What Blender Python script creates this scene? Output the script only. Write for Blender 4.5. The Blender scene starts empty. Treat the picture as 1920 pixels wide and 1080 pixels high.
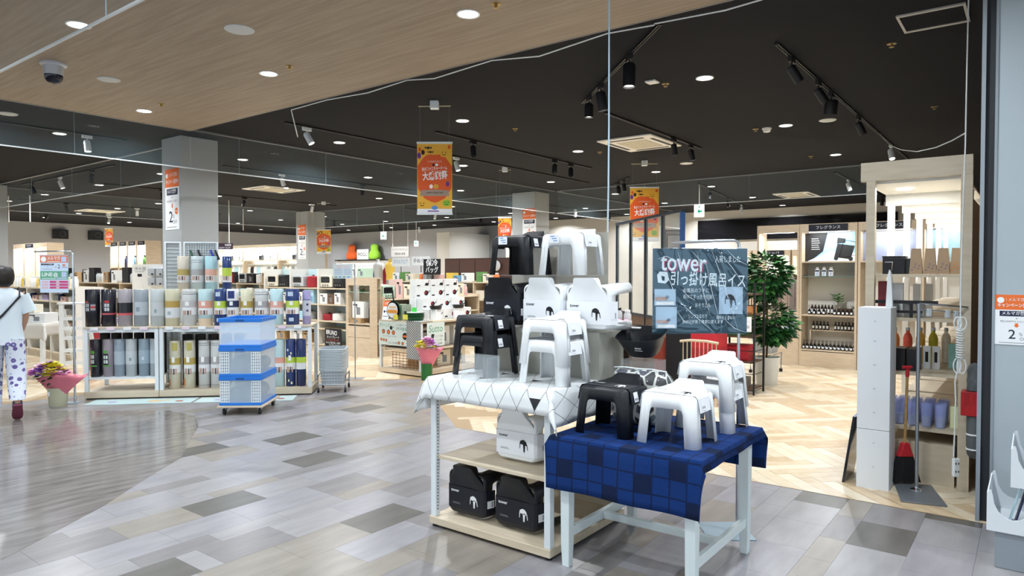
import bpy, math, random
from mathutils import Matrix, Vector, Euler
random.seed(7)
SC = bpy.context.scene
COL = SC.collection
PI = math.pi
R = math.radians

# ---------------------------------------------------------------- camera, world, exposure
cam_data = bpy.data.cameras.new('camera')
cam = bpy.data.objects.new('camera', cam_data)
COL.objects.link(cam)
cam_data.sensor_width = 36.0
cam_data.lens = 24.25
cam_data.clip_end = 200
cam.location = (0, 0, 1.55)
cam.rotation_euler = (R(90 - 1.296), 0, R(-52.756))
SC.camera = cam
world = bpy.data.worlds.new('world')
SC.world = world
world.use_nodes = True
wbg = world.node_tree.nodes['Background']
wbg.inputs[0].default_value = (0.82, 0.92, 1.0, 1)
wbg.inputs[1].default_value = 1.0
SC.view_settings.view_transform = 'Standard'
SC.view_settings.look = 'None'
SC.view_settings.gamma = 1.0
SC.view_settings.use_curve_mapping = False
SC.view_settings.exposure = 0.58
SC.cycles.max_bounces = 5
SC.cycles.adaptive_threshold = 0.03
SC.cycles.diffuse_bounces = 3
SC.cycles.glossy_bounces = 2
SC.cycles.transmission_bounces = 4
SC.cycles.transparent_max_bounces = 10
SC.cycles.sample_clamp_indirect = 6.0
LAMP_STORE = 42.0      # watts of a store downlight
LAMP_HALL = 21.0       # watts of a hallway downlight
LAMP_SPOT = 9.0
COL_STORE = (0.97, 0.985, 1.0)
COL_HALL = (0.88, 0.95, 1.0)

# ---------------------------------------------------------------- materials
def lin(h):
    h = h.lstrip('#')
    out = []
    for i in (0, 2, 4):
        v = int(h[i:i + 2], 16) / 255.0
        out.append(v / 12.92 if v <= 0.04045 else ((v + 0.055) / 1.055) ** 2.4)
    return (out[0], out[1], out[2], 1.0)

MATS = {}
def mat(name, color, rough=0.5, metal=0.0, var=0.0, scale=8.0, alpha=1.0, trans=0.0, emit=0.0, spec=0.5, bump=0.0, ior=1.45, coat=0.0):
    """plain procedural material: colour with optional noise variation and fine bump"""
    if name in MATS:
        return MATS[name]
    m = bpy.data.materials.new(name)
    m.use_nodes = True
    nt = m.node_tree
    b = nt.nodes['Principled BSDF']
    c = lin(color) if isinstance(color, str) else color
    b.inputs['Base Color'].default_value = c
    b.inputs['Roughness'].default_value = rough
    b.inputs['Metallic'].default_value = metal
    b.inputs['Alpha'].default_value = alpha
    b.inputs['Transmission Weight'].default_value = trans
    b.inputs['IOR'].default_value = ior
    b.inputs['Specular IOR Level'].default_value = spec
    b.inputs['Coat Weight'].default_value = coat
    if emit:
        b.inputs['Emission Color'].default_value = c
        b.inputs['Emission Strength'].default_value = emit
    if var or bump:
        tc = nt.nodes.new('ShaderNodeTexCoord')
        nz = nt.nodes.new('ShaderNodeTexNoise')
        nz.inputs['Scale'].default_value = scale
        nz.inputs['Detail'].default_value = 3
        nt.links.new(tc.outputs['Object'], nz.inputs['Vector'])
        if var:
            mx = nt.nodes.new('ShaderNodeMixRGB')
            mx.inputs[1].default_value = tuple(x * (1 - var) for x in c[:3]) + (1,)
            mx.inputs[2].default_value = tuple(min(1, x * (1 + var)) for x in c[:3]) + (1,)
            nt.links.new(nz.outputs['Fac'], mx.inputs[0])
            nt.links.new(mx.outputs[0], b.inputs['Base Color'])
        if bump:
            bp = nt.nodes.new('ShaderNodeBump')
            bp.inputs['Strength'].default_value = bump
            bp.inputs['Distance'].default_value = 0.01
            nt.links.new(nz.outputs['Fac'], bp.inputs['Height'])
            nt.links.new(bp.outputs[0], b.inputs['Normal'])
    MATS[name] = m
    return m

def grain(name, c1, c2, stretch=(1, 1, 1), scale=6.0, rough=0.5, coords='Object', detail=4, spec=0.5, per_object=0.0):
    """streaky wood or stone: noise stretched along one axis between two colours"""
    if name in MATS:
        return MATS[name]
    m = bpy.data.materials.new(name)
    m.use_nodes = True
    nt = m.node_tree
    b = nt.nodes['Principled BSDF']
    b.inputs['Roughness'].default_value = rough
    b.inputs['Specular IOR Level'].default_value = spec
    tc = nt.nodes.new('ShaderNodeTexCoord')
    mp = nt.nodes.new('ShaderNodeMapping')
    mp.inputs['Scale'].default_value = stretch
    nz = nt.nodes.new('ShaderNodeTexNoise')
    nz.inputs['Scale'].default_value = scale
    nz.inputs['Detail'].default_value = detail
    rp = nt.nodes.new('ShaderNodeValToRGB')
    rp.color_ramp.elements[0].position = 0.3
    rp.color_ramp.elements[1].position = 0.7
    rp.color_ramp.elements[0].color = lin(c1)
    rp.color_ramp.elements[1].color = lin(c2)
    if per_object:
        oi = nt.nodes.new('ShaderNodeObjectInfo')
        ad = nt.nodes.new('ShaderNodeVectorMath')
        ad.operation = 'ADD'
        nt.links.new(tc.outputs[coords], ad.inputs[0])
        nt.links.new(oi.outputs['Location'], ad.inputs[1])
        nt.links.new(ad.outputs[0], mp.inputs['Vector'])
    else:
        nt.links.new(tc.outputs[coords], mp.inputs['Vector'])
    nt.links.new(mp.outputs[0], nz.inputs['Vector'])
    nt.links.new(nz.outputs['Fac'], rp.inputs[0])
    nt.links.new(rp.outputs[0], b.inputs['Base Color'])
    MATS[name] = m
    return m

def glass_sheet(name, tint, alpha, rough=0.05, spec=0.5):
    """thin clear sheet: mostly see-through with a tinted glossy surface"""
    if name in MATS:
        return MATS[name]
    m = bpy.data.materials.new(name)
    m.use_nodes = True
    nt = m.node_tree
    for n in list(nt.nodes):
        nt.nodes.remove(n)
    out = nt.nodes.new('ShaderNodeOutputMaterial')
    tr = nt.nodes.new('ShaderNodeBsdfTransparent')
    pr = nt.nodes.new('ShaderNodeBsdfPrincipled')
    pr.inputs['Base Color'].default_value = lin(tint)
    pr.inputs['Roughness'].default_value = rough
    pr.inputs['Specular IOR Level'].default_value = spec
    mx = nt.nodes.new('ShaderNodeMixShader')
    mx.inputs[0].default_value = alpha
    nt.links.new(tr.outputs[0], mx.inputs[1])
    nt.links.new(pr.outputs[0], mx.inputs[2])
    nt.links.new(mx.outputs[0], out.inputs[0])
    MATS[name] = m
    return m

# ---------------------------------------------------------------- mesh building
class B:
    def __init__(self):
        self.v = []; self.f = []; self.mi = []
    def face(self, idx, m=0):
        self.f.append(tuple(idx)); self.mi.append(m)
    def add(self, verts, faces, m=0):
        o = len(self.v)
        self.v.extend([tuple(p) for p in verts])
        for f in faces:
            self.face([i + o for i in f], m)
        return self
    def box(self, x0, y0, z0, x1, y1, z1, m=0):
        return self.add([(x0,y0,z0),(x1,y0,z0),(x1,y1,z0),(x0,y1,z0),(x0,y0,z1),(x1,y0,z1),(x1,y1,z1),(x0,y1,z1)],
                 [(0,3,2,1),(4,5,6,7),(0,1,5,4),(1,2,6,5),(2,3,7,6),(3,0,4,7)], m)
    def cbox(self, cx, cy, cz, sx, sy, sz, m=0):
        return self.box(cx-sx/2, cy-sy/2, cz-sz/2, cx+sx/2, cy+sy/2, cz+sz/2, m)
    def lathe(self, prof, cx=0, cy=0, n=16, m=0, sx=1.0, sy=1.0, cap=True):
        o = len(self.v)
        for r, z in prof:
            for i in range(n):
                a = 2*PI*i/n
                self.v.append((cx+r*sx*math.cos(a), cy+r*sy*math.sin(a), z))
        for k in range(len(prof)-1):
            for i in range(n):
                j = (i+1) % n
                self.face((o+k*n+i, o+k*n+j, o+(k+1)*n+j, o+(k+1)*n+i), m)
        if cap:
            if prof[0][0] > 1e-6: self.face([o+i for i in reversed(range(n))], m)
            if prof[-1][0] > 1e-6: self.face([o+(len(prof)-1)*n+i for i in range(n)], m)
        return self
    def cyl(self, cx, cy, z0, z1, r, n=16, m=0, r1=None):
        return self.lathe([(r, z0), (r if r1 is None else r1, z1)], cx, cy, n, m)
    def tube(self, pts, r, n=6, m=0, cap=True):
        pts = [Vector(p) for p in pts]
        rings = []
        up = Vector((0.13, 0.31, 0.94)).normalized()
        for i, p in enumerate(pts):
            d = (pts[min(i+1, len(pts)-1)] - pts[max(i-1, 0)]).normalized()
            a = d.cross(up)
            if a.length < 1e-3: a = d.cross(Vector((1, 0, 0)))
            a.normalize(); b = d.cross(a).normalized()
            rr = r[i] if isinstance(r, (list, tuple)) else r
            rings.append([p + a*rr*math.cos(2*PI*k/n) + b*rr*math.sin(2*PI*k/n) for k in range(n)])
        o = len(self.v)
        for g in rings: self.v.extend([tuple(q) for q in g])
        for i in range(len(pts)-1):
            for k in range(n):
                j = (k+1) % n
                self.face((o+i*n+k, o+(i+1)*n+k, o+(i+1)*n+j, o+i*n+j), m)
        if cap:
            self.face([o+k for k in range(n)], m)
            self.face([o+(len(pts)-1)*n+k for k in reversed(range(n))], m)
        return self
    def prism(self, poly, y0, y1, m=0):
        """polygon in the xz plane (counter-clockwise seen from -y), extruded along y"""
        n = len(poly)
        v = [(x, y0, z) for x, z in poly] + [(x, y1, z) for x, z in poly]
        f = [tuple(range(n)), tuple(reversed(range(n, 2*n)))]
        for i in range(n):
            j = (i+1) % n
            f.append((i, i+n, j+n, j))
        return self.add(v, f, m)
    def slab(self, poly, z0, z1, m=0):
        """polygon in the xy plane extruded along z"""
        n = len(poly)
        v = [(x, y, z0) for x, y in poly] + [(x, y, z1) for x, y in poly]
        f = [tuple(reversed(range(n))), tuple(range(n, 2*n))]
        for i in range(n):
            j = (i+1) % n
            f.append((i, j, j+n, i+n))
        return self.add(v, f, m)
    def ball(self, c, r, n=12, k=7, m=0):
        rx, ry, rz = r if isinstance(r, (list, tuple)) else (r, r, r)
        prof = []
        o = len(self.v)
        for i in range(k+1):
            t = PI*i/k
            for j in range(n):
                a = 2*PI*j/n
                self.v.append((c[0]+rx*math.sin(t)*math.cos(a), c[1]+ry*math.sin(t)*math.sin(a), c[2]-rz*math.cos(t)))
        for i in range(k):
            for j in range(n):
                q = (j+1) % n
                self.face((o+i*n+j, o+i*n+q, o+(i+1)*n+q, o+(i+1)*n+j), m)
        return self
    def xf(self, mtx, start=0):
        for i in range(start, len(self.v)):
            self.v[i] = tuple(mtx @ Vector(self.v[i]))
        return self
    def mesh(self, name, mats):
        me = bpy.data.meshes.new(name)
        me.from_pydata(self.v, [], self.f)
        for m in (mats if isinstance(mats, (list, tuple)) else [mats]):
            me.materials.append(m)
        if any(self.mi):
            me.polygons.foreach_set('material_index', self.mi)
        me.update()
        return me

def obj(name, b, mats, parent=None, loc=None, rz=0.0, smooth=None, bevel=0.0, rot=None, seg=2):
    me = b if isinstance(b, bpy.types.Mesh) else b.mesh(name, mats)
    o = bpy.data.objects.new(name, me)
    COL.objects.link(o)
    if parent is not None: o.parent = parent
    if loc is not None: o.location = loc
    if rot is not None: o.rotation_euler = rot
    elif rz: o.rotation_euler = (0, 0, rz)
    if smooth is not None:
        me.polygons.foreach_set('use_smooth', [True]*len(me.polygons))
        me.set_sharp_from_angle(angle=R(smooth))
    if bevel:
        md = o.modifiers.new('bevel', 'BEVEL')
        md.width = bevel; md.segments = seg; md.limit_method = 'ANGLE'; md.angle_limit = R(40)
    return o

def tag(o, label, cat, group=None, kind=None):
    if label: o['label'] = label
    if cat: o['category'] = cat
    if group: o['group'] = group
    if kind: o['kind'] = kind
    return o
def thing(name, label, cat, loc=(0, 0, 0), rz=0.0, group=None):
    o = bpy.data.objects.new(name, None)
    COL.objects.link(o)
    o.empty_display_size = 0.1
    o.location = loc; o.rotation_euler = (0, 0, rz)
    return tag(o, label, cat, group)
def struct(name, b, mats, parent=None, loc=None, rz=0.0, smooth=None, bevel=0.0, label=None):
    o = obj(name, b, mats, parent, loc, rz, smooth, bevel)
    if parent is None:
        o['kind'] = 'structure'
        if label: o['label'] = label
    return o
def copy_tree(o, parent=None, loc=None, rz=None, label=None, group=None):
    c = o.copy(); COL.objects.link(c)
    if parent is not None: c.parent = parent
    if loc is not None: c.location = loc
    if rz is not None: c.rotation_euler = (0, 0, rz)
    if label: c['label'] = label
    if group: c['group'] = group
    for ch in list(o.children):
        copy_tree(ch, c)
    return c
ORD = ['first', 'second', 'third', 'fourth', 'fifth', 'sixth', 'seventh', 'eighth', 'ninth', 'tenth', 'eleventh', 'twelfth',
       'thirteenth', 'fourteenth', 'fifteenth', 'sixteenth', 'seventeenth', 'eighteenth', 'nineteenth', 'twentieth']
ORD += [a + '-' + b for a in ('twenty', 'thirty', 'forty') for b in ORD[:9]]
def nth(i, n, side='left'):
    if i == 0: return 'leftmost' if side == 'left' else 'topmost' if side == 'top' else 'first'
    if i == n-1 and n > 2 and side == 'left': return 'rightmost'
    return ORD[i] + ' from the ' + side

TEXTS = {}
def text_mesh(body, bold=0.0, align='CENTER', spacing=1.0):
    key = (body, bold, align, spacing)
    if key not in TEXTS:
        cu = bpy.data.curves.new('txt', 'FONT')
        cu.body = body; cu.align_x = align; cu.align_y = 'CENTER'; cu.size = 1.0
        cu.resolution_u = 3
        cu.offset = bold
        cu.space_character = spacing
        to = bpy.data.objects.new('txt', cu)
        COL.objects.link(to)
        bpy.context.view_layer.update()
        me = bpy.data.meshes.new_from_object(to.evaluated_get(bpy.context.evaluated_depsgraph_get()))
        vs = [tuple(v.co) for v in me.vertices]
        fs = [tuple(p.vertices) for p in me.polygons]
        bpy.data.objects.remove(to); bpy.data.curves.remove(cu); bpy.data.meshes.remove(me)
        TEXTS[key] = (vs, fs)
    return TEXTS[key]
def put_text(b, body, size, x, y, z, m=0, width=None, bold=0.0, align='CENTER', shear=0.0, tilt=0.0):
    """lettering on a front (facing -y): centre (x, z), plane y; width squeezes it to fit"""
    vs, fs = text_mesh(body, bold, align)
    if not vs: return b
    sx = size
    if width:
        w = max(v[0] for v in vs) - min(v[0] for v in vs)
        sx = width / w
    ct, st = math.cos(tilt), math.sin(tilt)
    out = []
    for v in vs:
        px, pz = v[0]*sx + v[1]*size*shear, v[1]*size
        out.append((x + px*ct - pz*st, y, z + px*st + pz*ct))
    return b.add(out, fs, m)
def plate(b, x0, z0, x1, z1, y, m=0):
    return b.add([(x0, y, z0), (x1, y, z0), (x1, y, z1), (x0, y, z1)], [(0, 1, 2, 3)], m)
def disc(b, x, z, rx, rz_, y, m=0, n=16):
    return b.add([(x+rx*math.cos(2*PI*i/n), y, z+rz_*math.sin(2*PI*i/n)) for i in range(n)], [tuple(range(n))], m)
def poly(b, pts, y, m=0):
    return b.add([(x, y, z) for x, z in pts], [tuple(range(len(pts)))], m)

# shared plain materials
WHITE = mat('white_plastic', '#F1F3F5', 0.35)
BLACK = mat('black_plastic', '#17191F', 0.42)
PAPER = mat('white_paper', '#EEF1F4', 0.7)
INK = mat('black_ink', '#16171C', 0.6)
NAVYINK = mat('navy_ink', '#1B2340', 0.6)
GREYINK = mat('grey_ink', '#7E8288', 0.6)
ORANGE = mat('orange_print', '#E8702F', 0.6)
REDINK = mat('red_print', '#C8323A', 0.6)
PINKINK = mat('pink_print', '#E8A0AE', 0.6)
GREENINK = mat('green_print', '#4E9B78', 0.6)
BLUEINK = mat('blue_print', '#5C8FD0', 0.6)
YELLOW = mat('yellow_print', '#F0C24A', 0.6)
CHROME = mat('chrome', '#C9CED4', 0.18, 1.0)
STEEL = mat('brushed_steel', '#A9AFB6', 0.35, 1.0)
DARKMETAL = mat('black_metal', '#1B1B1E', 0.45)
WHITEMETAL = mat('white_powder_metal', '#DFE6EA', 0.35)
OAK = grain('light_oak', '#C3AF94', '#D1BFA6', (3, 3, 25), 1.6, 0.5)
OAKH = grain('light_oak_flat', '#C6B399', '#D4C3AB', (3, 22, 22), 1.4, 0.5)
SHELFWOOD = grain('pale_shelf_board', '#C9BAA2', '#D6C9B2', (4, 20, 20), 1.3, 0.5)
DARKWOOD = grain('dark_walnut', '#4A382A', '#614A36', (3, 3, 20), 2.0, 0.5)
CEIL = mat('matt_black_ceiling', '#1D1E22', 0.9, var=0.06, scale=3, spec=0.2)
GREYCOL = mat('grey_paint', '#A4A8AA', 0.7, var=0.03, scale=4)
CARD = mat('kraft_card', '#A98E6C', 0.8)
GLOW = mat('lamp_glow', '#FFFFFF', 0.5, emit=6.0)
CLEAR = glass_sheet('clear_acrylic', '#DDE6EA', 0.13, 0.05)
GLASS = glass_sheet('barrier_glass', '#7E98A2', 0.07, 0.03, 0.6)

# ================================================================ the setting
ZC = 3.6
# ---- hallway floor: vinyl tiles laid one by one on a screed
TILE_L = [grain('tile_pale_lilac', '#848287', '#97959A', (1.2, 5, 1), 2.2, 0.28, 'Object', 3, per_object=1),
          grain('tile_pale_grey', '#868486', '#989698', (1.2, 5, 1), 2.0, 0.28, 'Object', 3, per_object=1),
          grain('tile_beige_grey', '#807A72', '#938C84', (1.2, 5, 1), 2.2, 0.30, 'Object', 3, per_object=1),
          grain('tile_mid_grey', '#737071', '#838081', (1.2, 5, 1), 2.4, 0.30, 'Object', 3, per_object=1),
          grain('tile_dark_grey', '#53514D', '#615E5A', (1.2, 4, 1), 2.6, 0.32, 'Object', 3, per_object=1)]
WORN = grain('worn_polished_grey', '#6B6664', '#8B8683', (1.5, 9, 1), 1.8, 0.13, 'Object', 5)
floor = struct('floor', B().box(-9, -9, -0.12, 7.4, 9.75, -0.004), mat('floor_screed', '#8F8F90', 0.7, var=0.1), label='grey tiled hallway floor in front of the shop')
YB = [-1.8, -1.5, -1.35, -1.05, -0.9, -0.6, -0.36, -0.06, 0.242, 0.543, 0.848, 0.998, 1.298, 1.448, 1.748, 1.898, 2.198, 2.348, 2.648, 2.82,
      3.12, 3.42, 3.715, 3.88, 4.18, 4.478, 4.608, 4.91, 5.06, 5.36, 5.672, 5.94, 6.235, 6.39, 6.69, 6.96, 7.11, 7.41, 7.56, 7.86, 8.01,
      8.31, 8.46, 8.76, 8.91, 9.21, 9.36, 9.66]
PIN = {(2.273, 4.18): 4, (3.332, 4.608): 4, (4.268, 0.543): 4, (2.888, 5.672): 4, (3.64, 5.36): 4, (4.98, 5.94): 4, (5.24, 6.69): 4,
       (4.877, 0.998): 4, (5.02, 0.242): 4, (2.73, 3.12): 4, (1.40, 3.42): 4, (1.973, 3.42): 3, (3.04, 3.88): 3, (0.92, 4.18): 3,
       (2.28, 4.91): 3, (4.69, 4.608): 3, (3.05, 4.478): 3, (3.50, 4.478): 3, (4.0, 2.198): 3, (3.0, 2.82): 3, (4.3, 0.848): 3, (4.35, 5.36): 3}
ZIG = [(1.369, 4.487), (1.609, 4.655), (1.967, 4.9), (2.512, 5.376), (2.895, 5.678), (3.166, 6.093), (3.585, 6.684), (3.832, 7.21), (3.80, 7.75), (3.45, 8.15), (2.4, 9.64), (-6, 9.64), (-6, 4.2), (0.9, 4.2)]
FIELD = [(5.125, -6), (5.125, 4.6), (7.15, 7.12), (5.95, 8.2), (3.55, 9.62), (-9, 9.62), (-9, 34), (24, 34), (24, -6)]
def inside(x, y, pg):
    c = False
    j = len(pg)-1
    for i in range(len(pg)):
        xi, yi = pg[i]; xj, yj = pg[j]
        if (yi > y) != (yj > y) and x < (xj-xi)*(y-yi)/(yj-yi)+xi: c = not c
        j = i
    return c
tiles = []
rt = random.Random(11)
for k in range(len(YB)-1):
    y0, y1 = YB[k], YB[k+1]
    pins = sorted((p[0], v) for p, v in PIN.items() if abs(p[1]-y0) < 0.01)
    x = -3.0 + rt.random()*0.45
    while x < 7.3:
        nx = [p for p in pins if p[0] > x-0.01 and p[0] < x+0.62]
        if nx and abs(nx[0][0]-x) < 0.012:
            tiles.append((x, y0, x+0.45, y1, nx[0][1])); x += 0.45; continue
        ln = 0.45
        if nx: ln = nx[0][0]-x if nx[0][0]-x > 0.06 else 0.45
        w = rt.random()
        thin = (y1-y0) < 0.2
        ci = (2 if w < 0.5 else 1 if w < 0.84 else 3) if thin else (0 if w < 0.50 else 1 if w < 0.76 else 2 if w < 0.92 else 3)
        tiles.append((x, y0, x+ln, y1, ci)); x += ln
def vis_key(t):
    cx, cy = (t[0]+t[2])/2, (t[1]+t[3])/2
    d = cx*0.796 + cy*0.605
    r = cx*0.605 - cy*0.796
    ok = d > 2.2 and abs(r) < d*0.78 + 0.3 and not inside(cx, cy, FIELD) and not inside(cx, cy, ZIG)
    return d if ok else 1000 + abs(d)
tiles.sort(key=vis_key)
rest = B()
TM = {}
for n, (x0, y0, x1, y1, ci) in enumerate(tiles):
    if n < 300 and vis_key((x0, y0, x1, y1, ci)) < 999:
        hx, hy = (x1-x0)/2-0.0006, (y1-y0)/2-0.0006
        key = (round(hx, 3), round(hy, 3), ci)
        if key not in TM:
            TM[key] = B().box(-hx, -hy, -0.004, hx, hy, 0.0).mesh('floor_tile', TILE_L[ci])
        obj('floor_tile', TM[key], None, floor, ((x0+x1)/2, (y0+y1)/2, 0))
    else:
        rest.box(x0+0.0008, y0+0.0008, -0.004, x1-0.0008, y1-0.0008, 0.0, ci)
ro = obj('floor_tile_field', rest, TILE_L, floor); ro['kind'] = 'stuff'
obj('worn_floor_patch', B().slab(ZIG[::-1], 0.0002, 0.0012), WORN, floor)

# ---- shop floor: herringbone blocks
PARQ = [grain('parquet_%d' % i, a, b_, (1, 1, 1), 9.0, 0.27, 'Object', 3) for i, (a, b_) in enumerate(
        [('#CBB697', '#D6C4A8'), ('#D3C2A5', '#DDCEB4'), ('#C2AB89', '#CDB798'), ('#D8CAB0', '#E1D5BF')])]
floor2 = struct('floor.001', B().slab(FIELD, -0.1, 0.001), mat('parquet_bed', '#9C8462', 0.6), label='pale herringbone wood floor inside the shop')
PW, PL = 0.115, 0.69
near_pl, far_pl = [], B()
def plank_quad(cx, cy, ang, w, l):
    ca, sa = math.cos(ang), math.sin(ang)
    return [(cx+ca*a-sa*b2, cy+sa*a+ca*b2) for a, b2 in ((-l/2, -w/2), (l/2, -w/2), (l/2, w/2), (-l/2, w/2))]
s2 = math.sqrt(0.5)
blocks = []
NB = int(PL/PW)
for i in range(-170, 340):
    for j in range(-10, 80):
        # herringbone in a frame turned by 45 degrees
        bx = i*PW + 0.0
        u0 = i*PW + j*PL*2*0 
        for kind in (0, 1):
            if kind == 0: u, v, ang = i*PW + PL/2 + j*2*PL, i*PW + PW/2, 0.0
            else: u, v, ang = i*PW - PW/2 + j*2*PL + PL*0 , i*PW + PL/2, PI/2
            X = 5.0 + u*s2 - v*s2
            Y = 1.0 + u*s2 + v*s2
            if 4.6 < X < 24 and -1 < Y < 34 or (X > -4 and 9 < Y < 34 and X <= 4.6):
                blocks.append((X, Y, ang + PI/4))
seen = set(); rp = random.Random(5)
plank_meshes = [B().box(-PL/2+0.0015, -PW/2+0.0015, 0.0, PL/2-0.0015, PW/2-0.0015, 0.002).mesh('parquet_block', PARQ[i]) for i in range(4)]
nearn = 0
for (X, Y, a) in sorted(blocks, key=lambda t: t[0]):
    if X < 4.6 and Y < 9.0: continue
    q = plank_quad(X, Y, a, PW-0.003, PL-0.003)
    if not all(inside(px, py, FIELD) for px, py in q):
        # cut ends at the boundary: clamp to the straight edge near the entrance
        if X < 6.0 and Y < 4.5:
            cut = []
            for k in range(4):
                (ax, ay), (bx2, by2) = q[k], q[(k+1) % 4]
                if ax >= 5.127: cut.append((ax, ay))
                if (ax >= 5.127) != (bx2 >= 5.127):
                    f = (5.127-ax)/(bx2-ax); cut.append((5.127, ay+(by2-ay)*f))
            if len(cut) < 3: continue
            q = cut
        else:
            continue
    ci = rp.randrange(4)
    d = X*0.796 + Y*0.605; r = X*0.605 - Y*0.796
    if nearn < 290 and 5.5 < X < 10.5 and 0.2 < Y < 3.4 and r > 0.2*d and r < 0.7*d:
        obj('parquet_block', plank_meshes[ci], None, floor2, (X, Y, 0.0012), a); nearn += 1
    elif d > 2 and abs(r) < 0.85*d + 0.5:
        far_pl.add([(px, py, 0.0026) for px, py in q], [tuple(range(len(q)))], ci)
fo = obj('parquet_block_field', far_pl, PARQ, floor2); fo['kind'] = 'stuff'

# ---- ceilings
WOODCEIL = grain('wood_grain_ceiling', '#8F7F6D', '#A2937F', (22, 1.0, 1), 1.5, 0.55, 'Object', 4, spec=0.3)
struct('ceiling', B().box(-9, -9, ZC-0.03, 5.09, 9.62, ZC+0.05), WOODCEIL, label='wood-grain ceiling panel over the hallway')
struct('ceiling.001', B().box(-9, -6, ZC, 24, 34.5, ZC+0.1), CEIL, label='matt black ceiling over the shop')
struct('trim_1', B().box(-9, 9.62, ZC-0.035, 5.09, 9.66, ZC+0.02).box(5.09, -9, ZC-0.035, 5.10, 9.66, ZC+0.02), mat('ceiling_edge_metal', '#8F8C88', 0.5))

# ---- walls
WALLG = mat('wall_grey', '#A5A7AB', 0.8, var=0.03, scale=1.5)
WALLB = mat('wall_beige', '#C6C3BC', 0.8, var=0.03, scale=1.5)
WALLW = mat('wall_white', '#DCDAD4', 0.8)
struct('wall_back', B().box(23.6, 17.8, 0, 23.8, 34.5, ZC), WALLG, label='grey rear wall behind the cushion display')
struct('wall_back.001', B().box(22.6, -1, 0, 22.8, 17.5, ZC), WALLB, label='beige rear wall behind the fragrance corner')
struct('wall_left', B().box(-9, 32.5, 0, 24, 32.7, ZC), WALLG, label='far grey wall behind the kitchen goods')
struct('wall_right', B().box(5.75, -0.35, 0, 24, -0.25, ZC), mat('wall_brown', '#8B6B4C', 0.8), label='brown side wall behind the tall open shelf')
struct('wall_back.002', B().box(21.0, 19.2, 0, 23.7, 19.9, 3.2), WALLW, label='white wall block beside the cooler bags')
struct('window_1', B().box(22.55, 3.2, 2.62, 22.62, 9.2, 3.3), mat('dark_window_band', '#141417', 0.08), label='long dark window band high on the rear wall')
# columns
COLM = mat('column_grey', '#A9ADAF', 0.65, var=0.03, scale=3)
def column(x0, y0, x1, y1, label):
    struct('column', B().box(x0, y0, 0, x1, y1, ZC), COLM, label=label, bevel=0.006)
column(5.24, 10.20, 5.83, 10.78, 'grey column behind the mat roll display')
column(14.25, 19.4, 14.95, 20.05, 'grey column near the toaster shelf')
column(14.28, 10.13, 14.92, 10.85, 'grey column behind the black and white bath stools')
column(5.22, 19.4, 5.80, 20.1, 'grey column at the edge behind the shopper')

# ---- smoke barriers of glass
BAR_EDGE = mat('barrier_edge', '#D5DCE0', 0.3)
BAR_RAIL = mat('barrier_rail', '#7C7F82', 0.4, 0.6)
def barrier(x0, y0, x1, y1, joints, label, drop=0.57):
    t = thing('glass_smoke_barrier', label, 'glass barrier', (x0, y0, ZC-drop), 0, 'glass smoke barriers under the ceiling')
    dx, dy = x1-x0, y1-y0
    L = math.hypot(dx, dy); a = math.atan2(dy, dx)
    ca, sa = math.cos(a), math.sin(a)
    M_ = Matrix.Rotation(a, 4, 'Z')
    cuts = [0] + joints + [L]
    for i in range(len(cuts)-1):
        obj('pane', B().box(cuts[i]+0.006, -0.004, 0.008, cuts[i+1]-0.006, 0.004, drop-0.02).xf(M_), GLASS, t)
    obj('bottom_edge', B().box(0, -0.007, 0, L, 0.007, 0.014).xf(M_), BAR_EDGE, t)
    obj('top_rail', B().box(0, -0.02, drop-0.024, L, 0.02, drop-0.001).xf(M_), BAR_RAIL, t)
    for c_ in joints:
        obj('joint', B().box(c_-0.0025, -0.0045, 0, c_+0.0025, 0.0045, drop-0.025).xf(M_), mat('barrier_joint', '#78858A', 0.3), t)
barrier(-6, 9.64, 5.09, 9.64, [2.4, 4.8, 7.2, 9.6], 'glass smoke barrier along the far edge of the wood ceiling')
barrier(5.1, 9.64, 14.46, 9.64, [0.75, 2.35, 4.7, 7.0], 'long glass smoke barrier crossing behind the tall orange sale banner')
barrier(14.5, 2.4, 14.5, 9.6, [2.4, 4.8], 'glass smoke barrier above the fragrance corner')
barrier(14.5, 10.9, 14.5, 19.4, [2.1, 4.2, 6.3], 'far glass smoke barrier between the two distant columns')
barrier(5.55, 10.8, 5.55, 19.4, [2.1, 4.2, 6.3], 'glass smoke barrier between the left column and the front column')
barrier(14.55, 9.64, 22.5, 9.64, [2.6, 5.2], 'glass smoke barrier running to the beige rear wall')
barrier(5.9, 19.7, 14.2, 19.7, [2.8, 5.6], 'far glass smoke barrier over the kitchen goods')
barrier(1.80, -4, 1.80, 9.6, [3.5, 7.0, 8.35, 10.6], 'glass smoke barrier under the wood ceiling at the upper edge')

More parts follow.
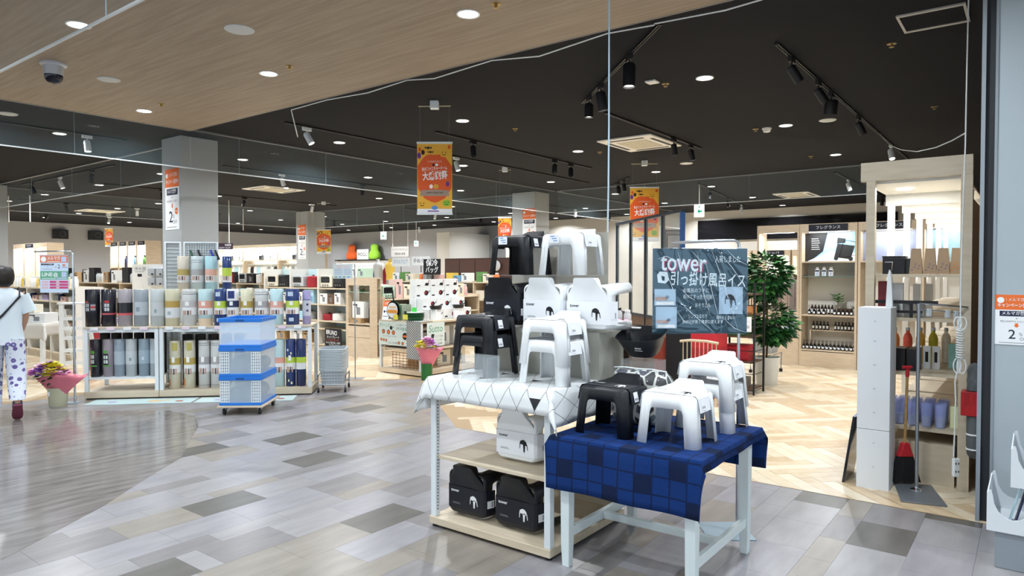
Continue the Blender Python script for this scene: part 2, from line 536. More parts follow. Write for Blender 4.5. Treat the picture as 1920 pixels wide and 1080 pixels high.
# ---- lamps in the ceiling
RING = mat('lamp_ring', '#E6E6E4', 0.5)
LENS = mat('lamp_lens', '#FFFFFF', 0.4, emit=7.0)
dl_mesh = [None]
def downlight(x, y, z, label, group, watts, color, lit=True):
    t = thing('ceiling_downlight', label, 'downlight', (x, y, z), 0, group)
    if dl_mesh[0] is None:
        dl_mesh[0] = (B().lathe([(0.078, -0.001), (0.094, -0.001), (0.092, -0.010), (0.078, -0.006)], n=24, cap=False).mesh('ring', RING),
                      B().lathe([(0.079, -0.006), (0.05, -0.0085), (0.0, -0.0095)], n=24, cap=False).mesh('lens', LENS))
    obj('ring', dl_mesh[0][0], None, t)
    obj('lens', dl_mesh[0][1], None, t)
    l = bpy.data.lights.new('downlight_lamp', 'AREA')
    l.shape = 'DISK'; l.size = 0.15; l.energy = watts; l.color = color; l.spread = R(150)
    lo = bpy.data.objects.new('downlight_lamp', l); COL.objects.link(lo)
    lo.parent = t; lo.location = (0, 0, -0.014)
hall = [(4.118, 8.905), (4.118, 6.235), (2.375, 6.245), (4.118, 3.56), (2.375, 3.56), (2.375, 8.905), (4.118, 0.89), (2.375, 0.89), (0.6, 6.24), (0.6, 3.56), (0.6, 0.89),
        (4.118, -1.8), (2.375, -1.8), (0.6, 8.9), (-1.2, 6.24), (-1.2, 3.56), (-1.2, 0.89), (0.6, -1.8)]
HALLNAMES = {0: 'lit round downlight nearest the corner of the wood ceiling', 1: 'lit round downlight in the middle of the wood ceiling', 2: 'lit round downlight beyond the glass barrier on the wood ceiling'}
for i, (x, y) in enumerate(hall):
    downlight(x, y, ZC-0.03, HALLNAMES.get(i, 'round downlight in the wood ceiling outside the picture, %s of the rest' % ORD[i-3]), 'downlights of the wood ceiling', LAMP_HALL, COL_HALL)
gx = [4.1, 7.05, 10.0, 13.0, 16.0, 19.0, 21.8]
gy = [2.81, 6.2, 8.78, 11.5, 14.5, 17.5, 20.8, 23.5, 26.5, 29.5]
XN = ['nearest', 'second', 'third', 'fourth', 'fifth', 'sixth', 'seventh']
for iy, y in enumerate(gy):
    for ix, x in enumerate(gx):
        if x < 5 and y < 9.7: continue
        if y < 4 and ix >= 5: continue
        nm = 'round downlight in the black ceiling, %s row from the entrance, %s across' % (ORD[iy], XN[ix])
        downlight(x, y, ZC, nm, 'downlights of the black ceiling', LAMP_STORE * (1.3 if y > 22 else 1.0), COL_STORE)

def round_plate(x, y, z, r, label, name='ceiling_speaker', cat='ceiling speaker', m=None, h=0.012):
    tag(obj(name, B().lathe([(r, 0), (r, -h*0.5), (r*0.9, -h), (0, -h)], n=24, cap=False), m or mat('speaker_white', '#C9CCCB', 0.6), None, (x, y, z), smooth=40), label, cat)
round_plate(3.23, 5.3, ZC-0.03, 0.12, 'large unlit round ceiling speaker on the wood ceiling')
round_plate(3.228, 7.75, ZC-0.03, 0.11, 'unlit round ceiling speaker near the dome camera')
round_plate(10.0, 2.265, ZC, 0.11, 'unlit round ceiling speaker beside a downlight on the black ceiling')
round_plate(12.33, 5.26, ZC, 0.12, 'unlit round ceiling speaker beyond the air conditioner panel')
round_plate(3.19, 10.6, ZC, 0.11, 'unlit round ceiling speaker behind the glass at upper left')
BRASS = mat('brass_sprinkler', '#A98F55', 0.35, 0.8)
for i, (x, y, z, lb) in enumerate([(4.096, 5.849, ZC-0.03, 'brass sprinkler beside the middle downlight of the wood ceiling'),
                       (4.075, 8.383, ZC-0.03, 'brass sprinkler beside the corner downlight of the wood ceiling'),
                       (4.099, 3.268, ZC-0.03, 'brass sprinkler at the top edge of the wood ceiling'),
                       (7.024, 1.062, ZC, 'brass sprinkler near the square ceiling hatch'), (9.996, 1.034, ZC, 'brass sprinkler above the tall open shelf'),
                       (7.017, 3.238, ZC, 'brass sprinkler beside the white square sensor'), (10.006, 3.227, ZC, 'brass sprinkler left of the smoke detector'),
                       (12.93, 3.2, ZC, 'brass sprinkler far along the black ceiling'), (7.9, 5.95, ZC, 'brass sprinkler right of the banner hanger'),
                       (10.3, 5.95, ZC, 'brass sprinkler beside the air conditioner panel')]):
    tag(obj('sprinkler', B().lathe([(0.04, 0), (0.04, -0.004), (0.012, -0.008), (0.012, -0.03), (0.022, -0.032), (0.0, -0.036)], n=14, cap=False), BRASS, None, (x, y, z)), lb, 'sprinkler', 'ceiling sprinklers')
tag(obj('motion_sensor', B().box(-0.06, -0.06, -0.02, 0.06, 0.06, 0), RING, None, (6.834, 3.307, ZC), bevel=0.006), 'small white square sensor on the black ceiling', 'sensor')
tag(obj('smoke_detector', B().lathe([(0.065, 0), (0.065, -0.02), (0.05, -0.024), (0.05, -0.05), (0.04, -0.056), (0, -0.056)], n=20, cap=False), RING, None, (10.036, 2.83+0.25, ZC), smooth=40), 'white round smoke detector between two ceiling lamps', 'smoke detector')
t = thing('dome_camera', 'white dome security camera with dark blue lens on wood ceiling', 'camera', (2.663, 7.594, ZC-0.03))
obj('mount', B().lathe([(0.115, 0), (0.115, -0.018), (0.088, -0.03), (0.083, -0.115), (0.0, -0.115)], n=28, cap=False), mat('camera_silver', '#BFC4CC', 0.3, 0.3), t, smooth=35)
obj('dome', B().lathe([(0.080, -0.116), (0.076, -0.15), (0.055, -0.18), (0.03, -0.194), (0, -0.198)], n=28, cap=False), mat('camera_dome', '#0E1026', 0.08), t, smooth=60)
t = thing('ceiling_hatch', 'square access hatch with pale frame in the black ceiling', 'hatch', (6.52, 0.69, ZC))
FRM = mat('hatch_frame', '#BDB9B2', 0.5)
obj('frame', B().box(-0.24, -0.235, -0.012, -0.20, 0.235, 0).box(0.20, -0.235, -0.012, 0.24, 0.235, 0).box(-0.2, -0.235, -0.012, 0.2, -0.215, 0).box(-0.2, 0.215, -0.012, 0.2, 0.235, 0), FRM, t)
obj('panel', B().box(-0.2, -0.215, -0.006, 0.2, 0.215, -0.001), CEIL, t)
ACW = mat('ac_ivory', '#EFEDE6', 0.5)
ACG = mat('ac_grille', '#DDD6C2', 0.6)
def aircon(x0, y0, x1, y1, label):
    t = thing('ceiling_air_conditioner', label, 'air conditioner', ((x0+x1)/2, (y0+y1)/2, ZC), 0, 'ceiling air conditioner panels')
    w, d = (x1-x0)/2, (y1-y0)/2
    obj('panel', B().box(-w, -d, -0.03, w, d, 0), ACW, t, bevel=0.012)
    obj('intake_grille', B().box(-w*0.55, -d*0.55, -0.036, w*0.55, d*0.55, -0.03), ACG, t)
    for i in range(9):
        yy = -d*0.5 + i*d*0.125
        obj('slat', B().box(-w*0.53, yy-0.008, -0.042, w*0.53, yy+0.008, -0.036), ACG, t)
    LV = mat('ac_louvre_dark', '#3A3A38', 0.6)
    for s in (-1, 1):
        obj('louvre', B().box(-w*0.62, s*d*0.80-0.03, -0.034, w*0.62, s*d*0.80+0.03, -0.0302), LV, t)
        obj('louvre', B().box(s*w*0.80-0.03, -d*0.62, -0.034, s*w*0.80+0.03, d*0.62, -0.0302), LV, t)
aircon(9.36, 4.55, 10.48, 5.47, 'ivory square air conditioner panel behind the hanging cord')
aircon(18.4, 4.6, 19.6, 5.5, 'distant ivory air conditioner panel above the fragrance corner')
aircon(9.4, 14.45, 10.55, 15.4, 'ivory air conditioner panel right of the front grey column')
aircon(9.4, 24.3, 10.6, 25.3, 'far ivory air conditioner panel left of the front grey column')

# ---- track rails and spotlights
SPOTLENS = mat('spot_lens', '#FFFDF5', 0.4, emit=9.0)
LENSOFF = mat('spot_lens_off', '#2A2A2C', 0.2)
def track(x0, y0, x1, y1, label):
    a = math.atan2(y1-y0, x1-x0); L = math.hypot(x1-x0, y1-y0)
    t = thing('lighting_track', label, 'lighting track', (x0, y0, ZC), a, 'lighting tracks on the black ceiling')
    obj('rail', B().box(0, -0.017, -0.024, L, -0.006, -0.0).box(0, 0.006, -0.024, L, 0.017, -0.0).box(0, -0.006, -0.01, L, 0.006, -0.0), DARKMETAL, t)
    obj('end_cap', B().box(-0.012, -0.018, -0.026, 0.0, 0.018, 0), DARKMETAL, t)
def spot(x, y, az, tilt, label, white=False, lit=True, r=0.045, L=0.14, along=0.0, watts=None):
    """az: heading the head leans towards; tilt: degrees from straight down"""
    m = WHITEMETAL if white else DARKMETAL
    t = thing('track_spotlight', label, 'spotlight', (x, y, ZC-0.0245), 0, 'spotlights on the ceiling tracks')
    ca, sa = math.cos(along), math.sin(along)
    obj('adaptor', B().box(-0.07, -0.018, -0.045, 0.07, 0.018, 0).xf(Matrix.Rotation(along, 4, 'Z')), m, t, bevel=0.004)
    obj('stem', B().cyl(0, 0, -0.10, -0.045, 0.009, 8), m, t)
    M_ = Matrix.Translation((0, 0, -0.105)) @ Matrix.Rotation(az, 4, 'Z') @ Matrix.Rotation(-R(tilt), 4, 'Y')
    obj('head', B().lathe([(0.0, 0.03), (r*0.8, 0.03), (r, 0.01), (r, -L), (r*0.86, -L), (r*0.8, -L+0.025)], n=18, cap=False).xf(M_), m, t, smooth=40)
    obj('lens', B().lathe([(r*0.82, -L+0.02), (0, -L+0.012)], n=18, cap=False).xf(M_), SPOTLENS if lit else LENSOFF, t)
    if lit:
        l = bpy.data.lights.new('spot_lamp', 'SPOT')
        l.energy = (watts or LAMP_SPOT)*4; l.spot_size = R(60); l.spot_blend = 0.6; l.shadow_soft_size = 0.04; l.color = COL_STORE
        lo = bpy.data.objects.new('spot_lamp', l); COL.objects.link(lo); lo.parent = t
        d = (M_.to_3x3() @ Vector((0, 0, -1)))
        lo.location = M_ @ Vector((0, 0, -L-0.005)); lo.rotation_euler = d.to_track_quat('-Z', 'Y').to_euler()
track(6.36, 1.87, 14.2, 1.87, 'long lighting track leading to the tall open shelf')
spot(6.83, 1.87, R(-45), 35, 'black spotlight at the near end of the right-hand track')
spot(7.83, 1.87, R(-50), 35, 'black spotlight second along the right-hand track')
spot(8.42, 1.87, R(30), 15, 'large dark spotlight pointing away on the right-hand track', lit=False, r=0.07, L=0.13)
spot(9.92, 1.87, R(-45), 30, 'black spotlight fourth along the right-hand track')
spot(12.4, 1.87, R(-150), 25, 'small white glowing spotlight at the far end of the right-hand track', white=True)
track(5.28, 2.49, 7.15, 4.37, 'slanting lighting track at the top near the hanging cord')
spot(5.84, 3.06, R(200), 5, 'large black spotlight highest on the slanting track', r=0.06, L=0.19, along=R(45))
spot(6.56, 3.78, R(-30), 12, 'black spotlight in the middle of the slanting track', r=0.055, L=0.17, along=R(45))
spot(6.93, 4.15, R(200), 3, 'small black spotlight lowest on the slanting track', r=0.05, L=0.13, along=R(45))
track(7.78, 4.41, 10.92, 4.41, 'lighting track along the ivory air conditioner panel')
spot(9.86, 4.41, R(-30), 10, 'first black spotlight on the track by the air conditioner')
spot(10.51, 4.41, R(-60), 12, 'second black spotlight on the track by the air conditioner')
track(5.64, 8.15, 13.62, 8.15, 'longest lighting track passing behind the orange sale banner')
spot(5.98, 8.15, R(-60), 30, 'white spotlight at the near end of the longest track', white=True)
spot(9.1, 8.15, R(-80), 18, 'white spotlight right of the orange sale banner', white=True)
track(7.34, 6.96, 11.72, 6.96, 'lighting track in front of the longest track')
spot(8.16, 6.96, R(-120), 10, 'black unlit spotlight beside the orange sale banner', lit=False)
spot(10.43, 6.96, R(-160), 8, 'left one of two black unlit spotlights near the track end', lit=False)
spot(10.97, 6.96, R(-140), 8, 'right one of two black unlit spotlights near the track end', lit=False)
track(13.3, 6.98, 14.25, 7.85, 'short slanting lighting track beneath the glass barrier')
spot(13.6, 7.25, R(-60), 8, 'left black spotlight on the short slanting track', along=R(45))
spot(13.9, 7.55, R(-60), 8, 'right black spotlight on the short slanting track', along=R(45), lit=False)
# farther tracks: every run with its own lamps
rs = random.Random(3)
far_tracks = [(15.2, 3.3, 21.5, 3.3, 'over the fragrance corner'), (15.2, 6.2, 21.5, 7.2, 'in front of the dark window band'), (15.3, 11.8, 22.0, 11.8, 'beyond the third column'),
              (7.2, 12.4, 13.6, 12.4, 'above the toaster shelf'), (7.0, 17.1, 13.6, 17.1, 'above the kitchen gift boxes'), (5.9, 14.0, 5.9, 18.8, 'beside the front column'),
              (15.4, 16.0, 22.5, 16.0, 'near the cooler bag display'), (16.0, 22.0, 23.0, 22.0, 'before the cushion display'), (7.0, 22.6, 13.0, 22.6, 'above the kitchen mats'),
              (2.0, 13.2, 2.0, 18.5, 'over the shopper'), (0.8, 11.2, 4.9, 11.2, 'behind the glass at upper left'), (8.0, 27.0, 14.0, 27.0, 'before the far grey wall')]
for k, (x0, y0, x1, y1, where) in enumerate(far_tracks):
    track(x0, y0, x1, y1, 'black lighting track ' + where)
    L = math.hypot(x1-x0, y1-y0); n = 3
    for i in range(n):
        f = (i+0.6)/n
        spot(x0+(x1-x0)*f, y0+(y1-y0)*f, rs.uniform(-PI, PI), rs.uniform(8, 25), '%s %s spotlight on the track %s' % (ORD[i], 'white' if (i+k) % 3 == 0 else 'black', where),
             white=(i+k) % 3 == 0, lit=(i+k) % 2 == 0, along=math.atan2(y1-y0, x1-x0))

# ================================================================ foreground: bath stools on two tables
class NT:
    """tiny helper for building node maths"""
    def __init__(self, name, rough=0.6, spec=0.4):
        self.m = bpy.data.materials.new(name); self.m.use_nodes = True
        self.t = self.m.node_tree; self.b = self.t.nodes['Principled BSDF']
        self.b.inputs['Roughness'].default_value = rough
        self.b.inputs['Specular IOR Level'].default_value = spec
    def n(self, typ): return self.t.nodes.new(typ)
    def l(self, a, b): self.t.links.new(a, b)
    def math(self, op, a, b=None, c=None):
        nd = self.n('ShaderNodeMath'); nd.operation = op
        for i, v in enumerate((a, b, c)):
            if v is None: continue
            if isinstance(v, (int, float)): nd.inputs[i].default_value = v
            else: self.l(v, nd.inputs[i])
        return nd.outputs[0]
    def uv(self):
        tc = self.n('ShaderNodeTexCoord'); sp = self.n('ShaderNodeSeparateXYZ')
        self.l(tc.outputs['UV'], sp.inputs[0])
        return sp.outputs[0], sp.outputs[1]
    def mix(self, f, a, b):
        nd = self.n('ShaderNodeMixRGB')
        self.l(f, nd.inputs[0])
        for i, v in ((1, a), (2, b)):
            if isinstance(v, tuple): nd.inputs[i].default_value = v
            else: self.l(v, nd.inputs[i])
        return nd.outputs[0]

def plaid_material():
    k = NT('blue_plaid_cloth', 0.85, 0.2)
    u, v = k.uv()
    s = 1/0.088
    us, vs = k.math('MULTIPLY', u, s), k.math('MULTIPLY', v, s)
    iu, iv = k.math('FLOOR', us), k.math('FLOOR', vs)
    fu, fv = k.math('FRACT', us), k.math('FRACT', vs)
    eu = k.math('LESS_THAN', fu, 0.10); ev = k.math('LESS_THAN', fv, 0.10)
    line = k.math('MAXIMUM', eu, ev)
    cell = k.math('MODULO', k.math('ADD', k.math('ADD', iu, k.math('MULTIPLY', iv, 3.0)), 400.0), 5.0)
    dark = k.math('LESS_THAN', cell, 0.5)
    mid = k.math('COMPARE', cell, 2.0, 0.3)
    nz = k.n('ShaderNodeTexNoise'); nz.inputs['Scale'].default_value = 40
    base = k.mix(nz.outputs['Fac'], lin('#08295F'), lin('#0F3574'))
    base = k.mix(k.math('MULTIPLY', mid, 0.45), base, lin('#0C2C62'))
    base = k.mix(dark, base, lin('#0D1D3E'))
    base = k.mix(k.math('MULTIPLY', line, 0.8), base, lin('#0A1A3C'))
    k.l(base, k.b.inputs['Base Color'])
    return k.m
def triangle_material():
    k = NT('white_triangle_vinyl', 0.3, 0.5)
    u, v = k.uv()
    p = 0.125
    a = k.math('MULTIPLY', v, 1/(p*0.866))
    b1 = k.math('ADD', k.math('MULTIPLY', u, 1/p), k.math('MULTIPLY', a, 0.5))
    b2 = k.math('SUBTRACT', k.math('MULTIPLY', u, 1/p), k.math('MULTIPLY', a, 0.5))
    lines = None
    for q, w in ((b1, 0.018), (b2, 0.018)):
        f = k.math('FRACT', q)
        e = k.math('LESS_THAN', k.math('MINIMUM', f, k.math('SUBTRACT', 1.0, f)), w)
        lines = e if lines is None else k.math('MAXIMUM', lines, e)
    f = k.math('FRACT', a)
    ia, i1, i2 = k.math('FLOOR', a), k.math('FLOOR', b1), k.math('FLOOR', b2)
    cb = k.n('ShaderNodeCombineXYZ'); k.l(i1, cb.inputs[1]); k.l(i2, cb.inputs[2])
    wn = k.n('ShaderNodeTexWhiteNoise'); wn.noise_dimensions = '3D'; k.l(cb.outputs[0], wn.inputs['Vector'])
    f1 = k.math('FRACT', b1); f2 = k.math('FRACT', b2)
    up = k.math('LESS_THAN', k.math('ADD', f1, k.math('SUBTRACT', 1.0, f2)), 0.62)
    fill = k.math('MULTIPLY', k.math('GREATER_THAN', wn.outputs['Value'], 0.86), up)
    col = k.mix(k.math('MULTIPLY', lines, 0.75), lin('#ECF0F2'), lin('#4A4F55'))
    col = k.mix(fill, col, lin('#15171B'))
    k.l(col, k.b.inputs['Base Color'])
    return k.m

def drape(name, W, D, F, Bk, L, Rr, material, parent=None, loc=(0, 0, 0), rz=0.0, step=0.03, flare=0.32, wave=0.006, uv_off=(0.0, 0.0)):
    """cloth lying on a W x D table top and hanging F/Bk/L/Rr over its edges"""
    def axis(n0, length, n1):
        pts = []
        k = max(1, int(n0/step))
        pts += [-n0 + n0*i/k for i in range(k)]
        k = max(1, int(length/step))
        pts += [length*i/k for i in range(k)]
        k = max(1, int(n1/step))
        pts += [length + n1*i/k for i in range(k+1)]
        return pts
    xs, ys = axis(L, W, Rr), axis(F, D, Bk)
    verts, uvs = [], []
    def hang(d): return d
    for y in ys:
        for x in xs:
            dx = -x if x < 0 else (x-W if x > W else 0.0)
            dy = -y if y < 0 else (y-D if y > D else 0.0)
            sx = -1 if x < 0 else 1
            sy = -1 if y < 0 else 1
            px, py = min(max(x, 0), W), min(max(y, 0), D)
            if dx > 0 and dy > 0:
                h = math.hypot(dx, dy); a = math.atan2(dy, dx)
                o = 0.012 + h*flare*math.sin(2*a)
                px += sx*o*math.cos(a)*1.1; py += sy*o*math.sin(a)*1.1
                z = -h*math.sqrt(max(0.1, 1-(flare*math.sin(2*a))**2))
            elif dx > 0:
                o = 0.012*min(1, dx/0.02) + wave*math.sin(y*17)*min(1, dx*8) + dx*0.04
                px += sx*o; z = -dx
            elif dy > 0:
                o = 0.012*min(1, dy/0.02) + wave*math.sin(x*15+1)*min(1, dy*8) + dy*0.04
                py += sy*o; z = -dy
            else: z = 0.0
            verts.append((px - W/2, py, z)); uvs.append((x+uv_off[0], y+uv_off[1]))
    n = len(xs); faces = []
    for j in range(len(ys)-1):
        for i in range(n-1):
            faces.append((j*n+i, j*n+i+1, (j+1)*n+i+1, (j+1)*n+i))
    me = bpy.data.meshes.new(name); me.from_pydata(verts, [], faces)
    me.materials.append(material)
    ul = me.uv_layers.new(name='UVMap')
    for lp in me.loops: ul.data[lp.index].uv = uvs[lp.vertex_index]
    o = obj(name, me, None, parent, loc, rz, smooth=60)
    md = o.modifiers.new('thickness', 'SOLIDIFY'); md.thickness = 0.0025; md.offset = 1
    return o

# ---- the stool itself: local front is -y, the narrow neck of the seat points to +y
SH, SW, SD = 0.252, 0.292, 0.262           # seat height, seat width, seat depth (without neck)
def ring_pts(a, b, r):
    """points around a rounded rectangle with side tags; starts on the front (-y) side going +x"""
    lf, rf = 0.115, 0.075
    fr = [0.0, lf, lf+rf*0.25, lf+rf, 0.5, 1-lf-rf, 1-lf-rf*0.25, 1-lf]
    out = []
    corners = [(a-r, -b+r, -PI/2), (a-r, b-r, 0), (-a+r, b-r, PI/2), (-a+r, -b+r, PI)]
    sides = [((-a+r, -b), (a-r, -b)), ((a, -b+r), (a, b-r)), ((a-r, b), (-a+r, b)), ((-a, b-r), (-a, -b+r))]
    for s in range(4):
        (x0, y0), (x1, y1) = sides[s]
        for k, f in enumerate(fr):
            out.append((x0+(x1-x0)*f, y0+(y1-y0)*f, s, k))
        cx, cy, a0 = corners[s]
        for k in range(4):
            t = a0 + (PI/2)*k/4
            out.append((cx+r*math.cos(t), cy+r*math.sin(t), s, 10+k))
    return out
def stool_shell():
    top_z = SH-0.014
    T = ring_pts(SW/2, SD/2, 0.040)
    T2 = ring_pts(SW/2-0.012, SD/2-0.012, 0.032)
    Bm = ring_pts(SW/2+0.020, SD/2+0.016, 0.034)
    n = len(T); b = B(); idx = {}
    def V(p):
        k = (round(p[0], 5), round(p[1], 5), round(p[2], 5))
        if k not in idx: idx[k] = len(b.v); b.v.append(p)
        return idx[k]
    def at(i, z):
        f = (top_z - z)/top_z
        return (T[i][0]+(Bm[i][0]-T[i][0])*f, T[i][1]+(Bm[i][1]-T[i][1])*f, z)
    za = {0: 0.184, 1: 0.182, 2: 0.215, 3: 0.182}
    rr = 0.024
    for i in range(n):
        j = (i+1) % n
        b.face((V((T2[i][0], T2[i][1], SH-0.002)), V(at(i, top_z)), V(at(j, top_z)), V((T2[j][0], T2[j][1], SH-0.002))))
        s, k = T[i][2], T[i][3]
        A = za[s]
        zb = {1: A-rr, 2: A-rr*0.28, 3: A, 4: A, 5: A, 6: A-rr*0.28, 7: A-rr}
        if 1 <= k <= 6:      # arch segments
            b.face((V(at(i, top_z)), V(at(i, zb[k])), V(at(j, zb[k+1])), V(at(j, top_z))))
        else:                # leg segments
            b.face((V(at(i, top_z)), V(at(i, A-rr)), V(at(j, A-rr)), V(at(j, top_z))))
            b.face((V(at(i, A-rr)), V(at(i, 0.0)), V(at(j, 0.0)), V(at(j, A-rr))))
    return b
def seat_plate():
    a, d = SW/2-0.010, SD/2-0.010
    pl = [(-a+0.03, -d), (a-0.03, -d), (a-0.008, -d+0.008), (a, -d+0.03), (a, d-0.065), (a-0.012, d-0.038), (0.085, d+0.012), (0.076, d+0.040), (0.064, d+0.052),
          (-0.064, d+0.052), (-0.076, d+0.040), (-0.085, d+0.012), (-a+0.012, d-0.038), (-a, d-0.065), (-a, -d+0.03), (-a+0.008, -d+0.008)]
    b = B(); n = len(pl)
    c0 = len(b.v)
    def hgt(x, y):
        t = max(0, (y - 0.038)/0.135)
        return SH + 0.045*t*t - 0.006*max(0, 1-(x/0.11)**2)*max(0, 1-((y+0.02)/0.11)**2)
    rings = [1.0, 0.93, 0.66, 0.33]
    cx, cy = 0, 0.0
    for q, s in enumerate(rings):
        for x, y in pl:
            xx, yy = cx+(x-cx)*s, cy+(y-cy)*s
            b.v.append((xx, yy, hgt(xx, yy) - (0.005 if q == 0 else 0)))
    b.v.append((0, 0, hgt(0, 0)))
    for q in range(len(rings)-1):
        for i in range(n):
            j = (i+1) % n
            b.face((q*n+i, q*n+j, (q+1)*n+j, (q+1)*n+i))
    q = len(rings)-1
    for i in range(n):
        b.face((q*n+i, q*n+(i+1) % n, len(b.v)-1))
    o = len(b.v)
    for x, y in pl: b.v.append((x, y, SH-0.018))
    for i in range(n):
        j = (i+1) % n
        b.face((o+i, o+j, j, i))
    b.face([o+i for i in reversed(range(n))])
    return b
STOOLW = mat('stool_white', '#F2F5F7', 0.32, var=0.01)
STOOLB = mat('stool_black', '#15171C', 0.42, var=0.05, scale=60)
SLEEVEW = mat('sleeve_white', '#EEF1F6', 0.55)
SLEEVEB = mat('sleeve_black', '#10141F', 0.55)
SIDEPIC = mat('sleeve_side_photo', '#A9A8B4', 0.6)
shell_mesh = {}; seat_mesh = {}
def icon(b, x, y, s, m, put):
    """little stool silhouette; put(px, py) -> 3d point"""
    P = lambda pts: b.add([put(x+px*s, y+py*s) for px, py in pts], [tuple(range(len(pts)))], m)
    P([(-0.5, 0.15), (0.45, 0.0), (0.38, 0.35), (0.15, 0.55), (-0.1, 0.6), (-0.42, 0.45)])
    P([(-0.5, 0.2), (-0.5, -0.35), (-0.43, -0.35), (-0.40, 0.2)])
    P([(0.36, 0.2), (0.5, -0.45), (0.58, -0.45), (0.48, 0.15)])
    P([(-0.06, 0.15), (0.0, -0.7), (0.16, -0.7), (0.24, 0.15)])
def make_stool(kind, label, loc, rz, lying=False, sleeve=True, group='bath stools on the display tables', tagged=False, name='bath_stool'):
    m, sm, ink = (STOOLW, SLEEVEW, INK) if kind == 'white' else (STOOLB, SLEEVEB, PAPER)
    t = thing(name, label, 'stool', loc, rz, group)
    if kind not in shell_mesh:
        shell_mesh[kind] = stool_shell().mesh('leg_shell', m)
        seat_mesh[kind] = seat_plate().mesh('seat', m)
        for me in (shell_mesh[kind], seat_mesh[kind]):
            me.polygons.foreach_set('use_smooth', [True]*len(me.polygons)); me.set_sharp_from_angle(angle=R(50))
    def place(o):
        if lying:
            o.rotation_euler = (R(90), 0, 0); o.location = (0, SH, SD/2+0.018)
        return o
    o = place(obj('leg_shell', shell_mesh[kind], None, t))
    md = o.modifiers.new('thickness', 'SOLIDIFY'); md.thickness = 0.005; md.offset = -1
    place(obj('seat', seat_mesh[kind], None, t))
    if sleeve:
        b = B()
        z = SH + 0.0016
        y0, y1 = -SD/2+0.030, 0.035
        a = SW/2
        # over the seat, bent down both flanks
        pts = [(-a-0.017, 0.172), (-a-0.0035, SH-0.012), (-a+0.010, z), (a-0.010, z), (a+0.0035, SH-0.012), (a+0.017, 0.172)]
        for (xa, za_), (xb, zb_) in zip(pts[:-1], pts[1:]):
            b.add([(xa, y0, za_), (xb, y0, zb_), (xb, y1, zb_), (xa, y1, za_)], [(0, 1, 2, 3)], 0)
        s_ = place(obj('paper_sleeve', b, [sm], t))
        b = B()
        put = lambda px, py: (px, py, z+0.0007)
        icon(b, 0.062, (y0+y1)/2-0.004, 0.056, 0, put)
        vs, fs = text_mesh('tower', 0.02)
        b.add([(v[0]*0.026-0.085, v[1]*0.026+y1-0.028, z+0.0007) for v in vs], fs, 0)
        for q in range(2):
            b.add([(-0.105, y0+0.034-q*0.006, z+0.0007), (-0.05+q*0.008, y0+0.034-q*0.006, z+0.0007), (-0.05+q*0.008, y0+0.0365-q*0.006, z+0.0007), (-0.105, y0+0.0365-q*0.006, z+0.0007)], [(0, 1, 2, 3)], 1)
        obj('sleeve_print', b, [ink, GREYINK], s_)
        if not lying: pass
        b = B()
        x_ = lambda zz: a+0.0045+(SH-0.012-zz)*0.21
        b.add([(x_(0.235), -0.07, 0.232), (x_(0.18), -0.07, 0.182), (x_(0.18), -0.025, 0.182), (x_(0.235), -0.025, 0.232)], [(0, 1, 2, 3)], 0)
        b.add([(x_(0.235)+0.0006, -0.064, 0.226), (x_(0.19)+0.0006, -0.064, 0.190), (x_(0.19)+0.0006, -0.031, 0.190), (x_(0.235)+0.0006, -0.031, 0.226)], [(0, 1, 2, 3)], 1)
        obj('side_photo_label', b, [PAPER, SIDEPIC], s_)
    if tagged:
        b = B()
        b.box(-0.075, -SD/2-0.0105, 0.195, -0.005, -SD/2-0.0085, 0.245, 0)
        for q, (x0, x1) in enumerate(((-0.065, -0.035), (-0.055, -0.02), (-0.045, -0.015))):
            b.box(x0, -SD/2-0.011, 0.233-q*0.014, x1, -SD/2-0.0104, 0.238-q*0.014, 1)
        obj('price_label', b, [PAPER, BLUEINK], t)
    return t

# ---- white display rack (faces the hallway)
FX = R(-90)
def W2(x, y, z=0.0, ox=3.03, oy=2.495): return (ox + y, oy - x, z)
t = thing('display_rack', 'white metal rack with pale wood shelves carrying the stacked stools', 'display rack', (3.03, 2.495, 0), FX)
obj('base_board', B().box(-0.445, 0, 0.018, 0.445, 0.84, 0.062), SHELFWOOD, t, bevel=0.003)
for sx in (-1, 1):
    for y in (0.03, 0.80):
        bx = B().box(sx*0.42-0.02, y-0.02, 0.062, sx*0.42+0.02, y+0.02, 0.895)
        p = obj('post', bx, WHITEMETAL, t, bevel=0.003)
        sl = B()
        for k in range(38):
            sl.box(sx*0.42-sx*0.0203-0.0004, y-0.004, 0.10+k*0.02, sx*0.42-sx*0.0203+0.0004, y+0.004, 0.11+k*0.02)
        obj('slot_strip', sl, mat('slot_dark', '#3C4A5E', 0.7), p)
        obj('foot', B().cyl(sx*0.42, y, 0, 0.018, 0.018, 12), DARKMETAL, t)
obj('middle_shelf', B().box(-0.40, 0.03, 0.415, 0.40, 0.80, 0.435), SHELFWOOD, t, bevel=0.002)
obj('back_panel', B().box(-0.40, 0.808, 0.062, 0.40, 0.818, 0.36), SHELFWOOD, t)
obj('cross_rail', B().box(-0.40, 0.785, 0.66, 0.40, 0.805, 0.69), WHITEMETAL, t)
obj('top_board', B().box(-0.445, 0, 0.895, 0.445, 0.84, 0.912), SHELFWOOD, t)
TRI = triangle_material()
tag(drape('tablecloth', 0.90, 0.85, 0.125, 0.10, 0.20, 0.19, TRI, None, (3.025, 2.495, 0.914), FX, flare=0.30), 'white vinyl cloth with black triangle pattern covering the rack', 'tablecloth')
ZR = 0.9172
make_stool('black', 'lower black bath stool of the pair stacked on the triangle cloth', W2(-0.245, 0.30, ZR), FX, sleeve=True)
make_stool('black', 'upper black bath stool of the pair stacked on the triangle cloth', W2(-0.245, 0.30, ZR+0.112), FX)
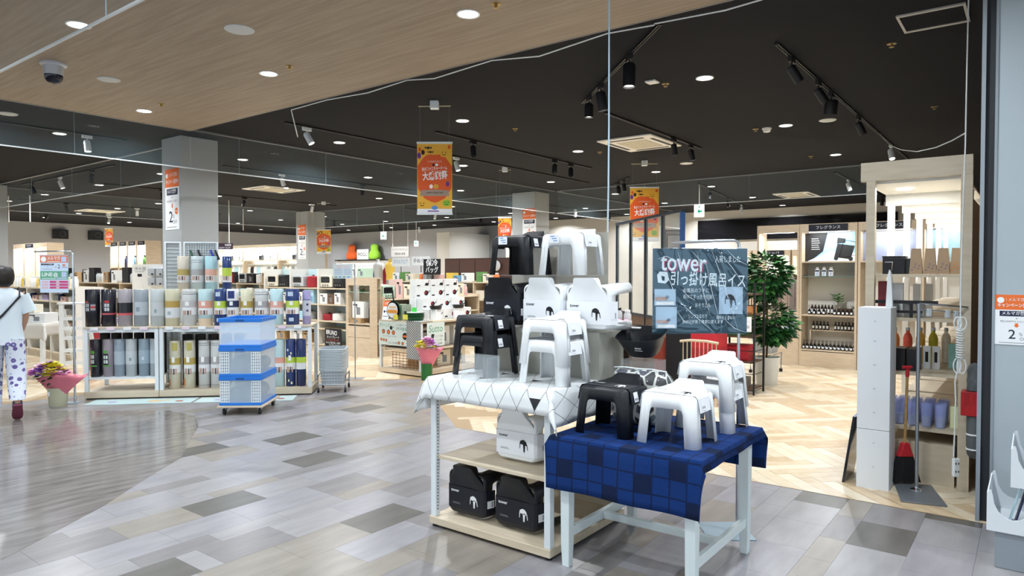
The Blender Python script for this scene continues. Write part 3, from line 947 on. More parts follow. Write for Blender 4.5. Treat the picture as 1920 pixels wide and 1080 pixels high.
make_stool('white', 'lower white bath stool of the pair stacked on the triangle cloth', W2(0.285, 0.285, ZR), FX)
make_stool('white', 'upper white bath stool of the pair stacked on the triangle cloth', W2(0.285, 0.285, ZR+0.112), FX)
# clear box between the stacks
def acrylic_box(x0, y0, z0, x1, y1, z1, label, m=None, loc=(0, 0, 0), rz=0.0, name='acrylic_display_box'):
    t = thing(name, label, 'display box', loc, rz)
    e = 0.004
    mm = m or CLEAR
    obj('top_sheet', B().box(x0, y0, z1-e, x1, y1, z1), mm, t)
    obj('front_sheet', B().box(x0, y0, z0, x1, y0+e, z1-e-0.0002), mm, t)
    obj('back_sheet', B().box(x0, y1-e, z0, x1, y1, z1-e-0.0002), mm, t)
    obj('side_sheet', B().box(x0, y0+e, z0, x0+e, y1-e, z1-e-0.0002), mm, t)
    obj('side_sheet', B().box(x1-e, y0+e, z0, x1, y1-e, z1-e-0.0002), mm, t)
    return t
FROST = glass_sheet('frosted_acrylic', '#B9B9B0', 0.62, 0.3)
acrylic_box(-0.20, 0, 0, 0.0, 0.12, 0.145, 'small clear acrylic box beside the stacked black stools', None, W2(-0.005, 0.02, ZR), FX)
acrylic_box(-0.42, 0, 0, 0.40, 0.30, 0.278, 'wide frosted acrylic box under the three lying stools', FROST, W2(0.06, 0.49, ZR), FX)
ZA = ZR + 0.2785
for x, k, lb in ((-0.265, 'black', 'black bath stool lying with its seat forward on the acrylic box'),
                 (0.06, 'white', 'white bath stool lying with its seat forward between black and white ones'),
                 (0.385, 'white', 'white bath stool lying with its seat forward, legs sticking out to the right')):
    make_stool(k, lb, W2(x, 0.475, ZA), FX, lying=True)
ZT = ZA + 0.334
tag(obj('acrylic_sheet', B().box(-0.47, 0, 0, 0.36, 0.27, 0.004), CLEAR, None, W2(0, 0.48, ZT), FX), 'clear acrylic sheet lying across the lying stools', 'acrylic sheet')
make_stool('black', 'black bath stool standing on top with a price label, highest tier', W2(-0.20, 0.61, ZT+0.0045), FX, tagged=True)
make_stool('white', 'white bath stool standing on top with a price label, highest tier', W2(0.195, 0.61, ZT+0.0045), FX, tagged=True)
tag(obj('backing_panel', B().box(-0.42, 0, 0, 0.34, 0.006, 0.885), FROST, None, W2(0, 0.805, ZR), FX), 'frosted acrylic panel standing behind the top stools', 'panel')
# on the shelves of the rack
make_stool('white', 'white bath stool lying on the middle shelf of the rack', W2(0.085, 0.17, 0.436), FX, lying=True)
make_stool('black', 'left black bath stool lying on the bottom board of the rack', W2(-0.235, 0.10, 0.063), FX, lying=True)
make_stool('black', 'right black bath stool lying on the bottom board of the rack', W2(0.135, 0.10, 0.063), FX, lying=True)

# ---- blue table
TW = mat('table_white_paint', '#DCE8EA', 0.4, var=0.03)
t = thing('small_table', 'white wooden table with crossbar under the blue plaid cloth', 'table', (3.0, 1.61, 0), FX)
for sx in (-1, 1):
    for y in (0.055, 0.79):
        obj('leg', B().add([(sx*0.345+dx*w, y+dy*w, z) for z, w in ((0, 0.02), (0.12, 0.025), (0.665, 0.029)) for dx, dy in ((-1, -1), (1, -1), (1, 1), (-1, 1))],
                           [(3, 2, 1, 0), (0, 1, 5, 4), (1, 2, 6, 5), (2, 3, 7, 6), (3, 0, 4, 7), (4, 5, 9, 8), (5, 6, 10, 9), (6, 7, 11, 10), (7, 4, 8, 11), (8, 9, 10, 11)]), TW, t, bevel=0.003)
    obj('side_stretcher', B().box(sx*0.345-0.014, 0.08, 0.15, sx*0.345+0.014, 0.765, 0.20), TW, t, bevel=0.003)
    obj('apron', B().box(sx*0.355-0.01, 0.085, 0.60, sx*0.355+0.01, 0.76, 0.665), TW, t)
obj('centre_stretcher', B().box(-0.331, 0.405, 0.155, 0.331, 0.435, 0.195), TW, t, bevel=0.003)
for y in (0.045, 0.80):
    obj('apron', B().box(-0.315, y-0.01, 0.60, 0.315, y+0.01, 0.665), TW, t)
obj('table_top', B().box(-0.41, 0, 0.665, 0.41, 0.845, 0.690), TW, t, bevel=0.004)
PLAID = plaid_material()
tag(drape('tablecloth', 0.83, 0.86, 0.265, 0.23, 0.03, 0.05, PLAID, None, (2.993, 1.61, 0.692), FX, flare=0.30, wave=0.009, uv_off=(0.03, 0.02)), 'blue plaid cloth over the small white table', 'tablecloth')
ZB = 0.6952
def W3(x, y, z=ZB): return (3.0 + y, 1.61 - x, z)
make_stool('black', 'single black bath stool standing on the blue plaid cloth', W3(-0.195, 0.28), FX)
make_stool('white', 'single white bath stool at the front corner of the blue cloth', W3(0.165, 0.29), FX)
make_stool('white', 'lower white bath stool of the pair at the back of the blue cloth', W3(0.18, 0.72), FX)
make_stool('white', 'upper white bath stool of the pair at the back of the blue cloth', W3(0.18, 0.72, ZB+0.112), FX)
# packed cushion in clear plastic
def cushion_material():
    k = NT('mosaic_cushion_fabric', 0.5, 0.5)
    tc = k.n('ShaderNodeTexCoord')
    vo = k.n('ShaderNodeTexVoronoi'); vo.feature = 'DISTANCE_TO_EDGE'; vo.inputs['Scale'].default_value = 15
    vc = k.n('ShaderNodeTexVoronoi'); vc.inputs['Scale'].default_value = 15
    k.l(tc.outputs['Object'], vo.inputs['Vector']); k.l(tc.outputs['Object'], vc.inputs['Vector'])
    e = k.math('LESS_THAN', vo.outputs['Distance'], 0.09)
    sp = k.n('ShaderNodeSeparateColor'); k.l(vc.outputs['Color'], sp.inputs[0])
    c = k.mix(k.math('GREATER_THAN', sp.outputs[0], 0.45), lin('#1B1C26'), lin('#4C4B5C'))
    c = k.mix(k.math('GREATER_THAN', sp.outputs[0], 0.85), c, lin('#5F7684'))
    c = k.mix(e, c, lin('#D9DBD6'))
    k.l(c, k.b.inputs['Base Color'])
    k.b.inputs['Coat Weight'].default_value = 0.6
    return k.m
b = B()
nx, nz_ = 24, 14
for j in range(nz_+1):
    tt = j/nz_
    z = 0.30*tt
    for i in range(nx):
        a = 2*PI*i/nx
        e = (1-(2*tt-1)**4)**0.5 if 0 < tt < 1 else 0.05
        w = 0.175*(0.75+0.25*e); d = 0.085*(0.4+0.6*e)
        if tt in (0, 1): w, d = 0.15, 0.03
        c_, s_ = math.cos(a), math.sin(a)
        q = (abs(c_)**4 + abs(s_)**4)**0.25
        b.v.append((w*c_/q*(1+0.02*math.sin(5*a+j)), d*s_/q, z+0.006*math.sin(3*a+j*0.7)*(0 if j == 0 else 1)))
for j in range(nz_):
    for i in range(nx):
        k_ = (i+1) % nx
        b.face((j*nx+i, j*nx+k_, (j+1)*nx+k_, (j+1)*nx+i))
b.face(list(reversed(range(nx)))); b.face([nz_*nx+i for i in range(nx)])
t = thing('packed_cushion', 'black and white mosaic patterned cushion packed in clear plastic', 'cushion', W3(-0.16, 0.545), FX)
obj('cushion_body', b, cushion_material(), t, smooth=60)
b2 = B(); b2.v = [(x*1.02, y*1.03, z*1.01+0.0005) for x, y, z in b.v]; b2.f = list(b.f); b2.mi = list(b.mi)
FILM = glass_sheet('clear_film', '#E8F0F4', 0.06, 0.08)
obj('plastic_wrap', b2, FILM, t, smooth=30)
obj('wrap_seam', B().tube([(-0.16, -0.03, 0.31), (-0.08, -0.05, 0.318), (0.0, -0.03, 0.312), (0.09, -0.05, 0.318), (0.16, -0.02, 0.306)], 0.004, 5), mat('film_fold', '#E6EEF2', 0.15), t)
acrylic_box(-0.11, 0, 0, 0.11, 0.155, 0.335, 'tall clear acrylic box under the black wash bowl', None, W3(-0.255, 0.675), FX)
# wash bowl, tilted forward
t = thing('wash_bowl', 'black plastic wash bowl tipped forward on a clear box', 'bowl', W3(-0.245, 0.745, ZB+0.345), FX)
b = B()
prof = [(0.072, 0.0), (0.085, 0.004), (0.115, 0.06), (0.142, 0.125), (0.147, 0.128), (0.142, 0.129), (0.136, 0.124), (0.108, 0.058), (0.08, 0.012), (0, 0.010)]
n = 32
for r, z in prof:
    for i in range(n):
        a = 2*PI*i/n; c_, s_ = math.cos(a), math.sin(a)
        q = (abs(c_)**3.2+abs(s_)**3.2)**(1/3.2)
        b.v.append((r*c_/q, r*0.82*s_/q, z))
for k in range(len(prof)-1):
    for i in range(n):
        j = (i+1) % n
        b.face((k*n+i, k*n+j, (k+1)*n+j, (k+1)*n+i))
b.face(list(reversed(range(n))))
TIL = Matrix.Translation((0, 0, 0.028)) @ Matrix.Rotation(R(19), 4, 'X')
b.xf(TIL)
obj('bowl_shell', b, STOOLB, t, smooth=40)
b = B(); put_text(b, 'tower', 0.017, 0.02, -0.1045, 0.078, 0, bold=0.02); plate(b, -0.005, 0.060, 0.045, 0.063, -0.1005, 0)
b.xf(TIL)
obj('lettering', b, PAPER, t)
obj('rim_sticker', B().box(-0.10, 0.07, 0.126, -0.04, 0.085, 0.131).xf(TIL), PAPER, t)

# ---- board with handwriting on a chrome stand
DD = R(-52.76)
t = thing('sign_stand', 'chrome floor stand with curved top bar holding the blue board', 'sign stand', (4.06, 1.40, 0), DD)
obj('base_plate', B().box(-0.20, -0.13, 0.0, 0.07, 0.16, 0.006), mat('stand_base_blue_grey', '#9CB0BC', 0.3, 0.4), t, bevel=0.002)
obj('pole', B().cyl(0, 0.0, 0.006, 0.78, 0.011, 14).cyl(0, 0, 0.78, 1.70, 0.009, 14), CHROME, t, smooth=40)
obj('clamp_collar', B().cyl(0, 0, 0.77, 0.80, 0.015, 14), STEEL, t)
obj('top_bar', B().tube([(0, 0, 1.70), (-0.004, 0, 1.722), (-0.014, 0, 1.735), (-0.03, 0, 1.740), (-0.22, 0, 1.733), (-0.40, 0, 1.724)], 0.009, 10), CHROME, t, smooth=60)
obj('hanging_rod', B().tube([(0, 0, 1.690), (-0.42, -0.004, 1.684)], 0.004, 8), CHROME, t)
for x in (-0.33, -0.14, -0.38):
    obj('clip', B().box(x-0.012, -0.012, 1.668, x+0.012, 0.004, 1.695), CHROME, t)
BOARD = mat('blue_board', '#103445', 0.35, var=0.15, scale=5)
t = thing('handwritten_board', 'blue wrapped board with white handwriting and photos of stools', 'sign board', (4.05, 1.41, 1.19), DD)
bw = 0.285
obj('panel', B().box(-0.50, -0.018, 0.0, 0.055, -0.010, 0.50), BOARD, t)
CH = mat('chalk_white', '#DDEBF2', 0.7); CHP = mat('chalk_pink', '#A2375E', 0.7)
b = B()
yy = -0.0195
put_text(b, 'tower', 0.15, -0.32, yy, 0.415, 0, width=0.27, bold=0.012, tilt=R(-2))
put_text(b, '引っ掛け風呂イス', 0.088, -0.175, yy, 0.312, 0, width=0.44, bold=0.012, tilt=R(-2))
put_text(b, '入荷しました', 0.045, -0.06, yy, 0.435, 0, width=0.15, bold=0.0)
put_text(b, 'お風呂のフチに', 0.028, -0.245, yy, 0.252, 0, width=0.15)
put_text(b, '掛けてすっきり収納', 0.028, -0.235, yy, 0.215, 0, width=0.17)
put_text(b, 'おそうじも', 0.028, -0.205, yy, 0.165, 0, width=0.09)
put_text(b, 'シンプルなので', 0.026, -0.235, yy, 0.100, 0, width=0.11)
put_text(b, '水はけが良く清潔に使えます', 0.024, -0.205, yy, 0.068, 0, width=0.24)
put_text(b, '場所をとらない', 0.024, -0.07, yy, 0.092, 0, width=0.11)
put_text(b, 'tower', 0.15, -0.313, yy+0.0006, 0.410, 1, width=0.27, bold=0.016, tilt=R(-2))
obj('handwriting', b, [CH, CHP], t)
b = B()
ic = B()
poly(b, [(-0.475, 0.345), (-0.46, 0.365), (-0.415, 0.362), (-0.405, 0.315), (-0.425, 0.295), (-0.47, 0.30)], yy, 0)
poly(b, [(-0.45, 0.34), (-0.43, 0.335), (-0.432, 0.31), (-0.446, 0.312)], yy-0.0006, 1)
obj('doodle', b, [CH, BOARD], t)
PHB = mat('photo_pale_blue', '#A9C2D8', 0.3, var=0.12, scale=14)
for nm, (x0, z0, x1, z1) in (('photo_left_upper', (-0.49, 0.165, -0.365, 0.262)), ('photo_left_lower', (-0.482, 0.03, -0.358, 0.158)), ('photo_right', (-0.11, 0.115, 0.03, 0.275))):
    o = obj('photo_print', B().box(x0, -0.0200, z0, x1, -0.0182, z1), PHB, t)
    b = B()
    if nm == 'photo_right':
        icon(b, (x0+x1)/2-0.005, (z0+z1)/2, 0.062, 0, lambda px, pz: (px, -0.0206, pz))
        obj('photo_stool', b, INK, o)
    else:
        plate(b, x0+0.004, z0+0.03, x0+0.075, z0+0.05, -0.0206, 0); disc(b, x0+0.075, z0+0.05, 0.012, 0.01, -0.0206, 1); plate(b, x0+0.01, z0+0.004, x1-0.01, z0+0.022, -0.0206, 2)
        obj('photo_motif', b, [mat('skin_print', '#B59A92', 0.5), mat('print_slate', '#6B7F96', 0.5), PAPER], o)
# crinkled plastic cover over the board
b = B()
rw = random.Random(9)
nx_, nz2 = 72, 60
for j in range(nz2+1):
    for i in range(nx_+1):
        x = -0.505 + 0.565*i/nx_; z = -0.004 + 0.508*j/nz2
        ridge = 0
        for (ax, az, ang, amp, ln) in ((-0.12, 0.45, R(68), 0.010, 0.028), (-0.20, 0.35, R(62), 0.008, 0.02), (-0.38, 0.46, R(85), 0.008, 0.02), (-0.05, 0.4, R(48), 0.009, 0.022), (-0.3, 0.12, R(-30), 0.009, 0.03), (-0.27, 0.2, R(40), 0.007, 0.02), (-0.03, 0.12, R(-55), 0.007, 0.02), (-0.44, 0.45, R(60), 0.006, 0.015), (-0.16, 0.30, R(66), 0.007, 0.012), (-0.09, 0.33, R(57), 0.007, 0.012), (-0.24, 0.42, R(80), 0.006, 0.012), (-0.34, 0.40, R(97), 0.006, 0.012), (0.0, 0.30, R(52), 0.006, 0.012), (-0.33, 0.16, R(20), 0.008, 0.014), (-0.22, 0.10, R(48), 0.008, 0.014), (-0.06, 0.06, R(-62), 0.006, 0.012), (-0.40, 0.03, R(4), 0.006, 0.012), (-0.10, 0.46, R(20), 0.006, 0.012)):
            dd = (x-ax)*math.sin(ang) + (z-az)*math.cos(ang)
            dl = (x-ax)*math.cos(ang) - (z-az)*math.sin(ang)
            ridge += 1.2*amp*math.exp(-(dd/(ln*0.45))**2)*math.exp(-(dl/0.22)**2)
        edge = 0 if i in (0, nx_) or j in (0, nz2) else 1
        b.v.append((x, -0.0225 - edge*(ridge + rw.random()*0.0006), z))
for j in range(nz2):
    for i in range(nx_):
        q = j*(nx_+1)+i
        b.face((q, q+1, q+nx_+2, q+nx_+1))
def wrap_material():
    m = bpy.data.materials.new('crinkled_wrap'); m.use_nodes = True
    nt = m.node_tree
    for n in list(nt.nodes): nt.nodes.remove(n)
    out = nt.nodes.new('ShaderNodeOutputMaterial'); tr = nt.nodes.new('ShaderNodeBsdfTransparent'); gl = nt.nodes.new('ShaderNodeBsdfGlossy')
    gl.inputs['Color'].default_value = lin('#BFE0F5'); gl.inputs['Roughness'].default_value = 0.12
    mx = nt.nodes.new('ShaderNodeMixShader'); mx.inputs[0].default_value = 0.11
    nt.links.new(tr.outputs[0], mx.inputs[1]); nt.links.new(gl.outputs[0], mx.inputs[2]); nt.links.new(mx.outputs[0], out.inputs[0])
    return m
WRAP = wrap_material()
obj('plastic_cover', b, WRAP, t, smooth=35)

FOLD_GLINT = glass_sheet('film_fold_glint', '#E4F3FC', 0.55, 0.1, 1.0)  # pale colour stands in for bright reflection streaks along the film's folds
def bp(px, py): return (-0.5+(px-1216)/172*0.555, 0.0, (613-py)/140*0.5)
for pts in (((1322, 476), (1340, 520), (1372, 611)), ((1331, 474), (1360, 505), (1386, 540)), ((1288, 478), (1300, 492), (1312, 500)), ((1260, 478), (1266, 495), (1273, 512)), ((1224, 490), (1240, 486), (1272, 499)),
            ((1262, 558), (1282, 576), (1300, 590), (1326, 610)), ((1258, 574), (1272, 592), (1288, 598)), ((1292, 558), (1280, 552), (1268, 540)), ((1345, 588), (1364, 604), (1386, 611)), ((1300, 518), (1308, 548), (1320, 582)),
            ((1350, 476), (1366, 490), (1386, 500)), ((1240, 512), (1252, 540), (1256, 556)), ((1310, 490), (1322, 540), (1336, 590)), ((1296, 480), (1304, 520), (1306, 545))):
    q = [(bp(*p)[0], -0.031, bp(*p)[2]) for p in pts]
    obj('crease_glint', B().tube(q, [0.0005]+[0.0022]*(len(q)-2)+[0.0005], 6), FOLD_GLINT, t)

# ================================================================ right side: entrance edge, tall shelf, fragrance corner
struct('wall_right.001', B().box(5.15, -6, 0, 5.5, 0.20, ZC-0.03), mat('shutter_wall_grey', '#A9B4BB', 0.45, var=0.03, scale=2, spec=0.4), label='pale grey metal wall at the entrance edge')
t = struct('trim_2', B().box(5.14, 0.200, 0, 5.24, 0.214, ZC-0.03).box(5.14, 0.262, 0, 5.24, 0.284, ZC-0.03), mat('guide_aluminium', '#9AA3AB', 0.35, 0.6), label='aluminium shutter guide at the entrance')
obj('guide_slot', B().box(5.17, 0.214, 0, 5.22, 0.262, ZC-0.03), mat('guide_slot_dark', '#2A2E33', 0.6), t)

def campaign_poster(name, label, w, h, loc, rz, group='newsletter campaign posters'):
    t = thing(name, label, 'poster', loc, rz, group)
    obj('sheet', B().box(-w/2, -0.002, 0, w/2, 0, h), PAPER, t)
    b = B()
    plate(b, -w/2, h*0.70, w/2, h, -0.0026, 0)
    disc(b, -w*0.37, h*0.89, w*0.085, w*0.085, -0.0032, 1)
    put_text(b, '\\ メルマガ登録 /', h*0.075, w*0.08, -0.0032, h*0.90, 1, width=w*0.66)
    put_text(b, 'キャンペーン実施中!', h*0.085, 0, -0.0032, h*0.785, 1, width=w*0.88, bold=0.015)
    plate(b, -w*0.39, h*0.57, w*0.40, h*0.675, -0.0026, 2)
    put_text(b, 'メルマガ登録', h*0.075, -w*0.03, -0.0032, h*0.625, 1, width=w*0.62, bold=0.015)
    put_text(b, '+', h*0.07, 0, -0.0026, h*0.525, 2)
    put_text(b, '税込3000円以上のご購入で', h*0.045, 0, -0.0026, h*0.465, 3, width=w*0.74)
    poly(b, [(-w*0.035, h*0.43), (w*0.035, h*0.43), (w*0.035, h*0.39), (w*0.07, h*0.39), (0, h*0.345), (-w*0.07, h*0.39), (-w*0.035, h*0.39)][::-1], -0.0026, 0)
    put_text(b, '2', h*0.26, -w*0.10, -0.0026, h*0.20, 2, bold=0.005)
    put_text(b, '%', h*0.09, w*0.10, -0.0026, h*0.21, 3)
    put_text(b, 'OFF', h*0.085, w*0.18, -0.0026, h*0.12, 3)
    disc(b, w*0.30, h*0.30, w*0.12, w*0.12, -0.0026, 0)
    put_text(b, 'MAX', h*0.05, w*0.30, -0.0032, h*0.30, 1)
    plate(b, -w*0.40, h*0.035, w*0.30, h*0.045, -0.0026, 3)
    obj('print', b, [ORANGE, PAPER, NAVYINK, GREYINK], t)
    return t
campaign_poster('campaign_poster', 'orange and white two percent poster on the entrance wall', 0.215, 0.303, (5.148, 0.092, 1.112), FX)
campaign_poster('campaign_poster', 'tall orange and white two percent poster on the front column', 0.42, 0.92, (5.237, 10.46, 2.20), FX)
campaign_poster('campaign_poster', 'two percent poster on the column beside the toaster shelf', 0.42, 1.15, (14.247, 19.72, 2.0), FX)
campaign_poster('campaign_poster', 'two percent poster on the column behind the top stools', 0.42, 0.90, (14.277, 10.30, 2.28), FX)
campaign_poster('campaign_poster', 'two percent poster at the very left edge behind the shopper', 0.42, 1.0, (5.217, 19.65, 2.02), FX)

# ---- leaflet stand, bottom corner
LCARD = mat('leaflet_white_card', '#DDE3E8', 0.5)
t = thing('leaflet_stand', 'white cardboard leaflet stand with stepped trays near the entrance', 'leaflet stand', (4.60, 0.186, 0), PI)
obj('pedestal', B().box(-0.20, 0.03, 0.0, 0.20, 0.50, 0.195), mat('pedestal_grey', '#8E979F', 0.6), t, bevel=0.004)
for k, (y0, z0) in enumerate(((0.0, 0.196), (0.10, 0.44), (0.19, 0.65))):
    side = [(y0, z0), (y0, z0+0.21), (y0+0.012, z0+0.215)]
    for q in range(9):
        a = PI*(1.0+q/8.0)
        side.append((y0+0.105+0.085*math.cos(a), z0+0.185+0.115*math.sin(a)))
    side += [(y0+0.20, z0+0.23), (y0+0.46-0.08*k, z0+0.245), (y0+0.46-0.08*k, z0)]
    n = len(side)
    for sx in (-0.22, 0.214):
        obj('tray_side', B().add([(sx, y, z) for y, z in side] + [(sx+0.006, y, z) for y, z in side], [tuple(range(n)), tuple(range(2*n-1, n-1, -1))] + [(i, i+n, (i+1) % n+n, (i+1) % n) for i in range(n)]), LCARD, t)
    obj('tray_front', B().box(-0.22, y0-0.006, z0, 0.22, y0, z0+0.20), LCARD, t)
    obj('tray_floor', B().box(-0.2139, y0, z0, 0.2139, y0+0.19, z0+0.006), LCARD, t)
tag(obj('leaflet', B().box(-0.08, -0.003, 0, 0.07, 0.003, 0.21).xf(Matrix.Rotation(R(-14), 4, 'X')), mat('leaflet_dark_print', '#2B2F5C', 0.4, var=0.5, scale=18), None, (4.55, 0.075, 0.205), PI), 'dark printed leaflet leaning in the lowest tray of the stand', 'leaflet')
tag(obj('leaflet', B().box(-0.08, -0.003, 0, 0.07, 0.003, 0.21).xf(Matrix.Rotation(R(-14), 4, 'X')), mat('leaflet_pale_print', '#B9D5DE', 0.4, var=0.2, scale=18), None, (4.55, 0.10, 0.205), PI), 'pale blue leaflet standing in front of the dark leaflet', 'leaflet')

# ---- tall open shelf receding from the entrance
POSTW = mat('post_white', '#E5E3DC', 0.5)
BEIGE = grain('beige_laminate', '#BFB29C', '#CBBFAA', (3, 3, 18), 1.5, 0.5)
XS = [5.8 + 0.9*i for i in range(7)]
t = thing('tall_open_shelf', 'tall beige open shelf with white posts and lit canopy receding inward', 'shelf', (5.8, 0.72, 0))
def S(x0, y0, z0, x1, y1, z1): return B().box(x0-5.8, y0-0.72, z0, x1-5.8, y1-0.72, z1)
obj('header_beam', S(5.77, 0.36, 2.235, 5.83, 1.07, 2.375), BEIGE, t, bevel=0.003)
obj('front_post', S(5.77, 0.97, 0.0, 5.83, 1.03, 2.235), BEIGE, t)
obj('front_post', S(5.77, 0.36, 0.0, 5.83, 0.43, 2.235), BEIGE, t)
for x in XS[1:]:
    obj('post', S(x-0.029, 0.975, 0.0, x+0.029, 1.025, 2.119), POSTW, t)
    obj('canopy_beam', S(x-0.029, 0.412, 2.12, x+0.029, 1.04, 2.234), POSTW, t)
SOFF = mat('canopy_white', '#EDEBE4', 0.6)
for i in range(6):
    x0, x1 = XS[i]+0.03, XS[i+1]-0.03
    c = obj('canopy_panel', S(x0, 0.40, 2.215, x1, 1.04, 2.235), SOFF, t)
    obj('canopy_lamp', B().lathe([(0.06, 2.214), (0.055, 2.205), (0, 2.203)], (x0+x1)/2-5.8, 0.12, 20, cap=False), LENS, t)
    l = bpy.data.lights.new('canopy_light', 'AREA'); l.shape = 'DISK'; l.size = 0.1; l.energy = 8; l.color = COL_STORE
    lo = bpy.data.objects.new('canopy_light', l); COL.objects.link(lo); lo.parent = t; lo.location = ((x0+x1)/2-5.8, 0.12, 2.20)
    for z in (1.515, 1.19, 0.79, 0.385):
        obj('shelf_board', S(x0, 0.43 if i else 0.43, z, x1, 1.0, z+0.022), BEIGE, t)
    obj('plinth', S(x0, 0.45, 0, x1, 0.98, 0.30), BEIGE, t)
obj('back_panel', S(5.83, 0.395, 0.0, 11.2, 0.41, 2.12), mat('back_panel_cream', '#D8D6C8', 0.6), t)
for i in range(1, 6):
    obj('back_joint', S(XS[i]-0.004, 0.4101, 0.4, XS[i]+0.004, 0.4115, 2.1), mat('joint_dark', '#6F6A5E', 0.7), t)
# goods on it
def bag(x, y, z, label, print_m, w=0.085, d=0.06, h=0.19, g='paper bags on the tall open shelf'):
    t = thing('paper_bag', label, 'paper bag', (x, y, z), FX, g)
    b = B().add([(-w/2, -d/2, 0), (w/2, -d/2, 0), (w/2, d/2, 0), (-w/2, d/2, 0), (-w*0.36, -0.012, h), (w*0.36, -0.012, h), (w*0.36, 0.012, h), (-w*0.36, 0.012, h)],
                [(0, 3, 2, 1), (4, 5, 6, 7), (0, 1, 5, 4), (1, 2, 6, 5), (2, 3, 7, 6), (3, 0, 4, 7)])
    obj('bag_body', b, mat('bag_kraft', '#A88F74', 0.8, var=0.06), t)
    p = B()
    for q in range(5):
        xx, zz = -0.025+0.012*q+(q % 2)*0.004, 0.025+(q*37 % 5)*0.011
        f = zz/h
        yv = -d/2 + (d/2-0.012)*f - 0.0012
        p.add([(xx-0.006, yv, zz), (xx+0.006, yv, zz), (xx+0.007, yv+0.0035, zz+0.016), (xx-0.004, yv+0.0035, zz+0.016)], [(0, 1, 2, 3)])
    obj('bag_print', p, print_m, t)
PRL = mat('bag_print_lilac', '#75697C', 0.7); PRO = mat('bag_print_orange', '#C97B2E', 0.7)
for i, y in enumerate((0.715, 0.625, 0.543)):
    bag(5.92, y, 1.5375, 'brown paper bag with lilac print, %s in the row' % ('first', 'second', 'third')[i], PRL)
bag(5.92, 0.466, 1.5375, 'brown paper bag with orange print at the end of the row', PRO, w=0.065)
t = thing('storage_box', 'black lacquered storage box with handle on the tall open shelf', 'box', (6.0, 0.865, 1.5375), FX)
obj('box_body', B().box(-0.075, -0.08, 0, 0.075, 0.09, 0.125), BLACK, t, bevel=0.004)
obj('lid', B().box(-0.078, -0.083, 0.1255, 0.078, 0.093, 0.137), BLACK, t, bevel=0.003)
obj('handle', B().tube([(-0.05, -0.081, 0.07), (-0.05, -0.12, 0.09), (0.0, -0.125, 0.09), (-0.01, -0.081, 0.03)], 0.004, 6), CHROME, t)
tag(obj('storage_box', B().box(-0.03, -0.06, 0, 0.02, 0.08, 0.12), mat('box_dark_green', '#1B2420', 0.3), None, (6.02, 0.77, 1.5375), FX, bevel=0.003), 'narrow dark green box beside the black storage box', 'box')
ro_ = random.Random(21)
def simple_box(name, label, cat, x, y, z, w, d, h, m, group=None, rz=FX, bevel=0.002, pr=None):
    """pr: list of (x0,z0,x1,z1,material) printed panels on the front, in fractions"""
    o = obj(name, B().box(-w/2, -d/2, 0, w/2, d/2, h), m, None, (x, y, z), rz, bevel=bevel)
    tag(o, label, cat, group)
    if pr:
        b = B(); ms = []
        for (a0, c0, a1, c1, pm) in pr:
            if pm not in ms: ms.append(pm)
            plate(b, -w/2+a0*w, c0*h, -w/2+a1*w, c1*h, -d/2-0.0012, ms.index(pm))
        obj('label_print', b, ms, o)
    return o
# second shelf: framed panels and pots
BURG = mat('burgundy_print', '#6E2330', 0.5, var=0.3, scale=20)
simple_box('gift_box', 'burgundy printed gift box standing below the black storage box', 'box', 5.98, 0.93, 1.213, 0.085, 0.06, 0.27, BURG)
simple_box('gift_box', 'white gift box beside the burgundy box', 'box', 6.02, 0.845, 1.213, 0.07, 0.05, 0.255, PAPER)
for i, y in enumerate((0.73, 0.66)):
    o = simple_box('picture_frame', '%s slim white picture frame leaning on the second shelf' % ('left', 'right')[i], 'frame', 6.1+0.1*i, y, 1.213, 0.05, 0.015, 0.25, mat('frame_white', '#E8E4DA', 0.5))
tag(obj('plant_pot_rack', B().box(-0.22, -0.012, 0.12, 0.20, 0.012, 0.145).box(-0.12, -0.01, 0.0, -0.10, 0.01, 0.145).box(0.02, -0.01, 0.0, 0.04, 0.01, 0.145).box(-0.16, -0.012, 0.05, 0.10, 0.012, 0.07), BLACK, None, (5.90, 0.77, 1.213-0.02+0.002), FX), 'black wooden rack bars in front of the grey pots', 'rack')
POTG = mat('pot_grey', '#B3B5B5', 0.6)
for i, y in enumerate((0.86, 0.77, 0.685)):
    tag(obj('flower_pot', B().lathe([(0.026, 0), (0.033, 0.10), (0.034, 0.105), (0.029, 0.104), (0.024, 0.01), (0, 0.01)], n=18, cap=False).lathe([(0.0, 0.0), (0.026, 0.0)], n=18, cap=False), POTG, None, (5.96, y, 1.2125), smooth=40),
        'grey pot on the second shelf, %s' % nth(i, 3), 'pot', 'grey pots behind the black rack')
# third shelf: black boxes, bright bottles
for i, y in enumerate((0.90, 0.815, 0.73)):
    simple_box('black_file_box', 'black file box on the third shelf, %s' % nth(i, 3), 'box', 6.0, y, 0.8125, 0.075, 0.2, 0.165, mat('box_black', '#14161B', 0.35), 'black file boxes of the tall shelf')
bright = [('#E88A4A', 'orange'), ('#DE5E4A', 'red'), ('#E7B84A', 'amber'), ('#C9C13A', 'yellow green'), ('#EFE3D8', 'cream')]
for i, (cx, nm) in enumerate(bright):
    x, y = 6.42 + 0.05*i, 0.92 - 0.085*i
    m = mat('sleeve_' + nm.replace(' ', '_'), cx, 0.45, var=0.25, scale=24)
    t = thing('juice_bottle', '%s printed bottle with silver cap on the third shelf' % nm, 'bottle', (x, y, 0.8125), 0, 'bright bottles of the tall shelf')
    obj('bottle_body', B().lathe([(0.03, 0), (0.034, 0.004), (0.034, 0.20), (0.022, 0.235), (0.014, 0.24), (0.014, 0.26)], n=18), m, t, smooth=40)
    obj('cap', B().cyl(0, 0, 0.2605, 0.285, 0.015, 14), STEEL, t)
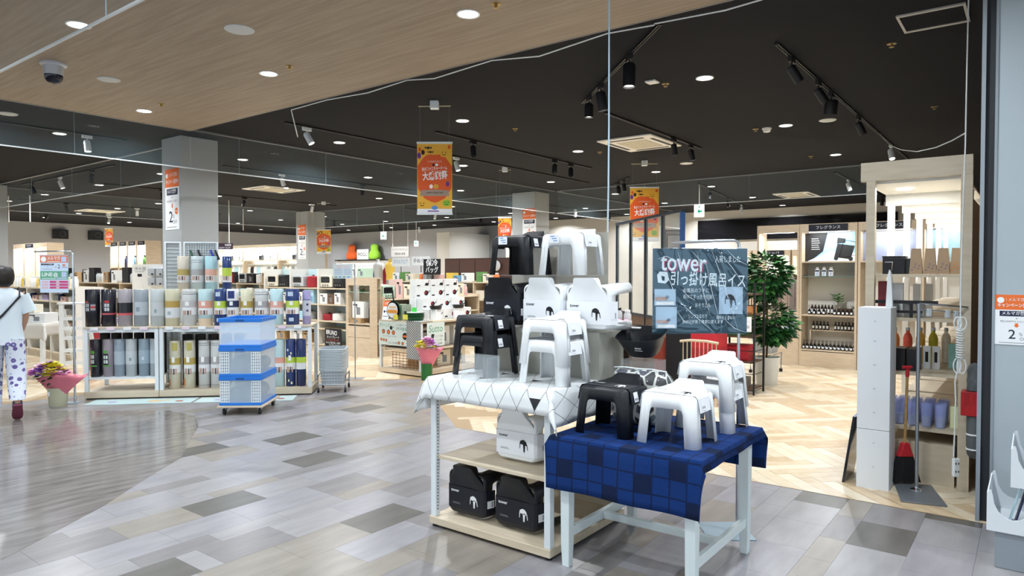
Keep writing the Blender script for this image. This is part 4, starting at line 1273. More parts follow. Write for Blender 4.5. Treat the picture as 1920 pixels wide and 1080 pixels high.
for i, y in enumerate((0.72, 0.66, 0.60)):
    simple_box('hanging_pack', 'white hanging pack with black tool, %s on the third shelf' % nth(i, 3), 'pack', 6.12, y, 0.8125, 0.05, 0.02, 0.175, PAPER, 'white packs of the tall shelf', pr=[(0.3, 0.3, 0.7, 0.75, INK)])
simple_box('green_canister', 'mint patterned canister at the end of the third shelf', 'canister', 6.25, 0.50, 0.8125, 0.06, 0.06, 0.19, mat('mint_pattern', '#8FC7BE', 0.4, var=0.35, scale=40))
# fourth shelf: clear tumblers
TUMB = glass_sheet('tumbler_blue', '#B4C4FF', 0.30, 0.08)
TUMB2 = glass_sheet('tumbler_base', '#E6F0EA', 0.5, 0.1)
tum = B().lathe([(0.031, 0.0), (0.038, 0.17), (0.0395, 0.172), (0.036, 0.171), (0.030, 0.006), (0, 0.006)], n=18, cap=False).lathe([(0, 0), (0.031, 0)], n=18, cap=False).mesh('tumbler', TUMB)
inner = B().lathe([(0.0, 0.007), (0.0285, 0.007), (0.031, 0.075), (0, 0.075)], n=14, cap=False).mesh('contents', TUMB2)
k_ = 0
for r in range(4):
    for i in range(5):
        x, y = 5.92 + 0.088*r, 0.90 - 0.088*i
        t = tag(obj('tumbler', tum, None, None, (x, y, 0.408)), 'tall clear blue tumbler, %s row from the front, %s' % (ORD[r], nth(i, 5)), 'tumbler', 'clear tumblers on the lowest shelf board')
        if r < 2: obj('contents', inner, None, t)
        k_ += 1
simple_box('bottle_carton', 'pale green carton at the end of the tumblers', 'carton', 6.0, 0.46, 0.408, 0.06, 0.1, 0.16, mat('carton_lime', '#DDE6B4', 0.5, var=0.15, scale=20))

# ---- white plastic drawer column with a raised fin
DRW = mat('drawer_white', '#D9DDE1', 0.5)
t = thing('drawer_column', 'white two-part panel column seen from behind at the shop edge', 'drawer column', (5.46, 0.915, 0), FX)
obj('lower_section', B().box(-0.105, 0, 0.0, 0.105, 0.25, 0.425), DRW, t, bevel=0.002)
obj('upper_section', B().box(-0.105, 0, 0.428, 0.105, 0.25, 1.30), DRW, t, bevel=0.002)
obj('fin', B().prism([(0.055, 1.30), (0.10, 1.30), (0.095, 1.43), (0.085, 1.55), (0.075, 1.57), (0.065, 1.52)], 0.10, 0.14), DRW, t, bevel=0.003)
st = B()
for z in (0.16, 0.33, 0.55, 0.72, 0.89, 1.06, 1.20):
    st.box(0.0, -0.003, z, 0.012, 0, z+0.006)
obj('stud', st, mat('stud_grey', '#B3B8BD', 0.5), t)
tag(obj('leaning_mirror', B().box(-0.004, 0, 0, 0.014, 0.34, 0.5).xf(Matrix.Rotation(R(8), 4, 'Y')), mat('mirror_dark', '#3C4148', 0.05, 0.9), None, (5.50, 1.12, 0.002), FX), 'dark mirror panel leaning against the white panel column', 'mirror')

# ---- second chrome stand with grey base, broom
t = thing('sign_stand', 'empty chrome sign stand with wide grey base beside the broom', 'sign stand', (5.58, 0.655, 0), DD)
obj('base_plate', B().slab([(-0.135, -0.30), (0.135, -0.30), (0.12, 0.17), (-0.12, 0.17)], 0.003, 0.014).xf(Matrix.Rotation(R(-22), 4, 'Z')), mat('stand_base_grey', '#70767C', 0.4, 0.3), t, bevel=0.003)
obj('flange', B().lathe([(0.04, 0.0125), (0.038, 0.02), (0.014, 0.03), (0.012, 0.04)], n=20, cap=False), CHROME, t, smooth=50)
obj('pole', B().cyl(0, 0, 0.03, 1.33, 0.0115, 14), STEEL, t, smooth=40)
obj('top_bar', B().tube([(0, 0, 1.325), (0.015, 0, 1.333), (0.33, -0.02, 1.305)], 0.007, 8), CHROME, t)
obj('hanging_rod', B().tube([(0, 0, 1.29), (0.30, -0.01, 1.265)], 0.004, 8), CHROME, t)
for x in (0.07, 0.20, 0.26):
    obj('clip', B().box(x-0.014, -0.015, 1.24-0.08*(x-0.07), x+0.014, 0.01, 1.295-0.08*(x-0.07)), mat('clip_clear', '#C7CED4', 0.15), t, bevel=0.004)
t = thing('broom', 'broom with wooden handle, red grip and black bristles', 'broom', (5.70, 0.745, 0.014), DD)
obj('handle', B().tube([(0.0, 0.0, 0.30), (0.005, -0.01, 0.78)], 0.010, 10), grain('handle_wood', '#9A7A4C', '#B5935F', (3, 3, 10), 3), t, smooth=40)
obj('grip', B().tube([(0.005, -0.0102, 0.782), (0.006, -0.012, 0.84)], 0.013, 10).tube([(-0.03, -0.012, 0.85), (0.035, -0.012, 0.85)], 0.012, 8), mat('grip_red', '#B3202A', 0.4), t, smooth=40)
obj('head', B().prism([(-0.055, 0.20), (0.055, 0.20), (0.02, 0.30), (-0.02, 0.30)], -0.025, 0.025), mat('grip_red', '#B3202A', 0.4), t, bevel=0.006)
bb = B(); rb = random.Random(4)
for k in range(260):
    x0 = rb.uniform(-0.052, 0.052); y0 = rb.uniform(-0.02, 0.02); f = 2.0
    bb.add([(x0-0.0012, y0, 0.199), (x0+0.0012, y0, 0.199), (x0*f+0.0025, y0*1.4, 0.012+rb.random()*0.01), (x0*f-0.0025, y0*1.4, 0.012)], [(0, 1, 2, 3)])
bo = obj('bristles', bb.prism([(-0.098, 0.02), (0.098, 0.02), (0.052, 0.199), (-0.052, 0.199)], -0.018, 0.018), mat('bristle_black', '#141416', 0.8), t)

# ---- hanging white cords
CORD = mat('cord_white', '#DDE1E2', 0.45)
t = thing('extension_cord', 'white extension cord hanging beside the tall shelf, coiled in its middle', 'extension cord', (5.47, 0.395, 0.13))
def C(p): return (p[0]-5.55, p[1]-0.40, p[2]-0.13)
obj('cable', B().tube([C(p) for p in ((5.56, 0.385, 3.55), (5.555, 0.39, 2.9), (5.57, 0.393, 2.4), (5.56, 0.402, 1.9), (5.55, 0.405, 1.45), (5.55, 0.405, 1.24))], 0.0045, 6), CORD, t)
cp = []
for k in range(90):
    a = k*0.85; cp.append(C((5.55+0.022*math.cos(a), 0.405+0.022*math.sin(a), 1.17-0.0022*k)))
obj('coil', B().tube(cp, 0.0045, 5), CORD, t)
lp = B()
for s in (-1, 1, 0.4):
    for zc, dz in ((1.21, 0.042), (0.925, -0.05)):
        lp.tube([C((5.55, 0.405+0.014*s+0.022*s*math.sin(2*PI*q/14), zc-dz*math.cos(2*PI*q/14))) for q in range(15)], 0.0045, 5)
obj('loops', lp, CORD, t)
obj('lead', B().tube([C(p) for p in ((5.55, 0.415, 0.90), (5.545, 0.43, 0.82), (5.55, 0.425, 0.70), (5.55, 0.428, 0.5), (5.555, 0.432, 0.31))], 0.0045, 6), CORD, t)
sk = obj('socket_block', B().box(-0.02, 0.02, 0.0, 0.02, 0.05, 0.125).xf(Matrix.Rotation(R(-52), 4, 'Z')), CORD, t, (0.005, 0.0, 0.04), bevel=0.006)
hl = B()
for z in (0.03, 0.085):
    for x in (-0.009, 0.009): hl.box(x-0.003, 0.0185, z, x+0.003, 0.0198, z+0.014)
obj('socket_hole', hl.xf(Matrix.Rotation(R(-52), 4, 'Z')), INK, sk)
tag(obj('dangling_power_line', B().tube([(4.02, 2.255, 3.56), (4.01, 2.25, 3.0), (4.015, 2.252, 2.5), (4.0, 2.246, 2.1), (4.0, 2.25, 1.85), (3.99, 2.25, 1.2), (3.98, 2.25, 0.02)], 0.0055, 7), mat('cord_blue_white', '#C6DCEC', 0.4), None), 'white cord hanging straight down behind the top white stool', 'cord')
wire = [(5.45, 7.62, 3.30), (5.30, 7.45, 3.36), (5.13, 7.30, 3.54), (5.12, 6.6, 3.555), (5.13, 5.9, 3.53), (5.13, 5.28, 3.565), (5.14, 4.9, 3.52), (5.13, 4.14, 3.56), (5.14, 3.6, 3.50), (5.13, 2.9, 3.555), (5.2, 2.5, 3.56)]
tag(obj('ceiling_cable', B().tube(wire, 0.006, 6), CORD, None), 'white cable strung along the edge of the wood ceiling', 'cable')
tag(obj('ceiling_cable', B().tube([(5.2, 2.5, 3.57), (5.16, 1.9, 3.53), (5.15, 1.3, 3.56), (5.2, 0.45, 3.5)], 0.006, 6), CORD, None), 'white cable continuing from the slanting track to the entrance corner', 'cable')
tag(obj('ceiling_cable', B().tube([(11.32, 1.85, 3.575), (10.66, 1.62, 3.289), (9.63, 1.34, 3.05), (8.48, 1.03, 2.836), (7.31, 0.74, 2.68), (6.42, 0.545, 2.583), (5.5, 0.392, 2.476)], 0.005, 6), CORD, None), 'white cable sagging over the tall open shelf', 'cable')
t = thing('drain_pipe', 'grey pipe with bright red box at the entrance edge', 'pipe', (5.64, 0.325, 0))
PG = mat('pipe_grey', '#5E6468', 0.45)
obj('pipe', B().tube([(0.09, 0.0, 0.30), (0.03, 0.0, 0.315), (0.0, 0.0, 0.36), (0, 0, 0.57)], 0.045, 14), PG, t, smooth=50)
obj('pipe_elbow', B().tube([(0, 0, 0.745), (0, 0.0, 0.81), (0.03, 0.0, 0.865), (0.09, 0, 0.88)], 0.048, 14), PG, t, smooth=50)
obj('coupling_box', B().box(-0.06, -0.06, 0.575, 0.06, 0.075, 0.74), mat('box_red', '#B0141C', 0.4), t, bevel=0.004)
obj('pipe_band', B().cyl(0, 0, 0.44, 0.45, 0.048, 14).cyl(0, 0, 0.34, 0.348, 0.048, 14), PAPER, t)

# ---- fragrance wall unit
FXX = 12.0
def fr(y, z=0.0, dx=0.0): return (FXX+dx, y, z)
SIGNB = mat('sign_black', '#1B1E2C', 0.4)
def shelf_bay(y_left, y_right, label, shelves, sign, base_h=0.25, back='#E4E1D8', open_back=False, top=2.345, x=FXX, depth=0.42, name='display_shelf', lamp=3.0):
    w = y_left - y_right
    t = thing(name, label, 'display shelf', (x, (y_left+y_right)/2, 0), FX)
    obj('side_panel', B().box(-w/2, 0, 0, -w/2+0.035, depth, top), OAK, t)
    obj('side_panel', B().box(w/2-0.035, 0, 0, w/2, depth, top), OAK, t)
    obj('header', B().box(-w/2+0.035, 0, top-0.13, w/2-0.035, 0.03, top), OAKH, t)
    obj('plinth', B().box(-w/2+0.035, 0.0, 0.0, w/2-0.035, 0.03, base_h), OAKH, t)
    obj('gap_line', B().box(-w/2+0.035, 0.004, base_h, w/2-0.035, 0.03, base_h+0.012), INK, t)
    obj('bottom_board', B().box(-w/2+0.035, 0.0, base_h+0.012, w/2-0.035, depth, base_h+0.034), OAKH, t)
    if not open_back:
        obj('back_panel', B().box(-w/2+0.035, depth-0.012, base_h+0.034, w/2-0.035, depth, top), mat('shelf_back_' + back[1:], back, 0.6), t)
    for z in shelves:
        obj('shelf_board', B().box(-w/2+0.035, 0.005, z-0.022, w/2-0.035, depth-0.012, z), OAKH, t)
    if sign:
        s = obj('name_sign', B().box(-w*0.34, -0.012, top-0.125, w*0.34, 0, top-0.012), SIGNB, t)
        b = B(); put_text(b, sign, 0.06, 0, -0.0128, top-0.068, 0, width=w*0.42)
        obj('lettering', b, PAPER, s)
    if lamp:
        l = bpy.data.lights.new('shelf_lamp', 'AREA'); l.shape = 'RECTANGLE'; l.size = w*0.7; l.size_y = 0.04; l.energy = lamp*1.8; l.color = (0.97, 1.0, 0.97)
        lo = bpy.data.objects.new('shelf_lamp', l); COL.objects.link(lo); lo.parent = t; lo.location = (0, 0.06, top-0.135)
        obj('lamp_strip', B().box(-w*0.35, 0.035, top-0.132, w*0.35, 0.08, top-0.12), GLOW, t)
    return t
t = shelf_bay(3.83, 3.135, 'open oak frame bay left of the fragrance shelf', [], None, base_h=0.45, open_back=True)
t = shelf_bay(3.13, 2.26, 'oak fragrance shelf with black sign and lit photo', [1.73, 0.855], 'フレグランス')
BLU = mat('photo_cart_blue', '#7FA8CF', 0.25, var=0.35, scale=3, emit=0.25)
o = obj('photo_panel', B().box(-0.40, 0.20, 1.735, 0.40, 0.21, 2.20), BLU, t)
b = B()
poly(b, [(-0.40, 1.735), (-0.32, 1.735), (-0.30, 2.2), (-0.40, 2.2)], 0.199, 0)
poly(b, [(-0.32, 1.735), (-0.12, 1.735+0.16), (-0.05, 2.2), (-0.30, 2.2)], 0.199, 0)
poly(b, [(0.05, 1.80), (0.30, 1.76), (0.36, 1.98), (0.10, 2.02)], 0.1985, 0)
poly(b, [(0.09, 2.02), (0.22, 2.03), (0.22, 2.10), (0.10, 2.12)], 0.1985, 0)
poly(b, [(-0.36, 1.737), (0.40, 1.737), (0.40, 1.86), (0.0, 1.90)], 0.1988, 1)
for q in range(6): plate(b, -0.30, 1.93+q*0.035, -0.17-0.01*(q % 3), 1.937+q*0.035, 0.1982, 2)
for (x, z) in ((0.08, 1.78), (0.30, 1.77)): disc(b, x, z, 0.035, 0.035, 0.198, 0)
b2 = B().tube([(0.12, 0.196, 1.80), (0.38, 0.196, 1.83), (0.38, 0.196, 2.04), (0.20, 0.196, 2.08), (0.12, 0.196, 1.80)], 0.005, 5)
obj('photo_print', b, [INK, mat('photo_white_blue', '#D6E6F4', 0.3, emit=0.2), PAPER], o)
obj('photo_cart', b2, INK, o)
obj('glass_shelf', B().box(-0.39, 0.02, 1.475, 0.39, 0.38, 1.487), mat('glass_edge', '#5F7A78', 0.1), t)
t = shelf_bay(2.25, 1.39, 'oak fragrance shelf seen through the white posts', [1.73, 0.855], 'フレグランス', lamp=1.5)
obj('photo_panel', B().box(-0.40, 0.20, 1.735, 0.40, 0.21, 2.20), mat('photo_pink_blue', '#9CA6C4', 0.3, var=0.45, scale=3), t)
t = shelf_bay(1.38, 0.52, 'farthest oak fragrance shelf behind the tall shelf', [1.73, 0.855], None)
obj('photo_panel', B().box(-0.40, 0.20, 1.735, 0.40, 0.21, 2.20), mat('photo_grey_dark', '#6D8791', 0.3, var=0.8, scale=5, emit=0.15), t)

AMB = mat('amber_glass_dark', '#2A1A12', 0.1, coat=0.5)
DARKG = mat('black_glass', '#15151A', 0.1, coat=0.4)
def diffuser(loc, label, group, h=0.07, r=0.024, m=None, sticks=4, cap=None):
    t = thing('reed_diffuser', label, 'diffuser', loc, FX, group)
    obj('bottle', B().lathe([(r*0.9, 0), (r, 0.004), (r, h*0.72), (r*0.45, h*0.86), (r*0.45, h)], n=12), m or DARKG, t, smooth=45)
    obj('label_sticker', B().box(-r*0.6, -r-0.0012, h*0.18, r*0.6, -r+0.0005, h*0.55), PAPER, t)
    if sticks:
        b = B()
        for k in range(sticks):
            a = k*2*PI/sticks+0.5
            b.tube([(0, 0, h*0.5), (0.018*math.cos(a), 0.018*math.sin(a), h*1.75)], 0.0016, 4)
        obj('reeds', b, mat('reed_dark', '#3A332C', 0.7), t)
    if cap: obj('cap', B().cyl(0, 0, h+0.0005, h+0.02, r*0.55, 10), cap, t)
    return t
for i in range(13):
    for r in range(2):
        diffuser(fr(3.065-0.060*i-(0.02 if r else 0), 0.286, 0.06+0.11*r), 'black reed diffuser on the bottom fragrance board, %s row, %s' % (('front', 'back')[r], nth(i, 13)), 'reed diffusers on the bottom fragrance board', h=0.085, r=0.024, sticks=4)
o = thing('riser_shelf', 'thin wooden riser carrying black bottles in the fragrance shelf', 'riser', fr(2.65, 0.2865, 0.24), FX)
obj('board', B().box(-0.36, -0.05, 0.295, 0.36, 0.05, 0.31), OAKH, o)
for s in (-1, 1): obj('riser_leg', B().box(s*0.35-0.01, -0.05, 0.0, s*0.35+0.01, 0.05, 0.2945), OAKH, o)
for i, y in enumerate([2.96-0.055*k for k in range(5)] + [2.62-0.052*k for k in range(6)]):
    diffuser(fr(y, 0.5970, 0.24), 'black bottle on the wooden riser, %s' % nth(i, 11), 'black bottles on the wooden riser', h=0.12, r=0.024, sticks=0, cap=BLACK)
for i, y in enumerate([2.98-0.052*k for k in range(7)]):
    diffuser(fr(y, 0.8565, 0.22), 'amber bottle at the back of the middle fragrance board, %s' % nth(i, 7), 'amber bottles on the middle fragrance board', h=0.16, r=0.022, m=AMB, sticks=0, cap=PAPER)
for i, y in enumerate([2.99-0.075*k for k in range(4)] + [2.60-0.062*k for k in range(5)]):
    diffuser(fr(y, 0.8565, 0.09), 'black diffuser at the front of the middle fragrance board, %s' % nth(i, 9), 'black diffusers on the middle fragrance board', h=0.09, r=0.026, sticks=3)
o = thing('wooden_riser', 'small black tray riser behind the front diffusers', 'riser', fr(2.47, 0.8565, 0.24), FX)
obj('block', B().box(-0.12, -0.05, 0, 0.10, 0.05, 0.10), DARKWOOD, o)
for i in range(3):
    t = thing('white_bottle', 'white bottle on the glass shelf, %s' % nth(i, 3), 'bottle', fr(2.88-0.105*i, 1.4875, 0.12), FX, 'white bottles on the glass shelf')
    obj('bottle_body', B().box(-0.036, -0.025, 0, 0.036, 0.025, 0.11), PAPER, t, bevel=0.008)
    obj('cap', B().cyl(0, 0, 0.1105, 0.15, 0.022, 12), PAPER, t)
    obj('neck_band', B().box(-0.030, -0.0262, 0.075, 0.030, -0.0252, 0.10), NAVYINK, t)
    b = B(); put_text(b, '8', 0.06, 0, -0.0262, 0.04, 0); obj('print', b, BLUEINK, t)
# small green sprigs in the shelf
LEAF = mat('leaf_green', '#3F7A38', 0.5, var=0.3, scale=30)
LEAFD = mat('leaf_dark_green', '#24502A', 0.4, var=0.35, scale=25)
def sprig(loc, label, s=0.12, n=14, seed=1):
    t = thing('green_sprig', label, 'plant', loc)
    r = random.Random(seed); b = B()
    for k in range(n):
        a = r.uniform(0, 2*PI); z = r.uniform(0.3, 1)*s; rr = r.uniform(0.1, 0.45)*s
        c = Vector((rr*math.cos(a), rr*math.sin(a), z)); d = Vector((math.cos(a), math.sin(a), 0.4)).normalized(); sd = d.cross(Vector((0, 0, 1))).normalized()
        L = 0.22*s
        b.add([c-d*L, c+sd*L*0.5, c+d*L, c-sd*L*0.5], [(0, 1, 2, 3)])
    obj('leaves', b, LEAF, t)
    obj('stem', B().tube([(0, 0, 0), (0.005, 0, s*0.8)], 0.004, 5), DARKWOOD, t)
sprig(fr(2.58, 0.958, 0.20), 'green sprig left of the black tray riser', 0.24, 26, 2)
sprig(fr(2.345, 0.8565, 0.27), 'small green sprig at the end of the middle fragrance board', 0.14, 16, 3)
# hanging mats and baskets in the open bay
for i, (y, c, nm) in enumerate(((3.62, '#8D7B78', 'mauve'), (3.50, '#A69488', 'taupe'), (3.38, '#7D7470', 'brown grey'), (3.27, '#9B8F8B', 'pale grey'))):
    tag(obj('bath_mat', B().box(-0.05, -0.02, 0, 0.05, 0.02, 0.55), mat('mat_' + nm.replace(' ', '_'), c, 0.95, var=0.15, scale=40, bump=0.4), None, (FXX+0.5, y, 0.872), FX, bevel=0.012), '%s bath mat hanging in the open oak bay' % nm, 'bath mat', 'hanging bath mats in the open oak bay')
o = thing('oak_shelf', 'low oak shelf seen through the open bay', 'shelf', (FXX+0.45, 3.47, 0), FX)
obj('board', B().box(-0.33, -0.05, 0.85, 0.33, 0.3, 0.87), OAKH, o)
obj('front', B().box(-0.33, -0.05, 0.0, 0.33, -0.03, 0.849), OAKH, o)
# cloth packs at the bottom of the bay
for i, (y, c, nm) in enumerate(((3.60, '#B9C9D6', 'pale blue'), (3.46, '#D8DCE0', 'white'), (3.31, '#9FB2C2', 'grey blue'))):
    simple_box('textile_pack', '%s textile pack in clear film in the open oak bay' % nm, 'pack', FXX+0.2, y, 0.486, 0.12, 0.2, 0.22, mat('pack_' + nm.replace(' ', '_'), c, 0.3, var=0.2, scale=25, coat=0.6), 'textile packs in the open oak bay', bevel=0.02)

# ---- ball-shaped potted tree
def leaf_ball(c, r, n, seed, leaf=0.05):
    rr = random.Random(seed); b = B()
    for k in range(n):
        u = rr.uniform(-1, 1); a = rr.uniform(0, 2*PI); q = rr.uniform(0.62, 1.0)
        s = math.sqrt(1-u*u)
        p = Vector((c[0]+r[0]*q*s*math.cos(a), c[1]+r[0]*q*s*math.sin(a), c[2]+r[1]*q*u))
        d = Vector((math.cos(a)*s, math.sin(a)*s, u*0.6-0.45)).normalized()
        sd = d.cross(Vector((0, 0, 1)))
        if sd.length < 0.01: sd = Vector((1, 0, 0))
        sd.normalize(); sd = (sd + Vector((rr.uniform(-.4, .4), rr.uniform(-.4, .4), rr.uniform(-.4, .4)))).normalized()
        L = leaf*rr.uniform(0.7, 1.25)
        m = 0 if rr.random() < 0.7 else 1
        up = d.cross(sd)*L*0.15
        b.add([p, p+d*L*0.5+sd*L*0.42+up, p+d*L*1.15, p+d*L*0.5-sd*L*0.42+up], [(0, 1, 2, 3)], m)
    return b
t = thing('potted_tree', 'artificial tree with two leafy balls in a white pot', 'tree', (9.72, 2.955, 0))
obj('pot', B().lathe([(0.13, 0), (0.135, 0.01), (0.172, 0.38), (0.178, 0.385), (0.165, 0.386), (0.155, 0.33), (0, 0.33)], n=32, cap=False).lathe([(0, 0), (0.13, 0)], n=32, cap=False), mat('pot_white', '#D9DBD8', 0.35), t, smooth=40)
obj('soil', B().cyl(0, 0, 0.331, 0.345, 0.154, 24), mat('soil_moss', '#3B3A24', 0.95, var=0.4, scale=40), t)
obj('trunk', B().tube([(0.0, 0.01, 0.33), (0.012, 0.0, 0.6), (-0.01, 0.0, 1.0), (0.008, 0.01, 1.35), (0, 0, 1.6)], [0.014, 0.013, 0.012, 0.011, 0.008], 8), mat('trunk_brown', '#6B4B33', 0.8, var=0.3, scale=30), t, smooth=60)
lb1 = obj('crown', leaf_ball((0.0, 0.03, 1.50), (0.33, 0.30), 820, 5, 0.10), [LEAFD, LEAF], t)
lb2 = obj('crown', leaf_ball((0.02, -0.05, 0.86), (0.31, 0.27), 760, 6, 0.10), [LEAFD, LEAF], t)
obj('moss_tuft', leaf_ball((0.0, 0.0, 0.36), (0.10, 0.04), 60, 7, 0.05), [LEAFD, LEAF], t)

# ---- black metal rack with plaid boxes
t = thing('black_rack', 'black metal rack with dark wooden boards beside the potted tree', 'rack', (8.72, 2.81, 0), FX)
for x in (-0.45, 0.0):
    for y in (0.0, 0.38): obj('post', B().box(x-0.011, y-0.011, 0, x+0.011, y+0.011, 1.42), DARKMETAL, t)
for z in (0.06, 0.40, 0.72, 1.0, 1.26):
    obj('board', B().box(-0.43, -0.005, z, -0.02, 0.385, z+0.02), DARKWOOD, t)
for z in (0.05, 0.26, 0.55, 0.85, 1.13, 1.41):
    obj('side_bar', B().box(-0.004, 0.011, z, 0.004, 0.369, z+0.008), DARKMETAL, t)
    obj('front_bar', B().box(-0.439, -0.006, z, -0.011, 0.004, z+0.010), DARKMETAL, t)
obj('price_card', B().box(-0.16, -0.016, 0.80, -0.03, -0.0125, 0.99), PAPER, t)
b = B(); put_text(b, '売りつくし', 0.03, -0.095, -0.0168, 0.93, 0, width=0.09); put_text(b, '半額', 0.04, -0.095, -0.0168, 0.86, 0); obj('card_print', b, GREYINK, t)
for i, (x, z, w, h, c, nm) in enumerate(((-0.29, 1.0205, 0.20, 0.13, '#E8E6E0', 'white'), (-0.12, 1.0205, 0.12, 0.10, '#C98A50', 'amber'), (-0.27, 0.7405, 0.26, 0.16, '#4C6B3E', 'green'), (-0.25, 0.4205, 0.30, 0.20, '#A11F2A', 'red'), (-0.27, 0.0805, 0.28, 0.12, '#6E665E', 'grey'))):
    simple_box('carton', '%s carton on the black metal rack' % nm, 'carton', 8.90, 2.81-x, z, w, 0.22, h, mat('carton_' + nm, c, 0.6, var=0.1), 'cartons on the black metal rack')
for i, (x, y, w, z, h, c, nm) in enumerate(((8.35, 3.25, 0.34, 0, 0.62, '#A3202C', 'red lower'), (8.35, 3.25, 0.34, 0.6205, 0.28, '#B8252F', 'red upper'), (8.45, 3.62, 0.36, 0, 0.86, '#1B1B1F', 'black'), (8.55, 3.98, 0.30, 0.0, 0.70, '#8E3A2A', 'rust'))):
    simple_box('stool_box', '%s storage cube behind the white stool pair' % nm, 'storage cube', x, y, z, w, 0.34, h, mat('cube_' + nm.replace(' ', '_'), c, 0.6, var=0.08), 'storage cubes behind the stools')
b = B()
t = thing('wicker_chair', 'pale wooden spindle chair back behind the white stools', 'chair', (7.66, 3.1, 0), FX)
obj('seat', B().box(-0.22, 0.0, 0.42, 0.22, 0.42, 0.45), OAKH, t)
for sx in (-1, 1):
    for y in (0.03, 0.39): obj('leg', B().cyl(sx*0.19, y, 0, 0.4195, 0.015, 10), OAK, t)
obj('top_rail', B().tube([(-0.23, 0.0, 0.74), (-0.1, -0.03, 0.76), (0.1, -0.03, 0.76), (0.23, 0.0, 0.74)], 0.016, 8), OAK, t)
for k in range(9): obj('spindle', B().cyl(-0.20+0.05*k, 0.01, 0.4505, 0.745, 0.006, 6), OAK, t)

# ---- partition with glass and dark frames
FRAMED = mat('partition_frame', '#1F2A35', 0.4)
pt = thing('glass_partition', 'dark framed glass partition with four panes and blue end post', 'partition', (8.79, 3.80, 0), math.atan2(1.98, 1.83))
PLn = 2.70
PANE = glass_sheet('partition_pane', '#B9C4C2', 0.16, 0.04)
for k in range(5):
    x = PLn*k/4
    w = 0.035 if k else 0.06
    obj('post', B().box(x-w/2, -0.025, 0, x+w/2, 0.025, 2.36), mat('post_blue', '#1E4C86', 0.4) if k == 0 else FRAMED, pt)
obj('top_rail', B().box(-0.03, -0.03, 2.361, PLn+0.02, 0.03, 2.40), FRAMED, pt)
for k in range(4):
    x0, x1 = PLn*k/4+0.03, PLn*(k+1)/4-0.0185
    obj('pane', B().box(x0, -0.004, 0.9, x1, 0.004, 2.36), PANE, pt)
    obj('mid_rail', B().box(x0, -0.02, 0.86, x1, 0.02, 0.899), FRAMED, pt)
    obj('lower_panel', B().box(x0, -0.012, 0.0, x1, 0.012, 0.859), DARKWOOD, pt)

# ================================================================ left side: mat rolls, crates, baskets, flowers, shopper
A45 = R(-45)
q45 = math.sqrt(0.5)
def L45(x, y, z=0.0): return (3.5 + x*q45 + y*q45, 9.2 - x*q45 + y*q45, z)
def roll_rack(x0, x1, label, low_z, mid=True):
    w = x1-x0
    t = thing('display_rack', label, 'display rack', L45((x0+x1)/2, 0), A45)
    obj('base_board', B().box(-w/2, 0, 0.015, w/2, 0.60, 0.095), SHELFWOOD, t, bevel=0.003)
    for x in ((-w/2+0.025, w/2-0.025)):
        for y in (0.03, 0.57):
            obj('post', B().box(x-0.022, y-0.022, 0.0955, x+0.022, y+0.022, 0.862), WHITEMETAL, t, bevel=0.003)
    for y in (0.03, 0.57):
        obj('rail', B().box(-w/2+0.048, y-0.015, 0.815, w/2-0.048, y+0.015, 0.862), WHITEMETAL, t)
    obj('top_board', B().box(-w/2, 0, 0.863, w/2, 0.60, 0.885), SHELFWOOD, t, bevel=0.002)
    if low_z > 0.15:
        obj('low_shelf', B().box(-w/2+0.05, 0.02, low_z-0.022, w/2-0.05, 0.56, low_z), WHITEMETAL, t)
    obj('foot', B().box(-w/2+0.02, 0.02, 0, w/2-0.02, 0.58, 0.0145), DARKMETAL, t)
    # price cards along the front edge
    n = int(w/0.19)
    for i in range(n):
        xx = -w/2+0.08+i*(w-0.1)/n
        obj('price_card', B().box(xx, -0.004, 0.845, xx+0.09, -0.001, 0.882), mat('price_card_pink', '#E9D5E4', 0.6) if i % 2 else PAPER, t)
    return t
roll_rack(0.0, 0.86, 'white rack with wooden top at the left end of the mat rolls', 0.265)
roll_rack(0.865, 2.69, 'long white rack with wooden top behind the blue crates', 0.0)
t = thing('back_shelf', 'raised wooden shelf at the back of the mat roll racks', 'shelf', L45(1.25, 0.46), A45)
obj('board', B().box(-0.42, 0.0, 1.29, 0.42, 0.26, 1.312), SHELFWOOD, t)
for s in (-1, 1):
    obj('upright', B().box(s*0.41-0.015, 0.05, 0.8855, s*0.41+0.015, 0.08, 1.2895), WHITEMETAL, t)
def lattice(label, x0, x1, z0, z1, y, nv, nh):
    w = x1-x0; h = z1-z0
    t = thing('wire_display_grid', label, 'wire panel', L45((x0+x1)/2, y, z0), A45)
    obj('frame', B().box(-w/2, 0, 0, -w/2+0.02, 0.02, h).box(w/2-0.02, 0, 0, w/2, 0.02, h).box(-w/2+0.02, 0, h-0.02, w/2-0.02, 0.02, h).box(-w/2+0.02, 0, 0, w/2-0.02, 0.02, 0.02), WHITEMETAL, t)
    b = B()
    for i in range(1, nv): x = -w/2+w*i/nv; b.box(x-0.002, 0.008, 0.02, x+0.002, 0.012, h-0.02)
    if b.v: obj('vertical_wire', b, WHITEMETAL, t)
    b = B()
    for i in range(1, nh): z = h*i/nh; b.box(-w/2+0.02, 0.0125, z-0.002, w/2-0.02, 0.0165, z+0.002)
    o = obj('horizontal_wire', b, WHITEMETAL, t)
    obj('backing', B().box(-w/2+0.02, 0.018, 0.02, w/2-0.02, 0.02, h-0.02), mat('panel_backing_grey', '#A9AFB2', 0.6), t)
lattice('white slatted wire panel left of the column front', 0.69, 0.90, 0.02, 1.96, 0.735, 0, 40)
lattice('white wire grid panel in front of the column', 0.93, 1.37, 0.02, 1.96, 0.735, 14, 56)
